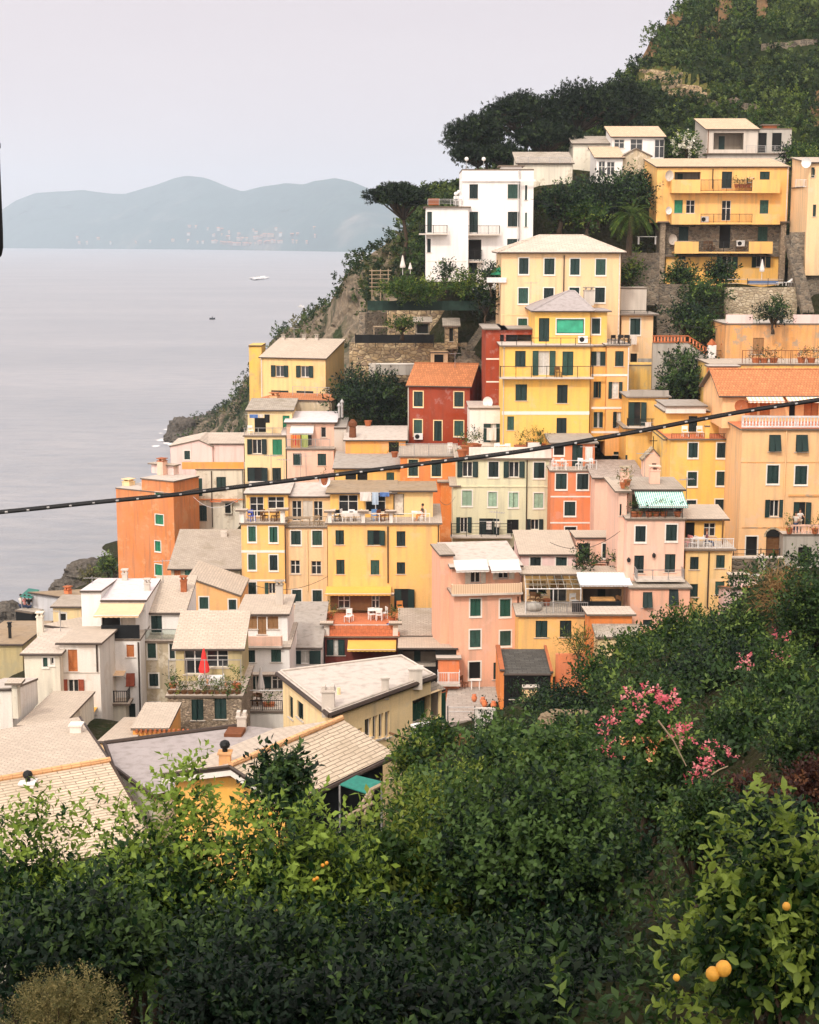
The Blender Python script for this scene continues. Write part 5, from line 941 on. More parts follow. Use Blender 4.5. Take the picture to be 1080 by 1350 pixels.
# ---- rocks in the water
RCK = earth('wet rock', (0.10, 0.085, 0.07), (0.055, 0.05, 0.045), (0.17, 0.15, 0.125), 0.4)
def rock(label, x, y, z, rx, ry, rz, seed, group='dark rocks at the water edge'):
    import bmesh; bm = bmesh.new(); bmesh.ops.create_icosphere(bm, subdivisions=4, radius=1)
    for v in bm.verts:
        d = v.co.normalized(); f = noise.ridged_multi_fractal(d*1.3+Vector((seed, 0, 0)), .9, 2.1, 5, 1, 2)-1; v.co = Vector((d.x*rx, d.y*ry, d.z*rz))*(1+f*.32)
    me = bpy.data.meshes.new('rock'); bm.to_mesh(me); bm.free(); me.materials.append(RCK); o = bpy.data.objects.new('rock', me); C.objects.link(o); o.location = (x, y, z); return tag(o, label, 'rock', group)
for i, (a, b, rx, rz, lb) in enumerate([(241, 570, 3.4, 3.6, 'round dark rock standing in the water off the cliff foot'), (232, 576, 2.2, 1.4, 'low dark rock lying in the foam beside the round dark rock'), (268, 563, 4.2, 3.0, 'long dark rock at the foot of the sea cliff'), (290, 560, 3.5, 4.2, 'dark rock wedged between the cliff foot and the pink gable')]):
    p = PZ(a, b+6, 0); rock(lb, p[0], p[1], .6, rx*1.2, rx*1.4, rz*1.1, i*3.3)
for i, (a, b, r, lb) in enumerate([(6, 818, 2.6, 'grey rock at the left frame edge behind the black netted terrace'), (105, 765, 1.6, 'sloping ochre rock above the grey blue house'), (122, 752, 1.9, 'jagged rock on the shore left of the orange tower'), (90, 772, 1.2, 'small rock at the water line above the green canopy')]):
    p = P(a, b, 205 if i == 0 else 196); rock(lb, p[0], p[1], p[2]-.6, r*1.8, r*1.5, r, 20+i*2.7)
FOAM = paint('white sea foam', (0.75, 0.73, 0.72), 0.9)
def foam(pts, label):
    m = MB(); 
    for a, b, w in pts:
        p = PZ(a, b, 0.04); k = 14; m.poly([(p[0]+w*math.cos(2*PI*i/k)*rng.uniform(.5, 1.2), p[1]+w*1.6*math.sin(2*PI*i/k)*rng.uniform(.5, 1.2), rng.uniform(.03, .05)) for i in range(k)], FOAM)
    tag(m.build('foam'), label, 'foam', kind='stuff')
foam([(215, 580, 2.2), (222, 576, 1.8), (228, 584, 2.6), (206, 588, 1.2), (245, 580, 2.0), (220, 566, 1.1), (255, 574, 2.4), (212, 571, .8)], 'white surf foam around the dark rocks off the cliff')
# ================================================================== foliage
def mesh_np(name, co, quads, mats, mi=None, tint=None, parent=None, smooth=False):
    me = bpy.data.meshes.new(name); nv, nf, k = len(co), len(quads), quads.shape[1]
    me.vertices.add(nv); me.vertices.foreach_set('co', co.astype(np.float32).ravel()); me.loops.add(nf*k); me.polygons.add(nf)
    me.loops.foreach_set('vertex_index', quads.astype(np.int32).ravel()); me.polygons.foreach_set('loop_start', np.arange(0, nf*k, k, dtype=np.int32))
    for m in mats: me.materials.append(m)
    if mi is not None: me.polygons.foreach_set('material_index', mi.astype(np.int32))
    if smooth: me.polygons.foreach_set('use_smooth', np.ones(nf, bool))
    me.update(calc_edges=True)
    if tint is not None: a = me.attributes.new('tint', 'FLOAT', 'POINT'); a.data.foreach_set('value', tint.astype(np.float32))
    o = bpy.data.objects.new(name, me); C.objects.link(o)
    if parent: o.parent = parent
    return o
def nrm(a): return a/np.maximum(np.linalg.norm(a, axis=-1, keepdims=True), 1e-9)
def leaf_arrays(blobs, n, leaf, asp=.5, spr=7, sprl=3.0, up=.5, inner=.55, droop=0.0, jit=.25, tb=0.0):
    """blobs: (x,y,z,rx,ry,rz,tint). Sprigs of leaves all through the blobs' volume."""
    B = np.array(blobs, float); w = (B[:, 3]*B[:, 4]*B[:, 5])**(2/3); ns = max(1, n//spr)
    k = rng.choice(len(B), ns, p=w/w.sum()); d = nrm(rng.normal(size=(ns, 3))); r = inner+(1.02-inner)*rng.random(ns)**.6
    ofs = d*r[:, None]*B[k, 3:6]; o = B[k, :3]+ofs
    ax = nrm(d*.8+np.array([0, 0, up])+rng.normal(size=(ns, 3))*.45); st = np.clip(B[k, 6]+rng.normal(0, jit, ns), 0, 1)
    ls = leaf*rng.uniform(.75, 1.3, (ns, 1)); L = ls*rng.uniform(.7, 1.2, (ns, spr))
    t = np.linspace(0.1, 1, spr)[None, :]*sprl*ls
    side = nrm(np.cross(ax, rng.normal(size=(ns, 3)))); oth = np.cross(ax, side)
    ph = np.arange(spr)[None, :]*2.4+rng.random((ns, 1))*6.28
    rad = side[:, None]*np.cos(ph)[..., None]+oth[:, None]*np.sin(ph)[..., None]
    base = o[:, None]+ax[:, None]*t[..., None]
    dr = nrm(rad*.85+ax[:, None]*.65+rng.normal(size=(ns, spr, 3))*.2+np.array([0, 0, -droop])); nn = nrm(ax[:, None]*.8-rad*.5+np.array([0, 0, .45])+rng.normal(size=(ns, spr, 3))*.25)
    tn = np.clip(st[:, None]+rng.normal(0, .1, (ns, spr))+tb*np.linspace(0, 1, spr)[None, :], 0, 1)
    return base.reshape(-1, 3), dr.reshape(-1, 3), nn.reshape(-1, 3), L.reshape(-1), tn.reshape(-1)
def leaves(name, blobs, n, leaf, mat, parent=None, asp=.5, detail=1, **k):
    b, d, nn, L, tn = leaf_arrays(blobs, n, leaf, **k); return leaf_mesh(name, b, d, nn, L, tn, mat, parent, asp, detail)
def leaf_mesh(name, b, d, nn, L, tn, mat, parent=None, asp=.5, detail=1):
    s = nrm(np.cross(d, nn)); nn = np.cross(s, d); L = L[:, None]; W = L*asp*.5; M = len(b)
    if detail == 1:
        co = np.stack([b, b+d*L*.5+s*W+nn*W*.35, b+d*L, b+d*L*.5-s*W+nn*W*.35], 1).reshape(-1, 3); q = np.arange(M*4).reshape(M, 4); rep = 4
    else:
        c = b+d*L*.5-nn*L*.03; tip = b+d*L-nn*L*.14
        co = np.stack([b, b+d*L*.28+s*W*.9+nn*W*.35, b+d*L*.66+s*W*.85+nn*W*.28, tip, b+d*L*.66-s*W*.85+nn*W*.28, b+d*L*.28-s*W*.9+nn*W*.35], 1).reshape(-1, 3)
        i = np.arange(M)[:, None]*6; q = np.concatenate([i+np.array([[0, 1, 2, 3]]), i+np.array([[0, 3, 4, 5]])], 1).reshape(-1, 4); rep = 6
    return mesh_np(name, co, q, [mat], tint=np.repeat(tn, rep), parent=parent)
G1 = leafmat('citrus leaf', (0.005, 0.016, 0.006), (0.020, 0.055, 0.012), (0.21, 0.30, 0.045), .35, .42)
G2 = leafmat('dark evergreen leaf', (0.003, 0.009, 0.005), (0.009, 0.028, 0.011), (0.07, 0.125, 0.03), .3, .45)
G3 = leafmat('olive green leaf', (0.009, 0.021, 0.007), (0.034, 0.076, 0.019), (0.15, 0.22, 0.045), .35, .5)
G4 = leafmat('fresh green leaf', (0.012, 0.036, 0.008), (0.052, 0.105, 0.018), (0.20, 0.25, 0.04), .4, .45)
G5 = leafmat('pine needle', (0.003, 0.009, 0.004), (0.009, 0.021, 0.008), (0.036, 0.060, 0.016), .2, .6)
G6 = leafmat('dry yellow leaf', (0.06, 0.065, 0.022), (0.15, 0.14, 0.05), (0.30, 0.25, 0.10), .35, .6)
G7 = leafmat('lemon leaf', (0.006, 0.020, 0.006), (0.022, 0.056, 0.012), (0.23, 0.31, 0.055), .42, .38)
G8 = leafmat('hill scrub leaf', (0.005, 0.015, 0.006), (0.028, 0.054, 0.016), (0.11, 0.15, 0.035), .25, .6)
PKF = leafmat('pink blossom', (0.50, 0.08, 0.11), (0.70, 0.17, 0.21), (0.78, 0.34, 0.33), .35, .6); RDL = leafmat('purple red leaf', (0.03, 0.012, 0.009), (0.07, 0.025, 0.018), (0.16, 0.07, 0.03), .35, .5); CPK = leafmat('coral blossom', (0.55, 0.16, 0.08), (0.70, 0.25, 0.12), (0.75, 0.40, 0.22), .3, .6); WHF = leafmat('white blossom', (0.45, 0.45, 0.30), (0.70, 0.68, 0.58), (0.80, 0.78, 0.72), .3, .6)
DRYG = leafmat('rusty dry grass', (0.16, 0.085, 0.03), (0.26, 0.15, 0.06), (0.36, 0.24, 0.11), .3, .7)
def crown_blobs(c, R3, nb, br=(.28, .45), tint=.45, tv=.18, shell=.75, flat=1.0, updir=0.0):
    out = []; c = np.array(c); R3 = np.array(R3)
    for i in range(nb):
        d = nrm(rng.normal(size=3)+np.array([0, 0, updir])); r = shell*rng.random()**.35; q = rng.uniform(*br); p = c+d*R3*r
        out.append((*p, R3[0]*q, R3[1]*q, R3[2]*q*flat*rng.uniform(.8, 1.15), tint+rng.normal(0, tv)))
    return out
def branches(m, base, blobs, r0, mat=BARK, nmax=14, fork=.35):
    base = V3(base); bl = [V3(b[:3]) for b in blobs]; cen = sum(bl, V3((0, 0, 0)))/len(bl); f = base.lerp(cen, fork)
    f += V3((rng.uniform(-.1, .1), rng.uniform(-.1, .1), 0))*(cen-base).length*.6
    md = base.lerp(f, .5)+V3((rng.uniform(-.06, .06), rng.uniform(-.06, .06), 0))*(cen-base).length
    m.tube([base-V3((0, 0, .3)), base, md, f], [r0*1.35, r0*1.1, r0*.9, r0*.8], mat, 8)
    for b in bl[:nmax]:
        k = f.lerp(b, .5)+V3((rng.uniform(-1, 1), rng.uniform(-1, 1), rng.uniform(-.3, 1)))*(b-f).length*.13; m.tube([f, k, b], [r0*.6, r0*.38, r0*.1], mat, 6)
def tree(label, px, py, Y, rx, ry, n, leaf, mat, base=None, nb=40, name='tree', cat='tree', group=None, r0=None, depth=1.0, asp=.5, detail=1, br=(.24, .4), tint=.45, zb=None, extra=(), tv=.25, trunk=True, **k):
    s = Y/FL*1.0; c = P(px, py, Y); Rx, Rz = rx*s, ry*s; bx, by = (base if base else (c[0], c[1])); z = zb if zb is not None else gz(bx, by)
    root = empty(name, label, cat, (bx, by, z), 0, group); loc = (c[0]-bx, c[1]-by, c[2]-z)
    bl = crown_blobs(loc, (Rx, Rx*depth, Rz), nb, br, tint, tv)
    for ex, ey, er, et in extra: q = P(ex, ey, Y); bl.append((q[0]-bx, q[1]-by, q[2]-z, er*s, er*s, er*s*1.3, et))
    if trunk:
        m = MB(); branches(m, (0, 0, 0), bl, r0 or max(.04, Rx*.09)); m.build('trunk', root, True)
    leaves('crown', bl, n, leaf, mat, root, asp, detail, **k); return root, bl
# ---- foreground citrus hedge and trees
CG = 'citrus trees in the garden below the viewpoint'; SG = 'shrubs on the garden slope at the right'; FR = paint('orange fruit', (0.75, 0.30, 0.03), .45, var=.2, sc=40); LEM = paint('ripe citrus fruit', (0.72, 0.36, 0.05), .5, var=.25, sc=60)
def fruit(root, px, py, Y, r, mat=FR, nm='fruit'):
    p = P(px, py, Y); m = MB(); m.lathe([(r*.15, -r*1.03), (r*.55, -r*.9), (r*.9, -r*.45), (r, 0), (r*.9, r*.45), (r*.55, r*.88), (r*.12, r*1.0)], mat, (p[0]-root.location.x, p[1]-root.location.y, p[2]-root.location.z), 14); m.build(nm, root, True)
t1, _ = tree('citrus tree at the left frame edge below the sandy roof', 60, 1212, 15, 125, 100, 15000, .078, G1, nb=60, zb=40.3, r0=.07, br=(.16, .3), extra=((62, 1085, 22, .85), (70, 1075, 12, .9), (130, 1090, 20, .8), (20, 1110, 30, .7), (165, 1100, 18, .8)), tb=.35)  # extra top blobs: sunlit brightness is put into their high tint
t2, _ = tree('tall citrus tree with a bright upright shoot in front of the lilac roof', 220, 1190, 14, 120, 105, 15000, .075, G1, nb=60, zb=40.6, r0=.07, br=(.16, .3), extra=((290, 1100, 28, .65), (255, 1098, 25, .7), (325, 1100, 22, .65), (240, 1055, 22, .9), (243, 1030, 14, .95), (245, 1050, 16, .9), (215, 1080, 18, .85), (180, 1095, 20, .8), (300, 1100, 18, .8), (255, 1015, 7, .95)), tb=.4)
t3, _ = tree('citrus tree with small oranges below the gabled yellow house', 400, 1190, 13.5, 125, 95, 16000, .075, G1, nb=60, zb=41, r0=.07, br=(.16, .3), extra=((345, 1098, 22, .7), (375, 1105, 25, .6), (430, 1100, 22, .85), (475, 1098, 18, .85), (410, 1080, 16, .8)), tb=.35)
for a, b in ((417, 1158), (425, 1141), (362, 1202), (480, 1206), (430, 1138), (415, 1160), (355, 1073)): fruit(t3, a+rng.uniform(-3, 3), b, 13.5-1.02, .016)
t4, _ = tree('rounded citrus tree left of the large dark tree', 540, 1175, 14.5, 100, 98, 12000, .075, G4, nb=50, zb=41.5, r0=.06, br=(.17, .3), tint=.4, extra=((500, 1092, 18, .8), (560, 1092, 22, .8)), tb=.3)
tree('dark slender bush standing up before the ribbed slate roof', 372, 1045, 17, 34, 42, 2600, .085, G2, nb=24, zb=41, r0=.04, br=(.25, .42), tint=.6, extra=((376, 1012, 10, .8),))
tree('dense dark citrus tree low in the left foreground', 110, 1255, 11.5, 150, 85, 11000, .07, G2, nb=50, zb=42.5, r0=.05, br=(.18, .3), tint=.42, tb=.3)
tree('shaded citrus tree low in the middle of the foreground hedge', 330, 1275, 11, 140, 80, 11000, .065, G2, nb=50, zb=43, r0=.05, br=(.18, .3), tint=.45, tb=.3)
tree('shaded bush with bare twigs left of the large dark tree', 520, 1275, 11.5, 110, 78, 8000, .06, G2, nb=40, zb=43.3, r0=.04, br=(.18, .32), tint=.4, tb=.2)
tree('pale clipped bush with tiny yellowish leaves in the lower left corner', 85, 1335, 8.6, 95, 62, 14000, .019, G6, nb=46, zb=44.2, r0=.03, br=(.2, .36), tint=.62, name='bush', cat='bush', tv=.1, asp=.4)
tb_, bl = tree('large dark leafy tree with a leaning trunk in the right foreground', 715, 1125, 14, 165, 125, 26000, .062, G2, base=P(838, 1330, 13.2)[:2], nb=85, zb=43.3, r0=.12, br=(.15, .28), tint=.7, asp=.62, extra=((700, 990, 26, .85), (640, 1000, 28, .85), (760, 985, 26, .8), (810, 1010, 26, .8), (590, 1040, 26, .85), (860, 1090, 32, .6), (670, 970, 14, .85), (730, 968, 14, .85)), tb=.25)
tree('low dark bush in the shade under the large leafy tree', 640, 1270, 13, 90, 48, 5000, .06, G2, nb=30, zb=42.8, r0=.03, tint=.4, name='bush', cat='bush')
tr, _ = tree('lemon tree with yellow fruit in the lower right corner', 1015, 1240, 6.6, 108, 118, 10000, .051, G7, nb=110, zb=44.9, r0=.045, br=(.16, .28), detail=2, tint=.36, tv=.24, extra=((930, 1175, 20, .9), (890, 1225, 12, .9), (905, 1250, 14, .85), (1000, 1090, 22, .9), (1060, 1115, 26, .8), (960, 1125, 22, .75), (885, 1320, 14, .9), (905, 1335, 16, .9), (940, 1340, 22, .8), (890, 1300, 9, .9), (1010, 1075, 10, .95), (1008, 1055, 6, .95)), tb=.35, spr=6, sprl=2.0, jit=.25)
for a, b, r in ((954, 1277, .031), (940, 1284, .028), (892, 1289, .014), (1037, 1195, .016)): fruit(tr, a, b, 5.72, r, LEM)
# ---- unseen trees added behind the viewpoint to shade the lower garden
for i, (x, y, z, r) in enumerate([(-11.2, -.8, 54.6, 3.0), (-7.4, -1.7, 55.0, 2.8), (-4.4, -2.8, 56.2, 2.6), (-1.8, -2.8, 57.0, 2.6)]):
    g = gz(x, y); root = empty('tree', 'added unseen shade tree behind the viewpoint, '+['leftmost', 'second', 'third', 'rightmost'][i], 'tree', (x, y, g), 0, 'added unseen shade trees behind the viewpoint'); bl = crown_blobs((0, 0, z-g), (r, r, r*.8), 26, (.3, .45)); m = MB(); branches(m, (0, 0, 0), bl, .2, fork=.6); m.build('trunk', root, True); leaves('crown', bl, 9000, .2, G2, root, .7, inner=.4)
for a in ((610, 1300, 11.2, 90, 45, 'dark leafy bush low under the left side of the large dark tree'), (735, 1265, 12.5, 85, 45, 'dark leafy bush behind the leaning trunk'), (470, 1335, 9.6, 100, 40, 'dark bush at the bottom edge left of the middle'), (300, 1335, 9.4, 90, 40, 'dark bush at the bottom edge beside the pale clipped bush'), (615, 1345, 9.6, 70, 26, 'low dark bush at the bottom edge in the middle'), (770, 1330, 10.6, 70, 36, 'low dark bush at the foot of the leaning trunk'), (700, 1335, 10.2, 70, 32, 'low dark bush at the bottom edge right of the middle')):
    tree(a[5], a[0], a[1], a[2], a[3], a[4], 6500, .055, G2, nb=34, r0=.03, tint=.3, name='bush', cat='bush', zb=gz(P(a[0], a[1], a[2])[0], a[2])-.2)  # bushes added over bare ground; its deep shade is put into their dark leaves
# ---- middle garden bushes
def bush(label, px, py, Y, rx, ry, n, leaf, mat, **k): k.setdefault('nb', 26); return tree(label, px, py, Y, rx, ry, n, leaf, mat, name=k.pop('name', 'bush'), cat='bush', group=k.pop('group', SG), r0=.05, **k)
bush('bright bush beside the corner of the ribbed slate roof', 545, 1008, 46, 30, 25, 2600, .16, G4, tint=.5)
bush('yellow green feathery bush below the courtyard steps', 600, 1045, 34, 60, 42, 6000, .11, G4, tint=.55, asp=.35)
bush('round mid green bush under the cream flat roofed house', 570, 976, 48, 22, 16, 1500, .16, G4, tint=.35)
bush('dense dark bush right of the wooden fence', 655, 993, 50, 48, 32, 4200, .15, G3, tint=.45)
bush('leafy bush in front of the black roofed shed', 735, 1000, 42, 62, 40, 5000, .13, G4, tint=.4)
bush('spreading bush left of the large dark tree', 560, 1070, 28, 60, 40, 5000, .10, G4, tint=.5)
bush('clipped dark round hedge below the black roofed shed', 745, 942, 62, 60, 32, 5200, .15, G2, tint=.5)
bush('dark bush above the pink oleander', 850, 929, 58, 70, 42, 5200, .17, G3, tint=.3)
bush('sunlit bush under the yellow corner house', 840, 862, 72, 52, 28, 4200, .20, G4, tint=.5)
bush('sunlit bush below the pink house with the teal awning', 795, 892, 72, 44, 24, 3400, .20, G4, tint=.4)
bush('large sunlit bush below the small pink garage', 905, 839, 68, 50, 34, 4600, .19, G4, tint=.42)
bush('bush with broad leaves under the pink garage wall', 965, 839, 60, 48, 38, 4400, .17, G3, tint=.5)
bush('tall dark bush at the right frame edge by the street', 1068, 808, 46, 46, 62, 6000, .13, G3, tint=.5)
bush('rusty dry grass tuft hanging over the street edge', 1030, 786, 50, 22, 26, 1800, .22, DRYG, asp=.12)
bush('dark bush in the middle of the right slope', 950, 893, 48, 66, 50, 6000, .15, G2, tint=.6)
bush('wide dark bush at the right frame edge halfway down', 1045, 900, 40, 66, 60, 7000, .12, G3, tint=.35)
bush('olive bush right of the pink oleander', 985, 960, 34, 64, 48, 6500, .10, G3, tint=.45)
bush('shaded bush at the right edge above the lemon tree', 1060, 985, 28, 56, 48, 5600, .09, G3, tint=.35)
bush('purple red leaved bush right of the oleander', 985, 1055, 22, 48, 26, 3200, .075, RDL, tint=.4)
bush('red leaved bush at the right frame edge', 1065, 1045, 21, 36, 36, 2600, .075, RDL, tint=.3)
bush('green bush between the oleander and the lemon tree', 925, 1085, 17, 48, 48, 5200, .07, G3, tint=.4)
bush('dark bush under the red leaved bush', 1010, 1095, 15, 60, 34, 4500, .065, G2, tint=.6)
bush('dark bush below the rubble at the shed', 765, 963, 52, 42, 22, 2600, .15, G2, tint=.5)
bush('bush left of the oleander stems', 830, 985, 36, 60, 50, 6000, .11, G3, tint=.35)
# flowering shrubs
ol, bl = tree('tall shrub with clusters of pink flowers on the garden slope', 868, 1015, 20, 78, 92, 9000, .075, G3, nb=60, br=(.12, .24), tint=.5, name='flowering_shrub', cat='shrub', extra=((812, 915, 8, .8), (812, 900, 5, .9), (835, 935, 14, .7), (880, 935, 14, .6), (930, 990, 12, .5)), trunk=True)
pb = []
for a, b, r in ((812, 945, 7), (832, 918, 9), (838, 930, 6), (848, 912, 6), (866, 926, 7), (878, 920, 6), (890, 930, 6), (795, 975, 6), (798, 985, 5), (805, 955, 8), (895, 968, 6), (906, 965, 8), (915, 962, 6), (923, 984, 6), (948, 988, 6), (926, 1012, 8), (922, 1024, 7), (930, 1031, 9), (906, 1036, 6), (905, 1067, 5), (962, 1000, 5), (945, 1000, 5), (850, 920, 7), (838, 945, 6), (795, 995, 5)):
    p = P(a, b, 19.0); s = 19/FL; pb.append((p[0]-ol.location.x, p[1]-ol.location.y, p[2]-ol.location.z, r*s*.65, r*s*.65, r*s*.85, rng.uniform(.3, .8)))
leaves('blossom', pb, 750, .042, PKF, ol, .8, inner=.2)
pb = [(*[q-w for q, w in zip(P(a, b, 19.1), ol.location)], 6*.0091, 6*.0091, 6*.0091, .5) for a, b in ((860, 1000), (865, 985), (820, 990), (852, 980), (940, 1050), (838, 965), (930, 1060))]; leaves('faded_blossom', pb, 160, .035, CPK, ol, .7, inner=.2)
m = MB()
for a, b, c, d in ((868, 950, 905, 1010), (890, 960, 898, 985), (932, 1026, 960, 1010), (930, 1020, 940, 1002)): m.tube([V3(P(a, b, 19))-ol.location, V3(P((a+c)/2+2, (b+d)/2-3, 19))-ol.location, V3(P(c, d, 19))-ol.location], [.012, .01, .006], WOL, 5)
m.build('twig', ol)
rs, bl = bush('slender rose shrub with a few pale pink flowers at the right', 1030, 868, 46, 20, 30, 1500, .11, G4, tint=.4, name='rose_shrub')
leaves('blossom', [(*[q-w for q, w in zip(P(a, b, 45), rs.location)], .1, .1, .1, t) for a, b, t in ((1028, 843, .6), (981, 868, .9), (982, 876, .9), (1030, 868, .9), (1035, 872, .9), (1068, 888, .95), (1020, 935, .9))], 260, .09, PKF, rs, .8, inner=.1)
# undergrowth carpet over the garden slope
for y0, y1, cnt, nl, lf, lab in ((8.5, 34, 1900, 115000, .085, 'tangled low green growth on the near garden slope'), (32, 84, 2700, 175000, .18, 'tangled low green growth on the far garden slope above the street')):
    ub = []
    while len(ub) < cnt:
        y = y0*(y1/y0)**rng.random(); x = rng.uniform(-.16*y-1, .42*y+4)
        if (y > 44 and x < .04*y-.2 and x > -.3*y) or (y > 55 and x < 3) or (y > 70 and x > 9 and x < .27*y-1.5): continue
        r = rng.uniform(.35, .9)*(.35+y/75); ub.append((x, y, gz(x, y)+r*.1, r, r, r*.7, rng.uniform(.05, .6)))
    tag(leaves('undergrowth', ub, nl, lf, G3, None, .5, inner=.4), lab, 'undergrowth', kind='stuff')
gb = []
for i in range(70): x, y = rng.uniform(-.5, 4.2), rng.uniform(8.8, 13); gb.append((x, y, gz(x, y)+.03, .25, .25, .05, rng.uniform(.0, .5)))
tag(leaves('grass', gb, 3000, .09, G3, None, .09, up=2.5, inner=.1, spr=4, sprl=.3), 'thin grass and dry litter on the shaded ground under the tree', 'grass', kind='stuff')
# ---- village and hill vegetation
VG = 'trees and shrubs among the village houses'
def vt(label, px, py, Y, rx, ry, n, leaf=.3, mat=None, zb=None, **k):
    c = P(px, py+ry, Y); mat = mat or G2; k.setdefault('nb', 26); return tree(label, px, py, Y, rx, ry, n, leaf, mat, zb=zb if zb is not None else c[2]-.8, group=k.pop('group', VG), **k)
vt('dark fig tree filling the gap left of the dark red house', 482, 528, 155, 50, 44, 9000, .32, G2, tint=.5, nb=44, extra=((515, 555, 24, .45), (505, 520, 22, .6), (530, 550, 16, .4)))
vt('pale leafed bush at the foot of the fig tree beside the dark red house', 520, 548, 155, 26, 20, 1600, .3, G3, tint=.35)
vt('round dark tree behind the yellow house with the roof terrace', 902, 498, 139, 38, 34, 4600, .3, G2, tint=.6)
vt('dark shrub mass under the round tree by the bright yellow house', 915, 525, 139.5, 30, 26, 2400, .3, G2, tint=.3)
vt('small round tree left in front of the wide yellow apartment house', 897, 364, 158, 20, 13, 1700, .32, G2, tint=.75); vt('small round tree in front of the middle of the yellow apartment house', 948, 362, 158, 20, 13, 1700, .32, G2, tint=.6)
vt('bushy shrub below the left small round tree on the stone terrace', 930, 388, 153, 32, 20, 2600, .3, G3, tint=.4); vt('dark overgrown bank beside the pebbled retaining wall', 905, 420, 150, 36, 22, 2800, .3, G2, tint=.5); vt('shrub beside the cream hipped house on the right', 832, 362, 155, 12, 18, 900, .3, G4, tint=.4); vt('hanging creeper bush above the brick balustrade', 930, 435, 147, 20, 24, 1800, .28, G3, tint=.35)
vt('dark laurel in front of the lower white slate roofed house', 835, 243, 169, 26, 18, 2400, .34, G2, tint=.65); vt('dark shrub right of the tall white tower block', 738, 268, 163, 34, 26, 4000, .34, G2, tint=.5); vt('green climbing bush on the terrace above the green netting', 775, 285, 161, 26, 14, 1700, .32, G4, tint=.35); vt('dark bush below the white slate roofed house', 788, 262, 166, 40, 26, 3800, .34, G2, tint=.55); vt('dark thicket left of the palm', 842, 258, 165, 24, 16, 1700, .34, G2, tint=.4)
wt, bl = vt('white flowering oleander beside the concrete house', 905, 193, 177, 17, 13, 1300, .32, G4, tint=.4); leaves('blossom', [(b[0], b[1]-.3, b[2], b[3], b[4], b[5], .7) for b in bl], 500, .26, WHF, wt, .9, inner=.9)
vt('leafy vine hedge on the terrace of the white tower block', 545, 383, 152, 50, 12, 3600, .26, G4, tint=.45, depth=.35, name='hedge', cat='hedge', trunk=False); vt('taller vine hedge under the white tower block', 620, 378, 152.5, 34, 16, 2600, .26, G4, tint=.35, depth=.4, name='hedge', cat='hedge', trunk=False)
vt('small round bush beside the white wall of the tower block', 588, 360, 156, 11, 11, 700, .26, G2, tint=.55); vt('climbing plant with a green parasol left of the cream house', 648, 362, 150, 14, 14, 900, .26, G2, tint=.6)
vt('dark shrub column under the vine hedge by the stairs', 640, 398, 151, 16, 16, 1000, .28, G2, tint=.3); vt('green bushes by the garden sheds on the cliff terrace', 530, 428, 152, 26, 5, 900, .24, G4, tint=.4); vt('shrubs on the terrace of the weathered orange house', 1020, 415, 140, 22, 9, 1100, .24, G2, tint=.5); vt('small tree on the parapet of the weathered orange house', 1024, 404, 140.5, 7, 11, 500, .22, G3, tint=.35)
vt('green bush behind the right edge house on the hill', 1062, 212, 172, 22, 14, 1300, .34, G4, tint=.5); vt('dark slim cypress beside the concrete house', 1039, 202, 176, 5, 14, 600, .3, G2, tint=.4)
vt('brushy shrub on the rocks left of the orange tower', 143, 745, 178, 12, 16, 1300, .3, G3, tint=.65); vt('low brush on the shore slope above the grey blue house', 120, 762, 180, 15, 9, 800, .28, G6, tint=.3)
vt('feathery papyrus plant in front of the yellow conservatory house', 765, 852, 99, 24, 10, 900, .30, G4, tint=.4, asp=.16, r0=.06); vt('creeper on the recessed pink wall beside the conservatory', 770, 735, 110, 8, 15, 600, .22, G2, tint=.5); vt('climbing plant by the window of the low pink house', 815, 738, 110.5, 6, 10, 400, .2, G3, tint=.4)
# umbrella pines
def pine(label, px, py, Y, rx, ry, n, base, nb=60, **k):
    c = P(px, py, Y); b = P(*base, Y); s = Y/FL; root = empty('umbrella_pine', label, 'pine tree', b, 0, k.get('group', 'umbrella pines on the hill')); bl = []
    for i in range(nb):
        a = rng.uniform(0, 6.28); r = math.sqrt(rng.random())*.82; z = (1-r*r)*.75-.25+rng.uniform(-.12, .12); q = rng.uniform(.2, .32)
        bl.append((c[0]-b[0]+rx*s*r*math.cos(a), rx*s*r*math.sin(a)*.8, c[2]-b[2]+ry*s*z, rx*s*q*1.1, rx*s*q*1.1, max(ry*s*q*1.5, .5), rng.uniform(.2, .8)))
    m = MB(); branches(m, (0, 0, 0), bl, k.get('r0', rx*s*.05), BARK, nb, .62); m.build('trunk', root, True); leaves('crown', bl, int(n*3.2), .30, G5, root, .36, inner=.35, spr=9, sprl=.8, up=.5)
pine('lone umbrella pine leaning over the cliff beside the white tower block', 525, 262, 176, 42, 20, 6500, (531, 345), 46, r0=.22, group='umbrella pines on the hill')
pine('leftmost umbrella pine of the big dark clump', 628, 186, 186, 46, 36, 6500, (650, 250)); pine('low umbrella pine at the front of the dark clump', 625, 208, 184, 38, 20, 3600, (640, 250)); pine('tall umbrella pine in the middle of the dark clump', 690, 158, 190, 58, 38, 8000, (705, 250)); pine('broad umbrella pine behind the white slate roofed house', 765, 148, 194, 62, 40, 9000, (770, 240)); pine('umbrella pine at the right end of the dark clump', 818, 140, 199, 48, 40, 6500, (815, 230)); pine('umbrella pine above the long grey terrace roof', 720, 185, 186, 46, 26, 5000, (722, 250)); pine('dark umbrella pine in the gap behind the beige flat roof', 660, 208, 183, 40, 18, 3400, (668, 250))
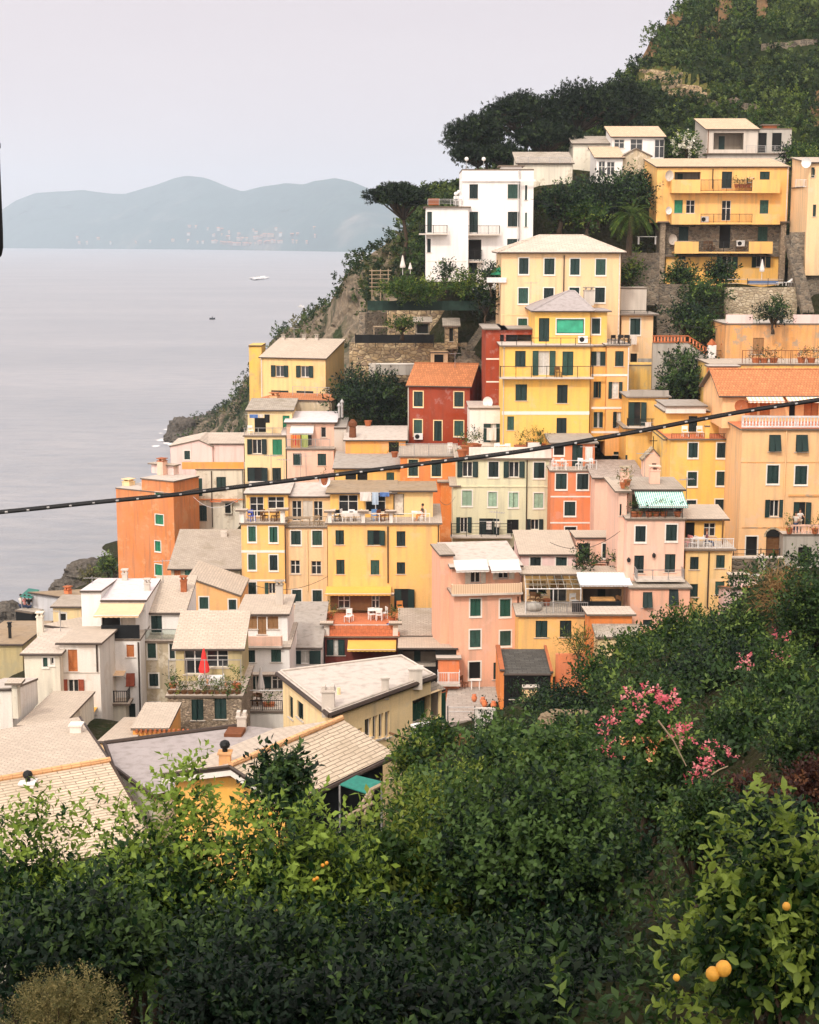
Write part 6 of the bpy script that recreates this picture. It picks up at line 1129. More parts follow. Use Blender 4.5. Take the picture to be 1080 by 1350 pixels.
# palm
pc = P(833, 285, 153); pbz = P(829, 330, 153); root = empty('palm_tree', 'palm tree with arching fronds left of the wide yellow apartment house', 'palm tree', pbz, 0, VG); m = MB(); tp = V3(pc)-V3(pbz); m.tube([(0, 0, -.5), (0.1, 0, tp.z*.5), tuple(tp)], [.32, .26, .24], BARK, 9); m.build('trunk', root)
bb, dd, nn_, LL, tt = [], [], [], [], []
for i in range(44):
    a = rng.uniform(0, 6.28); el = rng.uniform(-.25, 1.35); ln = rng.uniform(2.4, 3.2); h_ = np.array([math.cos(a), math.sin(a), 0]); p = np.array(tp); v = h_*math.cos(el)+np.array([0, 0, math.sin(el)])
    for j in range(26):
        v = nrm(v+np.array([0, 0, -.075])); p = p+v*ln/26; sd = nrm(np.cross(v, [0, 0, 1.0]))
        for s in (-1, 1): bb.append(p.copy()); dd.append(nrm(sd*s*.9+v*.7+np.array([0, 0, -.15]))); nn_.append(np.array([0, 0, 1.0])); LL.append(.75*math.sin(PI*(j+3)/31)); tt.append(rng.uniform(.2, .9))
leaf_mesh('crown', np.array(bb), np.array(dd), np.array(nn_), np.array(LL), np.array(tt), G4, root, .12)
# shrub cover of hill and cliff
def cover(name, label, A, n, leaf, mat, r, cnt, cond, tint=(.15, .7)):
    bl = []; nn = 0; w, k = A.shape[:2]
    while len(bl) < cnt and nn < cnt*40:
        nn += 1; i, j = rng.integers(1, w-1), rng.integers(1, k-2)
        q = A[i, j]
        if not cond(q, i/w, j/k): continue
        R_ = rng.uniform(*r); bl.append((q[0]+rng.uniform(-.6, .6), q[1]+rng.uniform(-.4, .4), q[2]+R_*.2, R_*1.15, R_, R_*.85, rng.uniform(*tint)))
    return tag(leaves(name, bl, n, leaf, mat, None, .65, inner=.6, spr=6, sprl=1.2, jit=.08), label, 'shrubs', kind='stuff')
def hillc(q, a, b):
    x, y = proj(q); f = noise.fractal(Vector((q[0]*.05, q[1]*.05, q[2]*.05+9)), 1, 2, 4)
    if x > 1130 or y < -40: return False
    for cx, cy, rx, ry in ((886, 30, 15, 13), (848, 76, 20, 12), (950, 14, 12, 20), (1002, 8, 9, 26), (880, 104, 42, 13), (905, 122, 30, 9)):
        if ((x-cx)/rx)**2+((y-cy)/ry)**2 < 1: return rng.random() < .06
    return f > -.32 or rng.random() < .35
cover('shrubbery', 'dense green maquis covering the hill above the village', HV, 230000, .40, G8, (.6, 1.7), 2100, hillc, (.1, 1.1)); cover('shrubbery', 'lighter green scrub scattered over the upper hill', HV, 60000, .34, G4, (.5, 1.5), 620, hillc, (.0, .9))
def clc(q, a, b):
    x, y = proj(q)
    if 480 < x < 606 and y < 300: return rng.random() < .12
    return noise.fractal(Vector((q[0]*.07, q[1]*.07, q[2]*.07+4)), 1, 2, 4) > (.10 if b > .22 else -.35)
cover('shrubbery', 'dark scrub clinging to the sea cliff and its crest', CVA, 20000, .42, G8, (.6, 1.6), 260, clc, (.15, .85)); cover('shrubbery', 'dry grassy tufts on the sea cliff', CVA, 7000, .4, G6, (.4, 1.0), 150, clc, (.0, .5))
# ================================================================== garden walls, steps, fences
view(0, 0, 1.0)
def wall_thing(label, x0, x1, yt, yb, Y, th, mat, name='stone_wall', cat='wall', dY=0, down=2, cap=None, group=None, yt2=None):
    a = P(vx(x0), vy(yt), Y); b = P(vx(x1), vy(yt2 if yt2 is not None else yt), Y+dY); z0 = P(vx((x0+x1)/2), vy(yb), Y+dY/2)[2]-down
    L_ = math.hypot(b[0]-a[0], b[1]-a[1]); r = empty(name, label, cat, (a[0], a[1], z0), math.atan2(b[1]-a[1], b[0]-a[0]), group); m = MB(); n = max(2, int(L_/1.2)); za, zb = a[2]-z0, b[2]-z0
    for i in range(n):
        u0, u1 = L_*i/n, L_*(i+1)/n; t0 = za+(zb-za)*i/n+(rng.uniform(-.06, .06) if not cap and mat in (STO, STL, STD) else 0); t1 = za+(zb-za)*(i+1)/n
        m.poly([(u0, 0, 0), (u1, 0, 0), (u1, 0, t1), (u0, 0, t0)], mat); m.poly([(u0, 0, t0), (u1, 0, t1), (u1, th, t1), (u0, th, t0)], mat)
    m.poly([(0, 0, 0), (0, 0, za), (0, th, za), (0, th, 0)], mat); m.poly([(L_, 0, 0), (L_, th, 0), (L_, th, zb), (L_, 0, zb)], mat); m.build('wall_body', r)
    if cap: c = MB(); c.slab([(-.05, -.06, za+.1), (L_+.05, -.06, zb+.1), (L_+.05, th+.06, zb+.1), (-.05, th+.06, za+.1)], .097, cap); c.build('coping', r)
    return r
def fence_thing(label, x0, x1, yt, yb, Y, mat, style='net', name='fence', dY=0, group=None, post=IRN):
    a = P(vx(x0), vy(yb), Y); b = P(vx(x1), vy(yb), Y+dY); zt = P(vx(x0), vy(yt), Y)[2]; L_ = math.hypot(b[0]-a[0], b[1]-a[1]); hh = zt-a[2]
    r = empty(name, label, 'fence', a, math.atan2(b[1]-a[1], b[0]-a[0]), group); dz = b[2]-a[2]
    if style == 'net':
        m = MB(); n = max(4, int(L_/.7))
        for i in range(n):
            u0, u1 = L_*i/n, L_*(i+1)/n; w0, w1 = .05*math.sin(i*2.1), .05*math.sin((i+1)*2.1); z0, z1 = dz*i/n, dz*(i+1)/n
            m.poly([(u0, w0, z0), (u1, w1, z1), (u1, w1, z1+hh-.04*abs(math.sin(i*1.7+1.7))), (u0, w0, z0+hh-.04*abs(math.sin(i*1.7)))], mat)
        m.build('net', r)
    for i in range(int(L_/2)+2):
        u = min(L_, i*2.0); m = MB(); m.tube([(u, .06, dz*u/L_-.4), (u, .06, dz*u/L_+hh+.1)], .035, post, 5); m.build('post', r)
        if u >= L_: break
    if style == 'pickets':
        m = MB(); u = 0
        while u < L_: m.box((u, -.02, dz*u/L_), (u+.09, .01, dz*u/L_+hh*rng.uniform(.9, 1.05)), mat); u += .19
        m.build('pickets', r); m = MB(); m.tube([(0, .02, hh*.7), (L_, .02, hh*.7+dz)], .03, mat, 4); m.build('rail', r)
    if style == 'bars':
        m = MB(); m.tube([(0, .06, hh), (L_, .06, hh+dz)], .025, mat, 5); m.tube([(0, .06, hh*.5), (L_, .06, hh*.5+dz)], .02, mat, 5); m.build('rail', r)
    return r
def stairs_thing(label, p, q, n, w, mat, group='stone stairways between the houses'):
    p, q = V3(p), V3(q); r = empty('stairway', label, 'stairs', p, 0, group); d = (q-p)/n; s = V3((d.x, d.y, 0)).normalized().cross(V3((0, 0, 1)))*w*.5; m = MB()
    for i in range(n):
        a = d*i; t = V3((0, 0, d.z)); e = V3((d.x, d.y, 0))
        m.poly([a-s, a+s, a+s+t, a-s+t], mat); m.poly([a-s+t, a+s+t, a+s+t+e, a-s+t+e], mat)
        for k in (-1, 1): m.poly([a+s*k-V3((0, 0, .8)), a+s*k+t, a+s*k+t+e, a+s*k+e-V3((0, 0, .8-d.z))], mat)
    m.build('steps', r); return r
WG = 'retaining walls of the hillside terraces'
view(380, 300, 300/1080)
wall_thing('long rubble retaining wall below the black netted garden', 290, 850, 548, 660, 160, .8, STO, group=WG)
wall_thing('upper rubble wall below the green netted hedge terrace', 470, 860, 392, 470, 166, .8, STO, group=WG); wall_thing('broken rubble bank at the left end of the green netting', 365, 480, 402, 500, 164, .8, STD, dY=3, group=WG, down=4)
wall_thing('low white path wall above the dark fig tree', 415, 600, 650, 690, 157.5, .5, CON, cap=WIN, group=WG, down=.2); wall_thing('square concrete pier on the path wall', 382, 415, 645, 700, 157.2, .6, LGR, group=WG, down=.2)
ghost = [(0, 0)]
fence_thing('green netting fence under the vine hedge of the white tower block', 378, 905, 346, 393, 153, MSH, group='netted fences of the terraces'); fence_thing('black netting fence around the garden sheds terrace', 318, 690, 507, 548, 158.5, CLK, group='netted fences of the terraces')
view(0, 0, 1.0)
stairs_thing('long stairway climbing right behind the narrow dark red house', P(608, 478, 158), P(660, 405, 166), 34, 1.5, STD); stairs_thing('stairway dropping down from the garden sheds to the orange tiled roof', P(642, 496, 156), P(612, 456, 160), 20, 1.3, STD)
def hut(label, x0, x1, yt, yb, Y, d, wall, roof, yr, wins=()):
    h = frame(x0, Y, x1, Y, yt); h.root = empty('garden_shed', label, 'shed', (0, 0, 0), 0, 'garden sheds on the cliff terrace'); block(h, x0, x1, yt, yb, 0, d, wall, wins, ('shed', yr), .6, first=True, rmat=roof, oh=.25); return h
view(380, 300, 300/1080)
hut('open fronted garden shed with a grey roof on the cliff terrace', 604, 672, 452, 505, 159, 2.5, STD, SLW, 430, ws('d', (612, 458, 664, 502))); hut('stone garden shed with a small door beside the stairs', 745, 806, 468, 548, 159, 2.5, STO, SLW, 436, ws('d', (765, 478, 783, 540)))
m = MB(); p = P(vx(402), vy(470), 158.8); q = P(vx(480), vy(470), 158.8); r = empty('garden_shelf', 'weathered plank shelf among the plants of the sheds terrace', 'shelf', p); m.box((0, 0, -.05), (q[0]-p[0], .5, .05), WOL); m.build('plank', r)
for u in (.1, q[0]-p[0]-.1): m = MB(); m.box((u-.05, .1, -1.2), (u+.05, .2, -.052), WOL); m.build('leg', r)
m = MB()
r = empty('ladder_racks', 'weathered timber drying racks on the cliff edge', 'rack', P(vx(385), vy(290), 166))
for i in range(6):
    m = MB(); m.box((0, i*.25, -.3+(5-i)*.42), (2.3-i*.1, i*.25+.09, -.22+(5-i)*.42), WOL); m.build('rail', r)
for u in (.2, 1.1, 1.9): m = MB(); m.box((u, 1.3, -1.5), (u+.09, 1.39, 2.0), WOL); m.build('post', r)
# upper right: walls of the apartment terrace, brick balustrade, gate, stairs
view(800, 140)
wall_thing('pale pebbled retaining wall under the wide yellow apartment house', 608, 972, 922, 1030, 155, .8, STL, group=WG); wall_thing('grey garden wall under the small round tree', 262, 420, 905, 1030, 156.5, .6, STD, group=WG, down=4); wall_thing('rubble garden wall at the foot of the palm', 80, 270, 745, 800, 156, .6, STD, group=WG, down=4); fence_thing('white garden fence on the terrace of the apartment house', 610, 900, 880, 922, 155.3, LGR, 'bars', group='fences by the apartment house')
stairs_thing('long straight stairway climbing beside the yellow apartment house', P(1066, 412, 152), P(1042, 310, 160), 42, 1.1, STD); fence_thing('sloping handrail along the long straight stairway', 1030, 925, 1040, 1048, 152, IRN, 'bars', dY=8)
wall_thing('rocky bank under the cream house at the right edge', 940, 1240, 640, 1060, 158.5, .8, STD, group=WG)
p = P(833, 318, 155.5); r = empty('garden_table', 'white garden table beside the palm tree', 'table', P(853, 322, 155.5)); m = MB(); m.box((-.9, -.4, .7), (.9, .4, .75), PLW); m.build('table_top', r); m = MB()
for u in (-.8, .8): m = MB(); m.box((u-.04, -.3, 0), (u+.04, .3, .7), PLW); m.build('leg', r)
view(800, 380)
r = wall_thing('grey terrace wall with a sloping red brick balustrade', 235, 415, 278, 400, 143.5, .5, CON, group=WG); wall_thing('lower sloping part of the grey terrace wall', 415, 525, 278, 400, 143.5, .5, CON, group=WG, yt2=352)
def brickbal(label, x0, y0, x1, y1, hpx, Y):
    a = P(vx(x0), vy(y0), Y); b = P(vx(x1), vy(y1), Y); hh = P(vx(x0), vy(y0-hpx), Y)[2]-a[2]; L_ = b[0]-a[0]; dz = b[2]-a[2]; r = empty('brick_balustrade', label, 'balustrade', a, 0, 'red brick balustrades')
    m = MB(); m.slab([(0, 0, hh), (L_, 0, dz+hh), (L_, .3, dz+hh), (0, .3, hh)], .1, TCO); m.slab([(0, 0, .12), (L_, 0, dz+.12), (L_, .3, dz+.12), (0, .3, .12)], .1, TCO); m.build('rail', r); m = MB(); u = .1
    while u < L_-.1: z = dz*u/L_; m.box((u, .05, z+.13), (u+.13, .25, z+hh-.11), COR); u += .3
    m.build('balusters', r)
brickbal('level red brick balustrade by the dark tree', 235, 278, 415, 278, 38, 143.4); brickbal('sloping red brick balustrade leading down to the gate', 415, 278, 522, 348, 38, 143.4)
for x, lb in ((532, 'white gate post left of the iron gate'), (604, 'white gate post right of the iron gate')):
    p = P(vx(x), vy(360), 142.5); r = empty('gate_post', lb, 'gate post', p, 0, 'white gate posts by the orange house'); m = MB(); m.box((-.35, -.35, -1), (.35, .35, 1.25), WHT); m.build('shaft', r); m = MB(); m.lathe([(.45, 1.25), (.42, 1.35), (.05, 1.8)], TCO, n=4); m.build('cap', r)
fence_thing('dark iron gate between the white gate posts', 545, 592, 318, 360, 142.6, IRN, 'bars', name='gate')
# roadside wall right, courtyard things
view(800, 540); wall_thing('low mossy parapet wall along the street', 640, 900, 757, 800, 113.5, .4, STD, name='parapet_wall', cap=LGR, down=1); fence_thing('iron railing in front of the peach house', 645, 880, 712, 757, 114.2, IRN, 'bars', group='railings along the street'); wall_thing('white edge wall below the street', 640, 905, 845, 900, 108.5, .5, LGR, name='edge_wall', cap=WIN, yt2=858)
p = P(vx(788), vy(815), 112.5); r = empty('bollard', 'short stone bollard by the street parapet', 'bollard', p); m = MB(); m.lathe([(.28, -.4), (.26, .9), (.2, 1.1), (.05, 1.18)], LGR, n=10); m.build('shaft', r)
view(560, 680); wall_thing('white stepped edge of the courtyard', 255, 330, 985, 1060, 97, .4, WHD, name='edge_wall', cap=WIN, dY=-3)
wall_thing('coral wall beside the black roofed shed', 668, 862, 705, 780, 99, .3, COR, name='garden_wall'); fence_thing('thin wire fence along the courtyard edge', 118, 255, 975, 1020, 98, STE, 'bars', group='fences of the courtyard')
view(0, 0, 1.0); fence_thing('dark picket fence behind the bush at the courtyard', 598, 625, 968, 985, 56, WOD, 'pickets')
def tubes(name, label, cat, segs, r, mat, part='pole'):
    o = empty(name, label, cat, segs[0][0])
    for s in segs: m = MB(); m.tube([V3(q)-V3(segs[0][0]) for q in s], r, mat, 6); m.build(part, o)
    return o
tubes('timber_frame', 'leaning timber frame beside the teal canopy', 'frame', [[P(488, 1042, 51), P(536, 1018, 51)], [P(488, 1042, 51), P(465, 1082, 50)], [P(492, 1040, 51.5), P(480, 1078, 51)], [P(452, 1080, 49), P(492, 1058, 49)]], .07, WOL)
tubes('plank', 'loose grey plank lying among the bushes', 'plank', [[P(520, 1085, 40), P(552, 1068, 40)]], .06, LGR)
tubes('handrail', 'short pale handrail among the bushes right of the picket fence', 'handrail', [[P(600, 1037, 45), P(618, 1021, 45)], [P(617, 1032, 45), P(617, 1012, 45)], [P(629, 1030, 45), P(629, 1012, 45)]], .045, WIN)
tubes('handrail', 'thin dark handrail under the cream flat roofed house', 'handrail', [[P(513, 966, 60), P(545, 978, 60)], [P(545, 978, 60), P(545, 992, 60)], [P(545, 978, 60), P(560, 972, 60)]], .05, WOD)
r = empty('canopy', 'teal sheet canopy in the dark yard beside the ribbed slate roof', 'canopy', P(475, 1035, 55)); m = MB(); q = [PZ(448, 1034, 30.5), PZ(484, 1046, 30.4), PZ(503, 1030, 30.5), PZ(470, 1022, 30.6)]; m.slab([V3(p)-r.location for p in q], .04, TEA); m.build('sheet', r)
for k in (0, 2): m = MB(); a = V3(q[k])-r.location; m.tube([a-V3((0, 0, 2.4)), a-V3((0, 0, .05))], .04, STE); m.build('post', r)
for i, (a, b, s) in enumerate([(735, 945, .6), (748, 950, .5), (760, 943, .55), (725, 952, .45), (770, 948, .4)]):
    p = P(a, b+4, 57); o = rock(['large pale rubble stone by the shed', 'flat rubble stone before the clipped hedge', 'leaning rubble stone under the clipped hedge', 'small rubble stone left of the pile by the shed', 'small rubble stone right of the pile by the shed'][i], *p, s, s*.7, s*.55, 50+i*3.1, 'rubble stones by the shed'); o.data.materials[0] = STO
# ================================================================== small things
NCH = {}
def part_mesh(key, fn):
    if key not in NCH: m = MB(); fn(m); o = m.build(key[0] if isinstance(key, tuple) else key); NCH[key] = o.data; bpy.data.objects.remove(o)
    return NCH[key]
def put(root, key, fn, nm):
    o = bpy.data.objects.new(nm, part_mesh(key, fn)); C.objects.link(o); o.parent = root; return o
def chair(label, loc, rz=0, mat=PLW, group='garden chairs on the terraces'):
    r = empty('chair', label, 'chair', loc, rz, group); k = mat.name
    put(r, ('seat', k), lambda m: m.box((-.24, -.24, .42), (.24, .24, .46), mat), 'seat')
    put(r, ('backrest', k), lambda m: [m.box((-.24, .2, .461), (-.18, .25, .9), mat), m.box((.18, .2, .461), (.24, .25, .9), mat), m.box((-.18, .2, .62), (.18, .24, .9), mat)], 'backrest')
    for x in (-.21, .21):
        for y in (-.21, .21): put(r, ('leg', k, x, y), lambda m, x=x, y=y: m.box((x-.022, y-.022, 0), (x+.022, y+.022, .419), mat), 'leg')
    return r
def table(label, loc, w=1.2, d=.8, mat=PLW, rz=0, cloth=None, group='tables on the terraces'):
    r = empty('table', label, 'table', loc, rz, group); m = MB(); m.box((-w/2, -d/2, .7), (w/2, d/2, .74), cloth or mat)
    if cloth: [m.box((-w/2-.01, s*(d/2)-.005, .42), (w/2+.01, s*(d/2)+.005, .739), cloth) for s in (-1, 1)]
    m.build('table_top', r)
    for x in (-w/2+.08, w/2-.08):
        for y in (-d/2+.08, d/2-.08): m = MB(); m.box((x-.03, y-.03, 0), (x+.03, y+.03, .699), mat); m.build('leg', r)
    return r
def lounger(label, loc, rz=0, mat=PLB):
    r = empty('sun_lounger', label, 'sun lounger', loc, rz, 'sun loungers'); m = MB(); m.box((-.95, -.3, .3), (.35, .3, .34), mat); m.build('seat', r); m = MB(); m.slab([(.355, -.3, .34), (.95, -.3, .75), (.95, .3, .75), (.355, .3, .34)], .04, mat); m.build('backrest', r)
    for x in (-.8, .3):
        for y in (-.25, .25): m = MB(); m.box((x-.025, y-.025, 0), (x+.025, y+.025, .299), mat); m.build('leg', r)
    return r
def pot(label, loc, h=.8, r_=.22, mat=G4, n=90, group='potted plants on the terraces', pm=TCO, tint=.5, flower=None):
    r = empty('potted_plant', label, 'potted plant', loc, 0, group); m = MB(); m.lathe([(r_*.7, 0), (r_, r_*1.4), (r_*1.1, r_*1.4), (r_*1.1, r_*1.6), (r_*.9, r_*1.6)], pm, n=10); m.build('pot', r)
    b = [(0, 0, r_*1.6+h*.4, r_*1.2, r_*1.2, h*.45, tint), (r_*.5, 0, r_*1.6+h*.6, r_*.8, r_*.8, h*.3, tint+.2)]; leaves('foliage', b, n, .16, mat, r, .45, inner=.1)
    if flower: leaves('blossom', b, max(12, n//5), .1, flower, r, .9, inner=.8)
    return r
def parasol(label, loc, h=2.4, mat=CLW, w=.22):
    r = empty('parasol', label, 'parasol', loc, 0, 'closed parasols'); m = MB(); m.tube([(0, 0, 0), (0, 0, h)], .03, WHM); m.build('pole', r); m = MB(); m.lathe([(w*.9, h*.42), (w, h*.5), (w*.55, h*.75), (w*.35, h*.9), (.04, h*1.02)], mat, n=8); m.build('canopy', r); return r
def dish(label, loc, rz=0, r_=.4, mat=PLW):
    r = empty('satellite_dish', label, 'satellite dish', loc, rz, 'satellite dishes on the houses'); m = MB(); pr = [(r_*t, .35*r_*t*t) for t in (.02, .4, .7, 1.0)]; n = 14
    for j in range(3):
        for i in range(n):
            a, b = 2*PI*i/n, 2*PI*(i+1)/n; f = lambda q, w: (q[0]*math.cos(w), -q[1]-.1, q[0]*math.sin(w)+.35); m.poly([f(pr[j], a), f(pr[j], b), f(pr[j+1], b), f(pr[j+1], a)], mat)
    m.build('reflector', r, True); m = MB(); m.tube([(0, -.1, .35), (0, .1, .3), (0, .1, -.2)], .03, STE); m.tube([(0, -.12, .35-r_*.8), (0, -.5, .3)], .015, STE); m.build('arm', r); return r
def aircon(label, loc, rz=0):
    r = empty('air_conditioner', label, 'air conditioner', loc, rz, 'air conditioners on the houses'); m = MB(); m.box((-.42, -.3, 0), (.42, 0, .58), PLW); m.build('casing', r); m = MB(); n = 16; m.poly([(-.1+.22*math.cos(2*PI*i/n), -.304, .29+.22*math.sin(2*PI*i/n)) for i in range(n)], PLK); m.build('fan_grille', r); return r
def laundry(label, loc, items, rz=0, L_=2.0):
    r = empty('laundry_line', label, 'laundry', loc, rz, 'washing hung out to dry'); m = MB(); m.tube([(-L_/2, 0, 0), (L_/2, 0, 0)], .012, WHM, 4); m.build('line', r)
    for x, w, h, mat in items:
        m = MB(); n = 5
        for i in range(n): u0, u1 = x+w*i/n, x+w*(i+1)/n; y0, y1 = .04*math.sin(i*1.9), .04*math.sin((i+1)*1.9); m.poly([(u0, y0*1.8-.02, -h), (u1, y1*1.8-.02, -h), (u1, y1*.4-.02, -.01), (u0, y0*.4-.02, -.01)], mat)
        m.build('cloth', r)
    return r
def antenna(label, loc, h=1.6):
    r = empty('tv_antenna', label, 'antenna', loc, rng.uniform(-.6, .6), 'television antennas on the roofs'); m = MB(); m.tube([(0, 0, -.2), (0, 0, h)], .025, STE, 5); m.build('mast', r); m = MB(); m.tube([(-.6, 0, h-.15), (.6, 0, h-.15)], .018, STE, 4)
    for i in range(6): x = -.5+i*.2; m.tube([(x, -.3, h-.15), (x, .3, h-.15)], .012, STE, 4)
    m.build('boom', r); return r
def skin(name, pts, edges, mat, parent, sub=1):
    me = bpy.data.meshes.new(name); me.from_pydata([p[:3] for p in pts], edges, []); me.materials.append(mat); o = bpy.data.objects.new(name, me); C.objects.link(o)
    md = o.modifiers.new('skin', 'SKIN'); md.use_smooth_shade = True
    if not me.skin_vertices: bpy.context.view_layer.objects.active = o; bpy.ops.mesh.customdata_skin_add()
    for v, p in zip(me.skin_vertices[0].data, pts): v.radius = (p[3], p[3] if len(p) < 5 else p[4])
    me.skin_vertices[0].data[0].use_root = True
    s = o.modifiers.new('sub', 'SUBSURF'); s.levels = s.render_levels = sub; o.parent = parent; return o
def person(label, loc, rz, pose, shirt, trousers, hair=HAI, arm=.3):
    r = empty('person', label, 'person', loc, rz, 'people on the terraces'); s = pose == 'sit'; hz_ = .5 if s else .92
    kn = [(sx*.11, -.42, .48) if s else (sx*.1, -.02, .48) for sx in (-1, 1)]; ft = [(k[0], k[1]-(.05 if s else -.02), .07) for k in kn]
    el = [(sx*.27, -.08-arm*.2, hz_+.22) for sx in (-1, 1)]; hd = [(sx*.2, -.25-arm*.4, hz_+.16+arm*.25) for sx in (-1, 1)]
    pts = [(0, 0, hz_, .13, .1), (0, 0, hz_+.22, .12, .09), (0, .0, hz_+.44, .15, .1), (0, 0, hz_+.55, .055, .055), (0, -.01, hz_+.63, .075, .085), (0, -.015, hz_+.72, .085, .10), (0, -.01, hz_+.80, .06, .07)]
    e = [(0, 1), (1, 2), (2, 3), (3, 4), (4, 5), (5, 6)]; n = 7
    for i, sx in enumerate((-1, 1)):
        pts += [(sx*.17, 0, hz_+.46, .055), (*el[i], .042), (*hd[i], .03), (hd[i][0]-sx*.02, hd[i][1]-.08, hd[i][2]-.01, .032), (sx*.09, -.02, hz_-.03, .085), (*kn[i], .06), (*ft[i], .04), (ft[i][0], ft[i][1]-.16, .04, .035)]
        e += [(2, n), (n, n+1), (n+1, n+2), (n+2, n+3), (0, n+4), (n+4, n+5), (n+5, n+6), (n+6, n+7)]; n += 8
    skin('person', pts, e, SKN, r)
    sp_ = [(0, 0, hz_-.02, .155, .12), (0, 0, hz_+.22, .14, .11), (0, 0, hz_+.43, .165, .115), (0, 0, hz_+.51, .075, .07)]; se = [(0, 1), (1, 2), (2, 3)]
    for i, sx in enumerate((-1, 1)): sp_ += [(sx*.18, 0, hz_+.46, .068), (sx*.24, -.05-arm*.1, hz_+.31, .06)]; se += [(2, 4+2*i), (4+2*i, 5+2*i)]
    skin('shirt', sp_, se, shirt, r)
    tp = [(0, 0, hz_, .16, .125)]; te = []
    for i, sx in enumerate((-1, 1)): tp += [(sx*.09, -.02, hz_-.04, .10), (*kn[i], .075), (ft[i][0], ft[i][1], .16, .06)]; te += [(0, 1+3*i), (1+3*i, 2+3*i), (2+3*i, 3+3*i)]
    skin('trousers', tp, te, trousers, r)
    m = MB(); m.lathe([(.085, hz_+.70), (.105, hz_+.76), (.10, hz_+.83), (.06, hz_+.885), (.01, hz_+.9)], hair, (0, .015, 0), 10); m.build('hair', r, True); return r
def on(h, x, y, v): return at(h, x, y, v)
def sink(h, x, v, floor=None): u = uw(h, x, 100, v)[0]; return u
def floor_at(h, x, yref, v, fz): u = uw(h, x, yref, v)[0]; return world(h, u, v, fz)
# cafe terrace of the amber house
view(300, 420); h = HS['am']; fz = uw(h, 700, 1040, -.1)[1]+.0
F = lambda x, v: floor_at(h, x, 1000, v, fz)
for i, (x, v) in enumerate([(610, .8), (650, .9)]): table(['cafe table under a white cloth left on the cafe terrace', 'cafe table under a white cloth behind the first pillar of the cafe terrace'][i], F(x, v), .9, .8, PLW, 0, CLW)
for i, (x, v, rz) in enumerate([(590, 1.1, 1.2), (632, 1.2, 3.1), (672, .8, -1.2), (545, .9, .6)]): chair(['white chair at the left cafe table', 'white chair between the two cloth covered cafe tables', 'white chair at the right end of the cafe tables', 'white chair in the left corner of the cafe terrace'][i], F(x, v), rz)
chair('black chair beside the white canvas on the cafe terrace', F(560, .6), .3, PLK); chair('dark red chair on the cafe terrace right of the blue chair', F(800, 1.0), -.8, RUS); chair('blue chair under the washing on the cafe terrace', F(752, .9), .4, paint('light blue plastic', (.15, .30, .55), .5)); chair('dark red chair beside the washing on the cafe terrace', F(780, .7), .9, RUS)
p = F(752, 1.7); laundry('pale blue and white washing hung across the cafe terrace', (p[0], p[1], p[2]+2.15), [(-1.2, .9, .7, CLW), (-.25, .5, 1.0, paint('pale blue cloth', (.5, .6, .72), .9)), (.35, .75, .35, CLU)], 0, 2.6)
table('white table of the person on the amber house terrace', F(965, .9), .9, .7); pp = F(992, .9); chair('white chair under the seated person on the amber house terrace', pp, -1.4); person('person in a dark top sitting at a white terrace table', (pp[0], pp[1], pp[2]), -1.4, 'sit', PLK, CLO)
h = HS['ny']; fz = uw(h, 200, 1050, -.1)[1]+.05
view(280, 600); h = HS['ny']; fz = uw(h, 250, 345, -.1)[1]
for i, (x, v, mt) in enumerate([(200, .7, PLB), (265, .8, WOD), (320, .7, WOD)]): chair(['blue chair on the narrow yellow house terrace', 'brown chair left of the timber table on the narrow yellow house', 'brown chair right of the timber table on the narrow yellow house'][i], floor_at(h, x, 320, v, fz), rng.uniform(-1, 1), mt)
table('timber table on the narrow yellow house terrace', floor_at(h, 292, 320, .9, fz), 1.3, .8, WOD); h = HS['cm']; fz = uw(h, 480, 370, 0)[1]; table('long timber bench table on the plain cream house terrace', floor_at(h, 430, 340, .5, fz), 2.2, .6, WOL); chair('timber chair on the plain cream house terrace', floor_at(h, 540, 340, .6, fz), .6, WOL)
p = floor_at(h, 565, 140, 2.5, uw(h, 570, 150, 4)[1]); dish('white satellite dish on the roof between the cream and amber houses', (p[0], p[1], p[2]+.2), .4, .5); q = P(vx(565), vy(150), 127); pot('round terracotta pot on the roof behind the black cable', (q[0], q[1], q[2]), .2, .45, G3, 40)
antenna('television antenna on the roof of the plain cream house', (q[0]-4.2, q[1], q[2]+.5), 2.0); antenna('second television antenna beside the pot on the cream house roof', (q[0]-3.2, q[1]+.5, q[2]+.5), 1.6)
# sun deck
h = HS['deck']; fz = uw(h, 700, 916, .15)[1]+.02; D_ = lambda x, v: floor_at(h, x, 800, v, fz)
chair('tall white folding chair on the red sun deck', D_(690, 4.2), -.4); r = chair('white chair stacked behind the deck chair on the red sun deck', D_(700, 4.6), .3); table('white table at the right of the red sun deck', D_(828, 5.2), 1.1, .8); chair('white chair left of the white table on the red sun deck', D_(812, 4.9), .5); chair('white chair in front of the white table on the red sun deck', D_(850, 4.7), 3.0); chair('white chair right of the white table on the red sun deck', D_(872, 5.3), -1.2); lounger('blue sun lounger at the front of the red sun deck', D_(845, .9), .1)
for i, (x, v) in enumerate([(600, 5.2), (605, 3.2), (915, 4.4), (918, 2.6)]): pot('potted plant on the red sun deck, '+['left rear corner', 'left edge', 'right rear by the wall', 'right edge'][i], D_(x, v), .7, .25, G4 if i % 2 else G3)
q = D_(955, 6.6); chair('orange chair in the doorway of the amber house', (q[0], q[1]+.6, q[2]), .2, CLO)
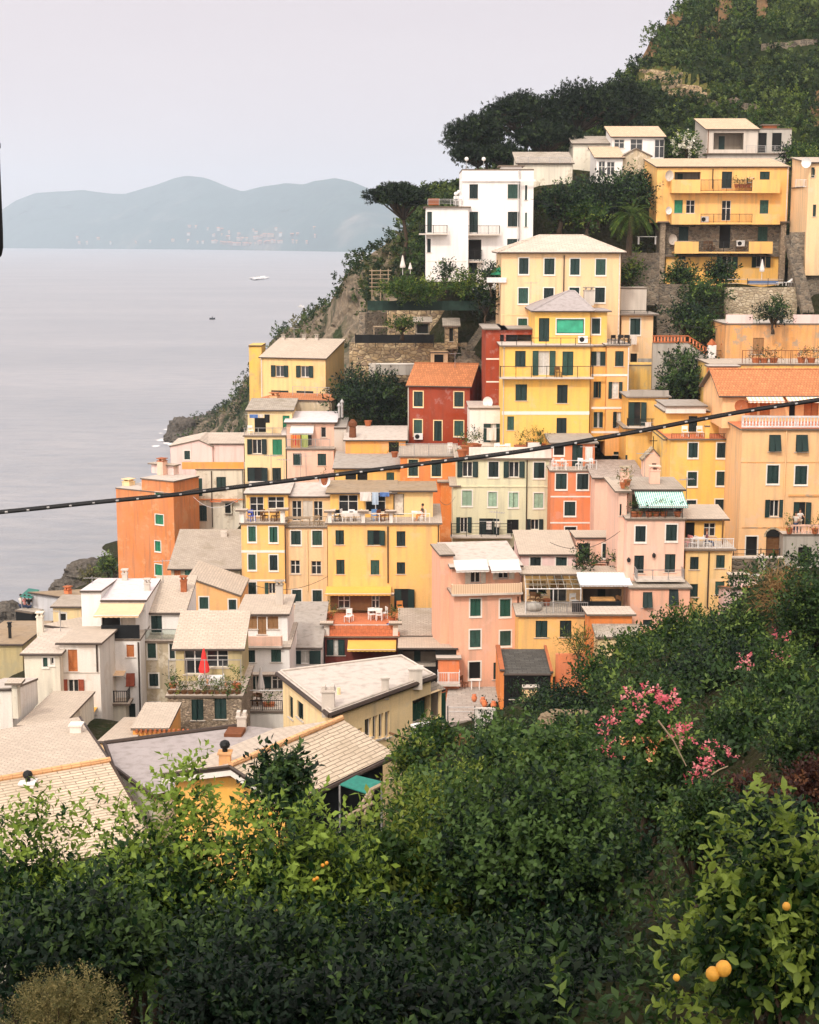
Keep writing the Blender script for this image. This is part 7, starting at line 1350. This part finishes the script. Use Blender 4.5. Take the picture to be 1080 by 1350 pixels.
# yellow tower roof terraces, white low house, green house roof
view(520, 460); h = HS['gr']; fz = uw(h, 560, 556, 0)[1]; Gq = lambda x, v: floor_at(h, x, 520, v, fz)
for i, (x, v, hh, rr) in enumerate([(345, .6, 1.2, .4), (370, 2.2, 1.4, .5), (398, 3.6, 1.3, .5), (640, 2.5, 1.2, .5), (665, 3.4, 1.0, .4), (700, 4.4, 1.3, .5), (735, 4.2, 1.1, .45), (748, 2.2, 1.2, .4), (420, 4.4, .8, .4), (770, 5.0, .9, .4)]): pot('bushy plant on the pale green roof, '+['leftmost', 'second', 'third', 'by the white shed', 'behind the white shed plant', 'under the red framed box', 'right of the red framed box', 'beside the right end of the parapet', 'below the white low house', 'at the foot of the flat grey extension'][i], Gq(x, v), hh, rr, (G3, G4, G2)[i % 3], 160, tint=.45)
for i, (x, v) in enumerate([(525, 2.8), (580, 2.6)]): chair(['white armchair on the pale green house roof, left one', 'white armchair on the pale green house roof, right one'][i], Gq(x, v), .2); 
table('white table between the armchairs on the pale green house roof', Gq(552, 2.9), .9, .7); r = hut_ = empty('garden_box', 'red framed white box on the pale green house roof', 'box', Gq(710, 3.2)); m = MB(); m.box((-.6, -.3, 0), (.6, .3, .9), PLW); m.build('box', r); m = MB(); [m.box((x-.05, -.34, 0), (x+.05, .34, .95), RUS) for x in (-.62, .62)]; m.build('frame', r)
h = HS['wl']; p = on(h, 470, 402, -.4); laundry('white sheet drying at the white washed low house', (p[0]+.3, p[1], p[2]), [(-.3, .85, 1.1, CLW), (-1.6, .5, .7, WHM)], 0, 3.4); p = on(h, 482, 300, 2); dish('white satellite dish beside the narrow dark red house', (p[0], p[1], p[2]+.2), -.5, .5); antenna('bent television antenna on the white washed low house', (p[0]+.4, p[1]+.3, p[2]), 1.8)
h = HS['gr']; z = uw(h, 440, 955, -1)[1]; p = world(h, uw(h, 480, 900, -.9)[0], -.9, z+1.3); laundry('white shirt hanging on the long balcony of the pale green house', p, [(-.2, .45, .7, CLW), (.5, .5, .5, IVO)], 0, 2.4)
h = HS['co']; fz = uw(h, 900, 618, 0)[1]; K = lambda x, v: floor_at(h, x, 600, v, fz)
table('white table left on the coral house terrace', K(845, .7), .9, .7); table('white table right on the coral house terrace', K(965, .7), 1.1, .7)
for i, (x, v) in enumerate([(822, .8), (866, .8), (940, .8), (990, .7)]): chair('white chair on the coral house terrace, '+['left of the left table', 'right of the left table', 'left of the right table', 'right of the right table'][i], K(x, v), rng.uniform(-1.5, 1.5))
p = K(985, 2.0); laundry('white towel hung by the door of the coral house', (p[0], p[1], p[2]+1.7), [(-.25, .6, 1.3, CLW)], 0, 1.4)
h = HS['or']; p = floor_at(h, 290, 480, .8, uw(h, 200, 545, 0)[1]); chair('white armchair on the bright orange house terrace', (p[0], p[1]+1.2, p[2]), .4); p = on(HS['red'], 122, 450, -.25); r = aircon('air conditioner under the window of the dark red house', (p[0], p[1]+.2, p[2]-.2))
view(620, 300); h = HS['tower']; p = on(h, 572, 585, 2.1); aircon('air conditioner on the yellow tower under the picture window', (p[0], p[1], p[2])); fz = uw(h, 760, 602, .7)[1]
for i, (x, v) in enumerate([(735, 1.4), (765, 1.6), (798, 1.5)]): chair('black chair on the corner terrace of the yellow tower, '+['left one', 'middle one', 'right one'][i], floor_at(h, x, 580, v, fz), rng.uniform(-1, 1), PLK)
table('black table on the corner terrace of the yellow tower', floor_at(h, 780, 580, 2.2, fz), 1.0, .7, PLK); chair('small brown stool chair on the yellow tower balcony', floor_at(h, 447, 745, -.5, uw(h, 440, 762, -.8)[1]), .3, WOD)
p = P(vx(832), vy(545), 148.2); laundry('white cloth hung beside the narrow cream annexe', p, [(-.3, .6, .9, CLW)], 0, 1.0); p = on(h, 905, 985, -2); laundry('white shirt on the low yellow house balcony', P(vx(905), vy(990), 132.8), [(-.25, .5, .8, CLW)], 0, 1.2)
# peach house people, awning terrace, yellow corner house
view(800, 540); h = HS['peach']; zb = uw(h, 980, 637, -1.7)[1]
q = floor_at(h, 982, 560, -.5, zb); person('person in a white top standing in the doorway of the peach house', q, .3, 'stand', CLW, paint('beige cloth', (.5, .42, .32), .9)); q = floor_at(h, 962, 570, -1.0, zb-.15); person('person in a striped grey top at the peach house balustrade', q, -.4, 'stand', LGR, JEA)
for i, x in enumerate((930, 1060)): pot('potted plant on the peach house balcony, '+['left end of the balustrade', 'right of the doorway'][i], floor_at(h, x, 590, -1.2, zb), .9, .25, G4, 120)
h = HS['yr']; fz = uw(h, 500, 716, 0)[1]; Yq = lambda x, v: floor_at(h, x, 690, v, fz)
table('white table on the yellow corner house terrace', Yq(468, .8), 1.2, .8); q = Yq(508, .8); chair('white chair under the person on the yellow corner house terrace', q, 1.4); person('person with reddish hair sitting at the table of the yellow corner house', q, 1.4, 'sit', paint('plum cloth', (.2, .08, .1), .9), JEA, RUS); chair('pink striped deck chair on the yellow corner house terrace', Yq(412, .8), -1.0, CLP); chair('white chair left of the table on the yellow corner house terrace', Yq(440, .6), -1.2)
h = HS['pr']; fz = uw(h, 250, 556, 0)[1]
for i, (x, v, mt) in enumerate([(140, .5, G3), (165, .6, G4), (215, .6, G2), (250, .7, G3), (290, .7, G4), (360, .6, G3)]): pot('terracotta potted plant under the teal awning, '+['first', 'second', 'third', 'fourth', 'fifth', 'sixth'][i]+' from the left', floor_at(h, x, 540, v, fz), .6, .26, mt, 90)
table('small white table under the teal awning', floor_at(h, 320, 540, .9, fz), .8, .6); 
for i, (x, y) in enumerate([(85, 400), (105, 385), (95, 450)]): p = P(vx(x), vy(y), 110); pot('scraggly plant on the pink roof edge left of the teal awning, '+['lower', 'upper', 'lowest'][i], p, .7, .25, G6, 70)
for i, (x, y) in enumerate([(240, 737), (112, 760)]): p = P(vx(x), vy(y), 107.9); r = empty('wall_lamp', 'wall lamp on the pink house with the teal awning, '+['between the doors', 'left of the doors'][i], 'lamp', p, 0, 'wall lamps'); m = MB(); m.box((-.04, .0, -.1), (.04, .12, .1), IRN); m.build('bracket', r); m = MB(); m.lathe([(.1, -.2), (.14, .0), (.03, .12)], IRN, (0, -.06, 0), 8); m.build('lamp_shade', r)
p = P(vx(622), vy(862), 108); dish('grey satellite dish at the right corner of the yellow corner house', (p[0], p[1]-.2, p[2]-.3), .6, .42, LGR); view(800, 380)
h = HS['yel']; fz = uw(h, 450, 768, 0)[1]
for i, x in enumerate((400, 475)): chair(['left white armchair on the red tiled roof terrace', 'right white armchair on the red tiled roof terrace'][i], floor_at(h, x, 740, 1.2, fz), .1)
p = P(vx(680), vy(605), 121.5); dish('terracotta coloured satellite dish on the gable of the peach house', (p[0], p[1]-.4, p[2]-.2), -.3, .5, TCO)
# orange house terrace pots
for i, (x, y) in enumerate([(758, 388), (800, 390), (848, 388), (990, 385), (1040, 388)]): pot('dark potted bush on the iron fenced terrace, '+['first', 'second', 'third', 'fourth', 'fifth'][i]+' from the left', P(vx(x), vy(y), 134), .7, .35, G2 if i < 3 else G3, 120, flower=PKF if i == 3 else None)
# apartment house things
view(800, 140); h = HS['apt']
for i, (x, y) in enumerate([(310, 372), (308, 548), (327, 695)]): p = on(h, x, y, -.35 if i < 2 else .2); dish('satellite dish on the yellow apartment house, '+['upper left', 'middle left', 'lower left on the stone storey'][i], p, .5, .55 if i != 1 else .4, LGR if i != 1 else PLW)
for i, (x, y, v) in enumerate([(495, 590, -.4), (678, 712, .1)]): p = on(h, x, y, v); aircon(['air conditioner on the middle balcony of the apartment house', 'air conditioner on the stone storey of the apartment house'][i], p)
for i, x in enumerate([660, 680, 700, 720]): p = on(h, x, 414, -.5); pot('small pot on the top balcony of the apartment house, '+['first', 'second', 'third', 'fourth'][i]+' from the left', p, .5, .22, G3, 60)
r = empty('shelf', 'white shelf on the top balcony of the apartment house', 'shelf', on(h, 730, 414, -.4)); m = MB(); [m.box((-.3, -.2, z), (.3, .15, z+.04), WHM) for z in (.1, .5, .95)]; m.build('boards', r); m = MB(); [m.box((x-.02, -.2, 0), (x+.02, .15, .99), IRN) for x in (-.33, .33)]; m.build('frame', r)
for i, x in enumerate([505, 535]): chair('chair on the lower balcony of the apartment house, '+['left one', 'right one'][i], on(h, x, 730, -.4), .5*i, WOD)
parasol('closed white parasol before the yellow apartment house', P(vx(788), vy(885), 157), 2.0, CLW, .26)
for i, (x, rz) in enumerate([(905, .2), (935, .5)]): lounger('white sun lounger on the apartment house terrace, '+['left one', 'right one'][i], P(vx(x), vy(912), 156.5), rz, PLW)
r = empty('pool_cover', 'blue covered pool at the yellow apartment house', 'pool cover', P(vx(790), vy(905), 157)); m = MB(); m.box((-1.4, -.8, 0), (1.4, .3, .35), paint('dull blue cover', (.10, .15, .27), .7)); m.build('cover', r)
p = P(vx(1020), vy(306), 157.8); dish('white satellite dish on the house at the right frame edge', p, -.6, .5); p = P(vx(940), vy(286), 163)
view(540, 200); h = HS['white']
for i, (x, y, v) in enumerate([(290, 95, .3), (377, 95, .3), (236, 272, -.8), (250, 262, 1.5)]):
    p = on(h, x, y, v); r = empty('globe_lamp', 'white globe lamp on the white tower block, '+['left on the roof', 'right on the roof', 'front of the lower terrace', 'rear of the lower terrace'][i], 'lamp', p, 0, 'globe lamps on the white tower block'); m = MB(); m.tube([(0, 0, -.3), (0, 0, .9)], .03, STE, 5); m.build('pole', r); m = MB(); m.lathe([(.03, -.2), (.17, -.12), (.2, 0), (.17, .12), (.03, .2)], PLW, (0, 0, 1.1), 10); m.build('globe', r, True)
chair('white plastic chair on the lower terrace of the white tower block', on(h, 240, 272, -.4), .3); chair('second white plastic chair near the wall of the white tower block', on(h, 256, 272, -.2), -.5); r = empty('planter', 'terracotta planter at the left corner of the white tower block', 'planter', on(h, 124, 272, -.7)); m = MB(); m.box((-.55, -.3, 0), (.55, .3, .65), TCO); m.build('box', r); leaves('foliage', [(0, 0, .8, .5, .3, .35, .4)], 80, .2, G3, r, .5)
parasol('closed white parasol on the terrace beside the cliff', P(531, 364, 160), 2.0, CLW, .28); parasol('small closed parasol right of the tall white parasol', P(541, 361, 161), 1.1, CLW, .2); r = empty('parasol', 'green parasol top in the climbing plant by the cream house', 'parasol', P(659, 362, 149.4), 0, 'closed parasols'); m = MB(); m.lathe([(.9, 0), (.5, .45), (.04, .7)], SHB, n=8); m.build('canopy', r); m = MB(); m.tube([(0, 0, -2), (0, 0, .6)], .03, WHM); m.build('pole', r)
r = empty('balcony_sign', 'small white slatted balcony box beside the cream house', 'box', P(655, 371, 147.8)); m = MB(); m.box((-.9, 0, -.1), (.9, .6, .35), WHM); m.build('panel', r)
# left middle: laundry balcony and pink terrace
view(300, 420); h = HS['my']; p = on(h, 165, 488, -.1); laundry('blue and dark washing under the eave of the pale yellow house', (p[0], p[1]+.2, p[2]), [(-1.0, .8, .35, CLU), (-.1, .4, .3, CLW), (.4, .5, .8, PLK)], 0, 2.8); p = on(h, 300, 590, .4); dish('large white satellite dish on the laundry balcony corner', (p[0], p[1], p[2]-.1), .2, .55); chair('white chair on the laundry balcony', floor_at(h, 118, 580, .6, uw(h, 200, 596, 0)[1]), .4)
h = HS['mp']; p = on(h, 360, 590, .2); laundry('red and lime towels on the pink house terrace', p, [(-.7, .9, 1.3, CLO), (-.5, .5, 1.0, CLR), (.3, .6, 1.2, CLG), (.95, .3, 1.0, PLK)], 0, 2.8)
antenna('television antenna on the pink house with the white awning', P(vx(372), vy(800), 145.5), 2.2); antenna('crossed television antenna right of the pink house antenna', P(vx(400), vy(800), 145), 2.0)
for i, (x, y) in enumerate([(568, 478), (583, 476)]): p = P(vx(x), vy(y), 150); r = empty('flue_pipe', 'steel flue pipe on the pink house roof, '+['shorter left one', 'taller right one'][i], 'flue', p, 0, 'flue pipes'); m = MB(); m.tube([(0, 0, -.5), (0, 0, .6+.3*i)], .12, STE, 8); m.build('pipe', r); m = MB(); m.lathe([(.2, .6+.3*i), (.2, .7+.3*i), (.02, .95+.3*i)], STE, n=8); m.build('cap', r)
r = empty('flue_pipe', 'rusty red flue pot on the flat roof by the fig tree', 'flue', P(vx(637), vy(600), 146), 0, 'flue pipes'); m = MB(); m.lathe([(.35, -.2), (.3, .9), (.4, 1.0), (.4, 1.3), (.15, 1.6)], RUS, n=8); m.build('pipe', r)
pot('terracotta pot with a small bush beside the rusty flue', P(vx(715), vy(548), 151), .8, .35, G2, 100); p = P(vx(850), vy(705), 138.5); pot('terracotta pot at the deck corner by the orange house', p, .5, .3, G3, 60)
# lower left: red parasol terrace
view(140, 740); h = HS['st']; fz = uw(h, 500, 692, 0)[1]; T_ = lambda x, v: floor_at(h, x, 620, v, fz)
parasol('closed red parasol on the planted dining terrace', T_(500, 1.9), 2.5, CLR, .34); table('white dining table below the red parasol', T_(535, 2.0), 1.6, .8)
for i, (x, v) in enumerate([(495, 1.6), (520, 1.3), (560, 1.4), (580, 1.9)]): chair('white chair round the red parasol table, '+['left end', 'front left', 'front right', 'right end'][i], T_(x, v), [1.4, 3.0, 3.3, -1.4][i])
for i in range(11):
    x = 328+i*34; pot('plant of the dining terrace planter row, '+['first', 'second', 'third', 'fourth', 'fifth', 'sixth', 'seventh', 'eighth', 'ninth', 'tenth', 'last'][i]+' from the left', T_(x, .35), rng.uniform(.35, .7), .2, (G3, G4, G6)[i % 3], 110, pm=WOD, group='planter row of the dining terrace', flower=CPK if i % 4 == 1 else None)
pot('tall leafy pot at the right end of the dining terrace', T_(662, 1.4), 1.2, .28, G4, 160); pot('leafy pot at the left end of the dining terrace', T_(338, 1.6), .8, .25, G3, 110); m = MB()
h = HS['lt']; fz = uw(h, 790, 770, 0)[1]; U_ = lambda x, v: floor_at(h, x, 720, v, fz)
parasol('closed beige parasol on the iron railed low terrace', U_(788, 1.6), 2.5, CLW, .26); table('brown table on the iron railed low terrace', U_(745, 1.6), 1.2, .8, WOD); chair('brown chair left on the iron railed low terrace', U_(722, 1.2), .8, WOD); chair('brown chair right on the iron railed low terrace', U_(768, 1.2), -.6, WOD)
for i, x in enumerate([705, 815, 840]): pot('plant on the iron railed low terrace, '+['left end', 'right of the parasol', 'right end'][i], U_(x, 1.0), .6, .24, G3, 80)
view(0, 740); h = HS['gb']; fz = uw(h, 120, 262, -1.3)[1]
for i, x in enumerate((108, 128, 148)): q = floor_at(h, x, 240, -.3, fz-.55); person('person on the black screened terrace by the sea, '+['in a white top at the left', 'in a pink top in the middle', 'in a dark top at the right'][i], q, 2.6+.5*i, 'stand', (CLW, CLP, PLK)[i], JEA)
h = HS['od']; p = on(h, 505, 530, .3); p = P(vx(506), vy(252), 99.7); antenna('television antenna on the lilac flat roof', P(vx(470), vy(140), 106), .9)
# courtyard things
view(560, 680)
for i, (x, y, Y) in enumerate([(252, 945, 101), (296, 960, 99.5), (350, 980, 98), (305, 975, 98.5)]):
    p = P(vx(x), vy(y), Y); r = empty('red_jar', 'red terracotta jar on the courtyard edge, '+['leftmost', 'second', 'rightmost', 'third'][i], 'jar', p, 0, 'red jars of the courtyard'); m = MB(); m.lathe([(.11, 0), (.18, .15), (.19, .3), (.12, .42), (.15, .48)], COR, n=10); m.build('jar', r, True)
p = P(vx(258), vy(885), 106.5); table('small white table by the pink house door', p, .7, .5); chair('red chair beside the small white table at the pink house door', (p[0]-.8, p[1]+.2, p[2]), 1.0, RUS); h = HS['con']; fz = uw(h, 650, 500, 0)[1]; C_ = lambda x, v: floor_at(h, x, 470, v, fz)
r = empty('covered_stack', 'grey covered furniture on the conservatory terrace', 'furniture', C_(555, 1.2)); m = MB(); m.lathe([(.42, 0), (.46, .3), (.3, .5), (.1, .6)], CON, n=9, sx=1.3); m.build('cover', r, True); pot('terracotta potted shrub in the conservatory', C_(620, 2.6), .8, .28, G2, 120); chair('dark wicker chair in the conservatory', C_(585, 2.4), .6, WOD); chair('second dark wicker chair left in the conservatory', C_(545, 2.6), -.4, WOD); table('orange clothed table under the pale awning', C_(905, 1.6), 1.6, .9, WOD, 0, paint('patterned orange cloth', (.62, .33, .12), .9, var=.5, sc=14)); chair('dark chair right of the orange clothed table', C_(970, 1.6), -1.0, WOD); chair('white chair in the conservatory by the glass doors', C_(760, 2.2), .4)
for i, x in enumerate([850, 880, 905, 940, 965]): p = floor_at(HS['low'], x, 270, 1.3, uw(HS['low'], 880, 276, 1.0)[1]); pot('plant before the low pink house window, '+['first', 'second', 'third', 'fourth', 'fifth'][i]+' from the left', p, rng.uniform(.5, .9), .22, (G3, G4, G2)[i % 3], 80, flower=WHF if i == 2 else None)
p = PZ(552, 965, 27); aircon('air conditioner on the right wall of the cream flat roofed house', tuple(V3(P(552, 970, 64.6))), .6)
# aerials and wires over the roofs
for i, (x, y, Y, hg, lb) in enumerate([(700, 392, 140, 1.4, 'on the grey hip roof of the yellow tower'), (388, 447, 171, 1.3, 'on the pale yellow house by the sea'), (655, 700, 112, 1.5, 'above the white awnings of the pink house'), (850, 625, 110, 1.6, 'behind the teal awning house'), (215, 765, 107, 1.5, 'on the beige plastered house roof'), (330, 660, 127, 1.5, 'on the narrow yellow house roof'), (905, 655, 111, 1.4, 'on the yellow corner house roof'), (600, 482, 152, 1.3, 'on the dark red house roof'), (745, 398, 149, 1.2, 'beside the hipped cream house'), (80, 828, 98, 1.2, 'on the cream house with peeling plaster')]):
    antenna('thin television antenna '+lb, P(x, y, Y), hg)
for i, (p, q, sag, lb) in enumerate([(P(318, 655, 123.5), P(255, 655, 159), 1.0, 'thin pale wire sagging from the narrow yellow house to the cream terrace house'), (P(580, 660, 121.5), P(600, 655, 132), .5, 'short wire between the amber house and the pale green house'), (P(818, 700, 107), P(725, 715, 108), .8, 'thin wire from the teal awning house to the pink awning house'), (P(432, 760, 121), P(330, 770, 112), .7, 'thin wire over the grey roofed white house'), (P(862, 400, 147), P(960, 425, 140), 1.2, 'thin wire crossing above the brick balustrade'), (P(700, 262, 158), P(866, 250, 164), 1.6, 'long wire from the white tower block to the yellow apartment house')]):
    r = empty('overhead_wire', lb, 'wire', p, 0, 'wires strung between the houses'); m = MB(); m.tube([V3(p).lerp(V3(q), t)-V3(p)-V3((0, 0, sag*4*t*(1-t))) for t in np.linspace(0, 1, 14)], .018, PLK if i != 0 else WHM, 4); m.build('strand', r)
# ================================================================== boats, cable, hanging post
def boat(label, px, py, Lb, hull, cabin, wake=False):
    p = PZ(px, py, .1); r = empty('boat', label, 'boat', p, .2, 'boats on the sea'); m = MB(); h = Lb/2; w = Lb*.17
    st = [(-h, w*.9, .2), (-h*.3, w, .15), (h*.4, w*.8, .1), (h, .04, .5)]
    for (x0, w0, k0), (x1, w1, k1) in zip(st[:-1], st[1:]):
        for s in (-1, 1): m.poly([(x0, 0, -.3), (x1, 0, -.3), (x1, s*w1, .8+k1), (x0, s*w0, .8+k0)], hull)
        m.poly([(x0, -w0, .8+k0), (x1, -w1, .8+k1), (x1, w1, .8+k1), (x0, w0, .8+k0)], hull)
    m.poly([(-h, 0, -.3), (-h, w*.9, 1), (-h, -w*.9, 1)], hull); m.build('hull', r)
    if cabin: m = MB(); m.box((-h*.4, -w*.6, .9), (h*.25, w*.6, 2.0), cabin); m.box((-h*.35, -w*.62, 1.5), (h*.2, w*.62, 1.85), PLK); m.build('cabin', r); m = MB(); m.slab([(-h*.5, -w*.65, 2.12), (h*.3, -w*.65, 2.12), (h*.3, w*.65, 2.12), (-h*.5, w*.65, 2.12)], .1, cabin); m.build('roof', r)
    else: m = MB(); m.box((-.3, -.25, .9), (.3, .25, 1.7), PLK); m.build('seat', r)
boat('white speedboat with a foaming wake far out on the sea', 342, 366, 13, PLW, PLW); boat('small dark boat alone on the sea', 280, 421, 3.6, PLK, None); boat('small white boat near the cliff headland', 397, 405, 4.5, PLW, PLW)
fm = MB()
for i in range(40): t = rng.uniform(-1, 1); p = PZ(342+t*11, 366.6+abs(rng.normal(0, .6)), .1); w = rng.uniform(1, 2.2)*(1.2-abs(t)*.7); fm.poly([(p[0]+w*math.cos(a)*1.5, p[1]+w*math.sin(a)*30, .15+(.9+.9*(1-abs(t)))*rng.random()) for a in np.linspace(0, 6.28, 8)[:-1]], FOAM)
tag(fm.build('foam'), 'white wake foam around the speedboat', 'foam', kind='stuff')
cpts = [(-300, 698), (-120, 687), (0, 676), (78, 668), (153, 660), (225, 654), (280, 647), (300, 644), (360, 637), (430, 628), (520, 617), (580, 609), (660, 600), (730, 589), (800, 577), (870, 564), (945, 549), (1010, 538), (1080, 528), (1200, 508), (1500, 452), (3200, 120)]
cx = np.linspace(-300, 3200, 290); cy = np.interp(cx, [a for a, b in cpts], [b for a, b in cpts]); cy = np.convolve(np.pad(cy, 4, mode='edge'), np.ones(9)/9, 'valid'); YC = 11.5
TIE = paint('dull white tie', (.42, .40, .39), .7); r = empty('cable', 'thick black cable with white ties strung across the view', 'cable', P(540, 615, YC)); m = MB(); pp = [V3(P(a, b, YC))-r.location for a, b in zip(cx, cy)]; m.tube(pp, .0125, paint('black cable rubber', (.012, .012, .013), .6), 8); m.build('sheath', r, True)
m = MB(); k = [q+V3((0, .006, .016)) for q in pp]; m.tube(k, .004, PLK, 5); m.build('carrier_wire', r); x = 9
while x < 1075:
    y = float(np.interp(x, cx, cy)); q = V3(P(x, y, YC))-r.location; t = (V3(P(x+2, float(np.interp(x+2, cx, cy)), YC))-V3(P(x, y, YC))).normalized(); m = MB(); u = V3((-t.z, 0, t.x)); c = q+u*rng.uniform(-.004, .010)-V3((0, .0122, 0)); m.tube([c-t*rng.uniform(.007, .012), c+t*.010], rng.uniform(.006, .008), TIE, 6); m.build('tie', r); x += rng.uniform(26, 32)
r = empty('hanging_post', 'rounded black metal post hanging into the left frame edge', 'post', P(-12, 345, 5)); s = 5/FL; m = MB(); m.lathe([(2*s, 2*s), (9*s, 3*s), (14*s, 8*s), (16.5*s, 18*s), (17*s, 40*s), (17*s, 146*s), (14.6*s, 156*s), (14*s, 210*s), (13.3*s, 268*s), (12*s, 300*s), (12*s, 900*s)], paint('matt black metal', (.006, .006, .008), .6), n=20); m.build('shaft', r, True); m = MB(); m.lathe([(17.2*s, 144*s), (18.6*s, 145*s), (18.6*s, 151*s), (17.2*s, 152*s)], IRN, n=20); m.build('collar', r, True)
SUNB = 1.0; HAZE = 1.3e-4
SKYV = 9.8
# ================================================================== light, sky, air
EL, AZ = R(42), R(-160)     # the sun stands over the sea, to the left and a little behind the viewer
sd = Vector((math.sin(AZ)*math.cos(EL), math.cos(AZ)*math.cos(EL), math.sin(EL))).normalized()
sl = bpy.data.lights.new('sun', 'SUN'); sl.energy = 1.9; sl.angle = R(6.0); sl.color = (1.0, 0.93, 0.82); so = bpy.data.objects.new('sun', sl); C.objects.link(so); so.rotation_euler = sd.to_track_quat('Z', 'Y').to_euler()
wd = bpy.data.worlds.new('World'); S.world = wd; wd.use_nodes = True; nt = wd.node_tree; L = nt.links; bg = nt.nodes['Background']
sk = N(nt, 'ShaderNodeTexSky'); sk.sky_type = 'NISHITA'; sk.sun_disc = False; sk.sun_elevation = math.asin(sd.z); sk.sun_rotation = math.atan2(sd.x, sd.y); sk.dust_density = 3.0; sk.air_density = 1.0
tc = N(nt, 'ShaderNodeTexCoord'); mp = N(nt, 'ShaderNodeMapping'); mp.inputs['Scale'].default_value = (1.2, 1.2, 7.0); L.new(tc.outputs['Generated'], mp.inputs[0])
nz_ = N(nt, 'ShaderNodeTexNoise'); nz_.inputs['Scale'].default_value = 2.2; nz_.inputs['Detail'].default_value = 5; L.new(mp.outputs[0], nz_.inputs['Vector'])
veil = mixc(nt, ramp(nt, nz_.outputs[0], [(0.35, 0.0), (0.7, 1.0)]), tuple(SKYV*c for c in (1.04, 0.905, 0.935)), tuple(SKYV*c for c in (1.09, 0.955, 0.975)))
# out-of-view sky glow round the sun, added to soften shadows
dp = N(nt, 'ShaderNodeVectorMath', operation='DOT_PRODUCT'); L.new(tc.outputs['Generated'], dp.inputs[0]); dp.inputs[1].default_value = tuple(sd)
au = N(nt, 'ShaderNodeMapRange', interpolation_type='SMOOTHSTEP'); L.new(dp.outputs['Value'], au.inputs[0]); au.inputs[1].default_value = -0.25; au.inputs[2].default_value = 1.0; au.inputs[3].default_value = 0.0; au.inputs[4].default_value = 1.0
glow = mixc(nt, au.outputs[0], (0, 0, 0), tuple(SKYV*2.0*c for c in (1.05, 0.95, 0.84)))
sky = mixc(nt, 0.93, sk.outputs[0], veil); L.new(mixc(nt, 1.0, sky, glow, 'ADD'), bg.inputs['Color']); bg.inputs['Strength'].default_value = 0.075
S.view_settings.view_transform = 'Standard'; S.view_settings.look = 'None'; S.view_settings.gamma = 1; S.view_settings.exposure = 0.12
hz = MB(); hz.box((-9700, -70, -6), (9700, 10700, 480), GRY); hz.mats = []; o = hz.build('haze'); tag(o, 'thin pale sea haze', 'haze', kind='stuff')
m = bpy.data.materials.new('sea haze'); m.use_nodes = True; nt = m.node_tree; nt.nodes.remove(nt.nodes['Principled BSDF']); v = N(nt, 'ShaderNodeVolumePrincipled'); v.inputs['Color'].default_value = (0.76, 0.88, 1.0, 1); v.inputs['Density'].default_value = HAZE; v.inputs['Anisotropy'].default_value = 0.2
nt.links.new(v.outputs[0], nt.nodes['Material Output'].inputs['Volume']); o.data.materials.clear(); o.data.materials.append(m)
for p in o.data.polygons: p.material_index = 0
S.cycles.volume_bounces = 1; S.cycles.max_bounces = 6; S.cycles.diffuse_bounces = 3; S.cycles.glossy_bounces = 2; S.cycles.transmission_bounces = 3; S.cycles.transparent_max_bounces = 8
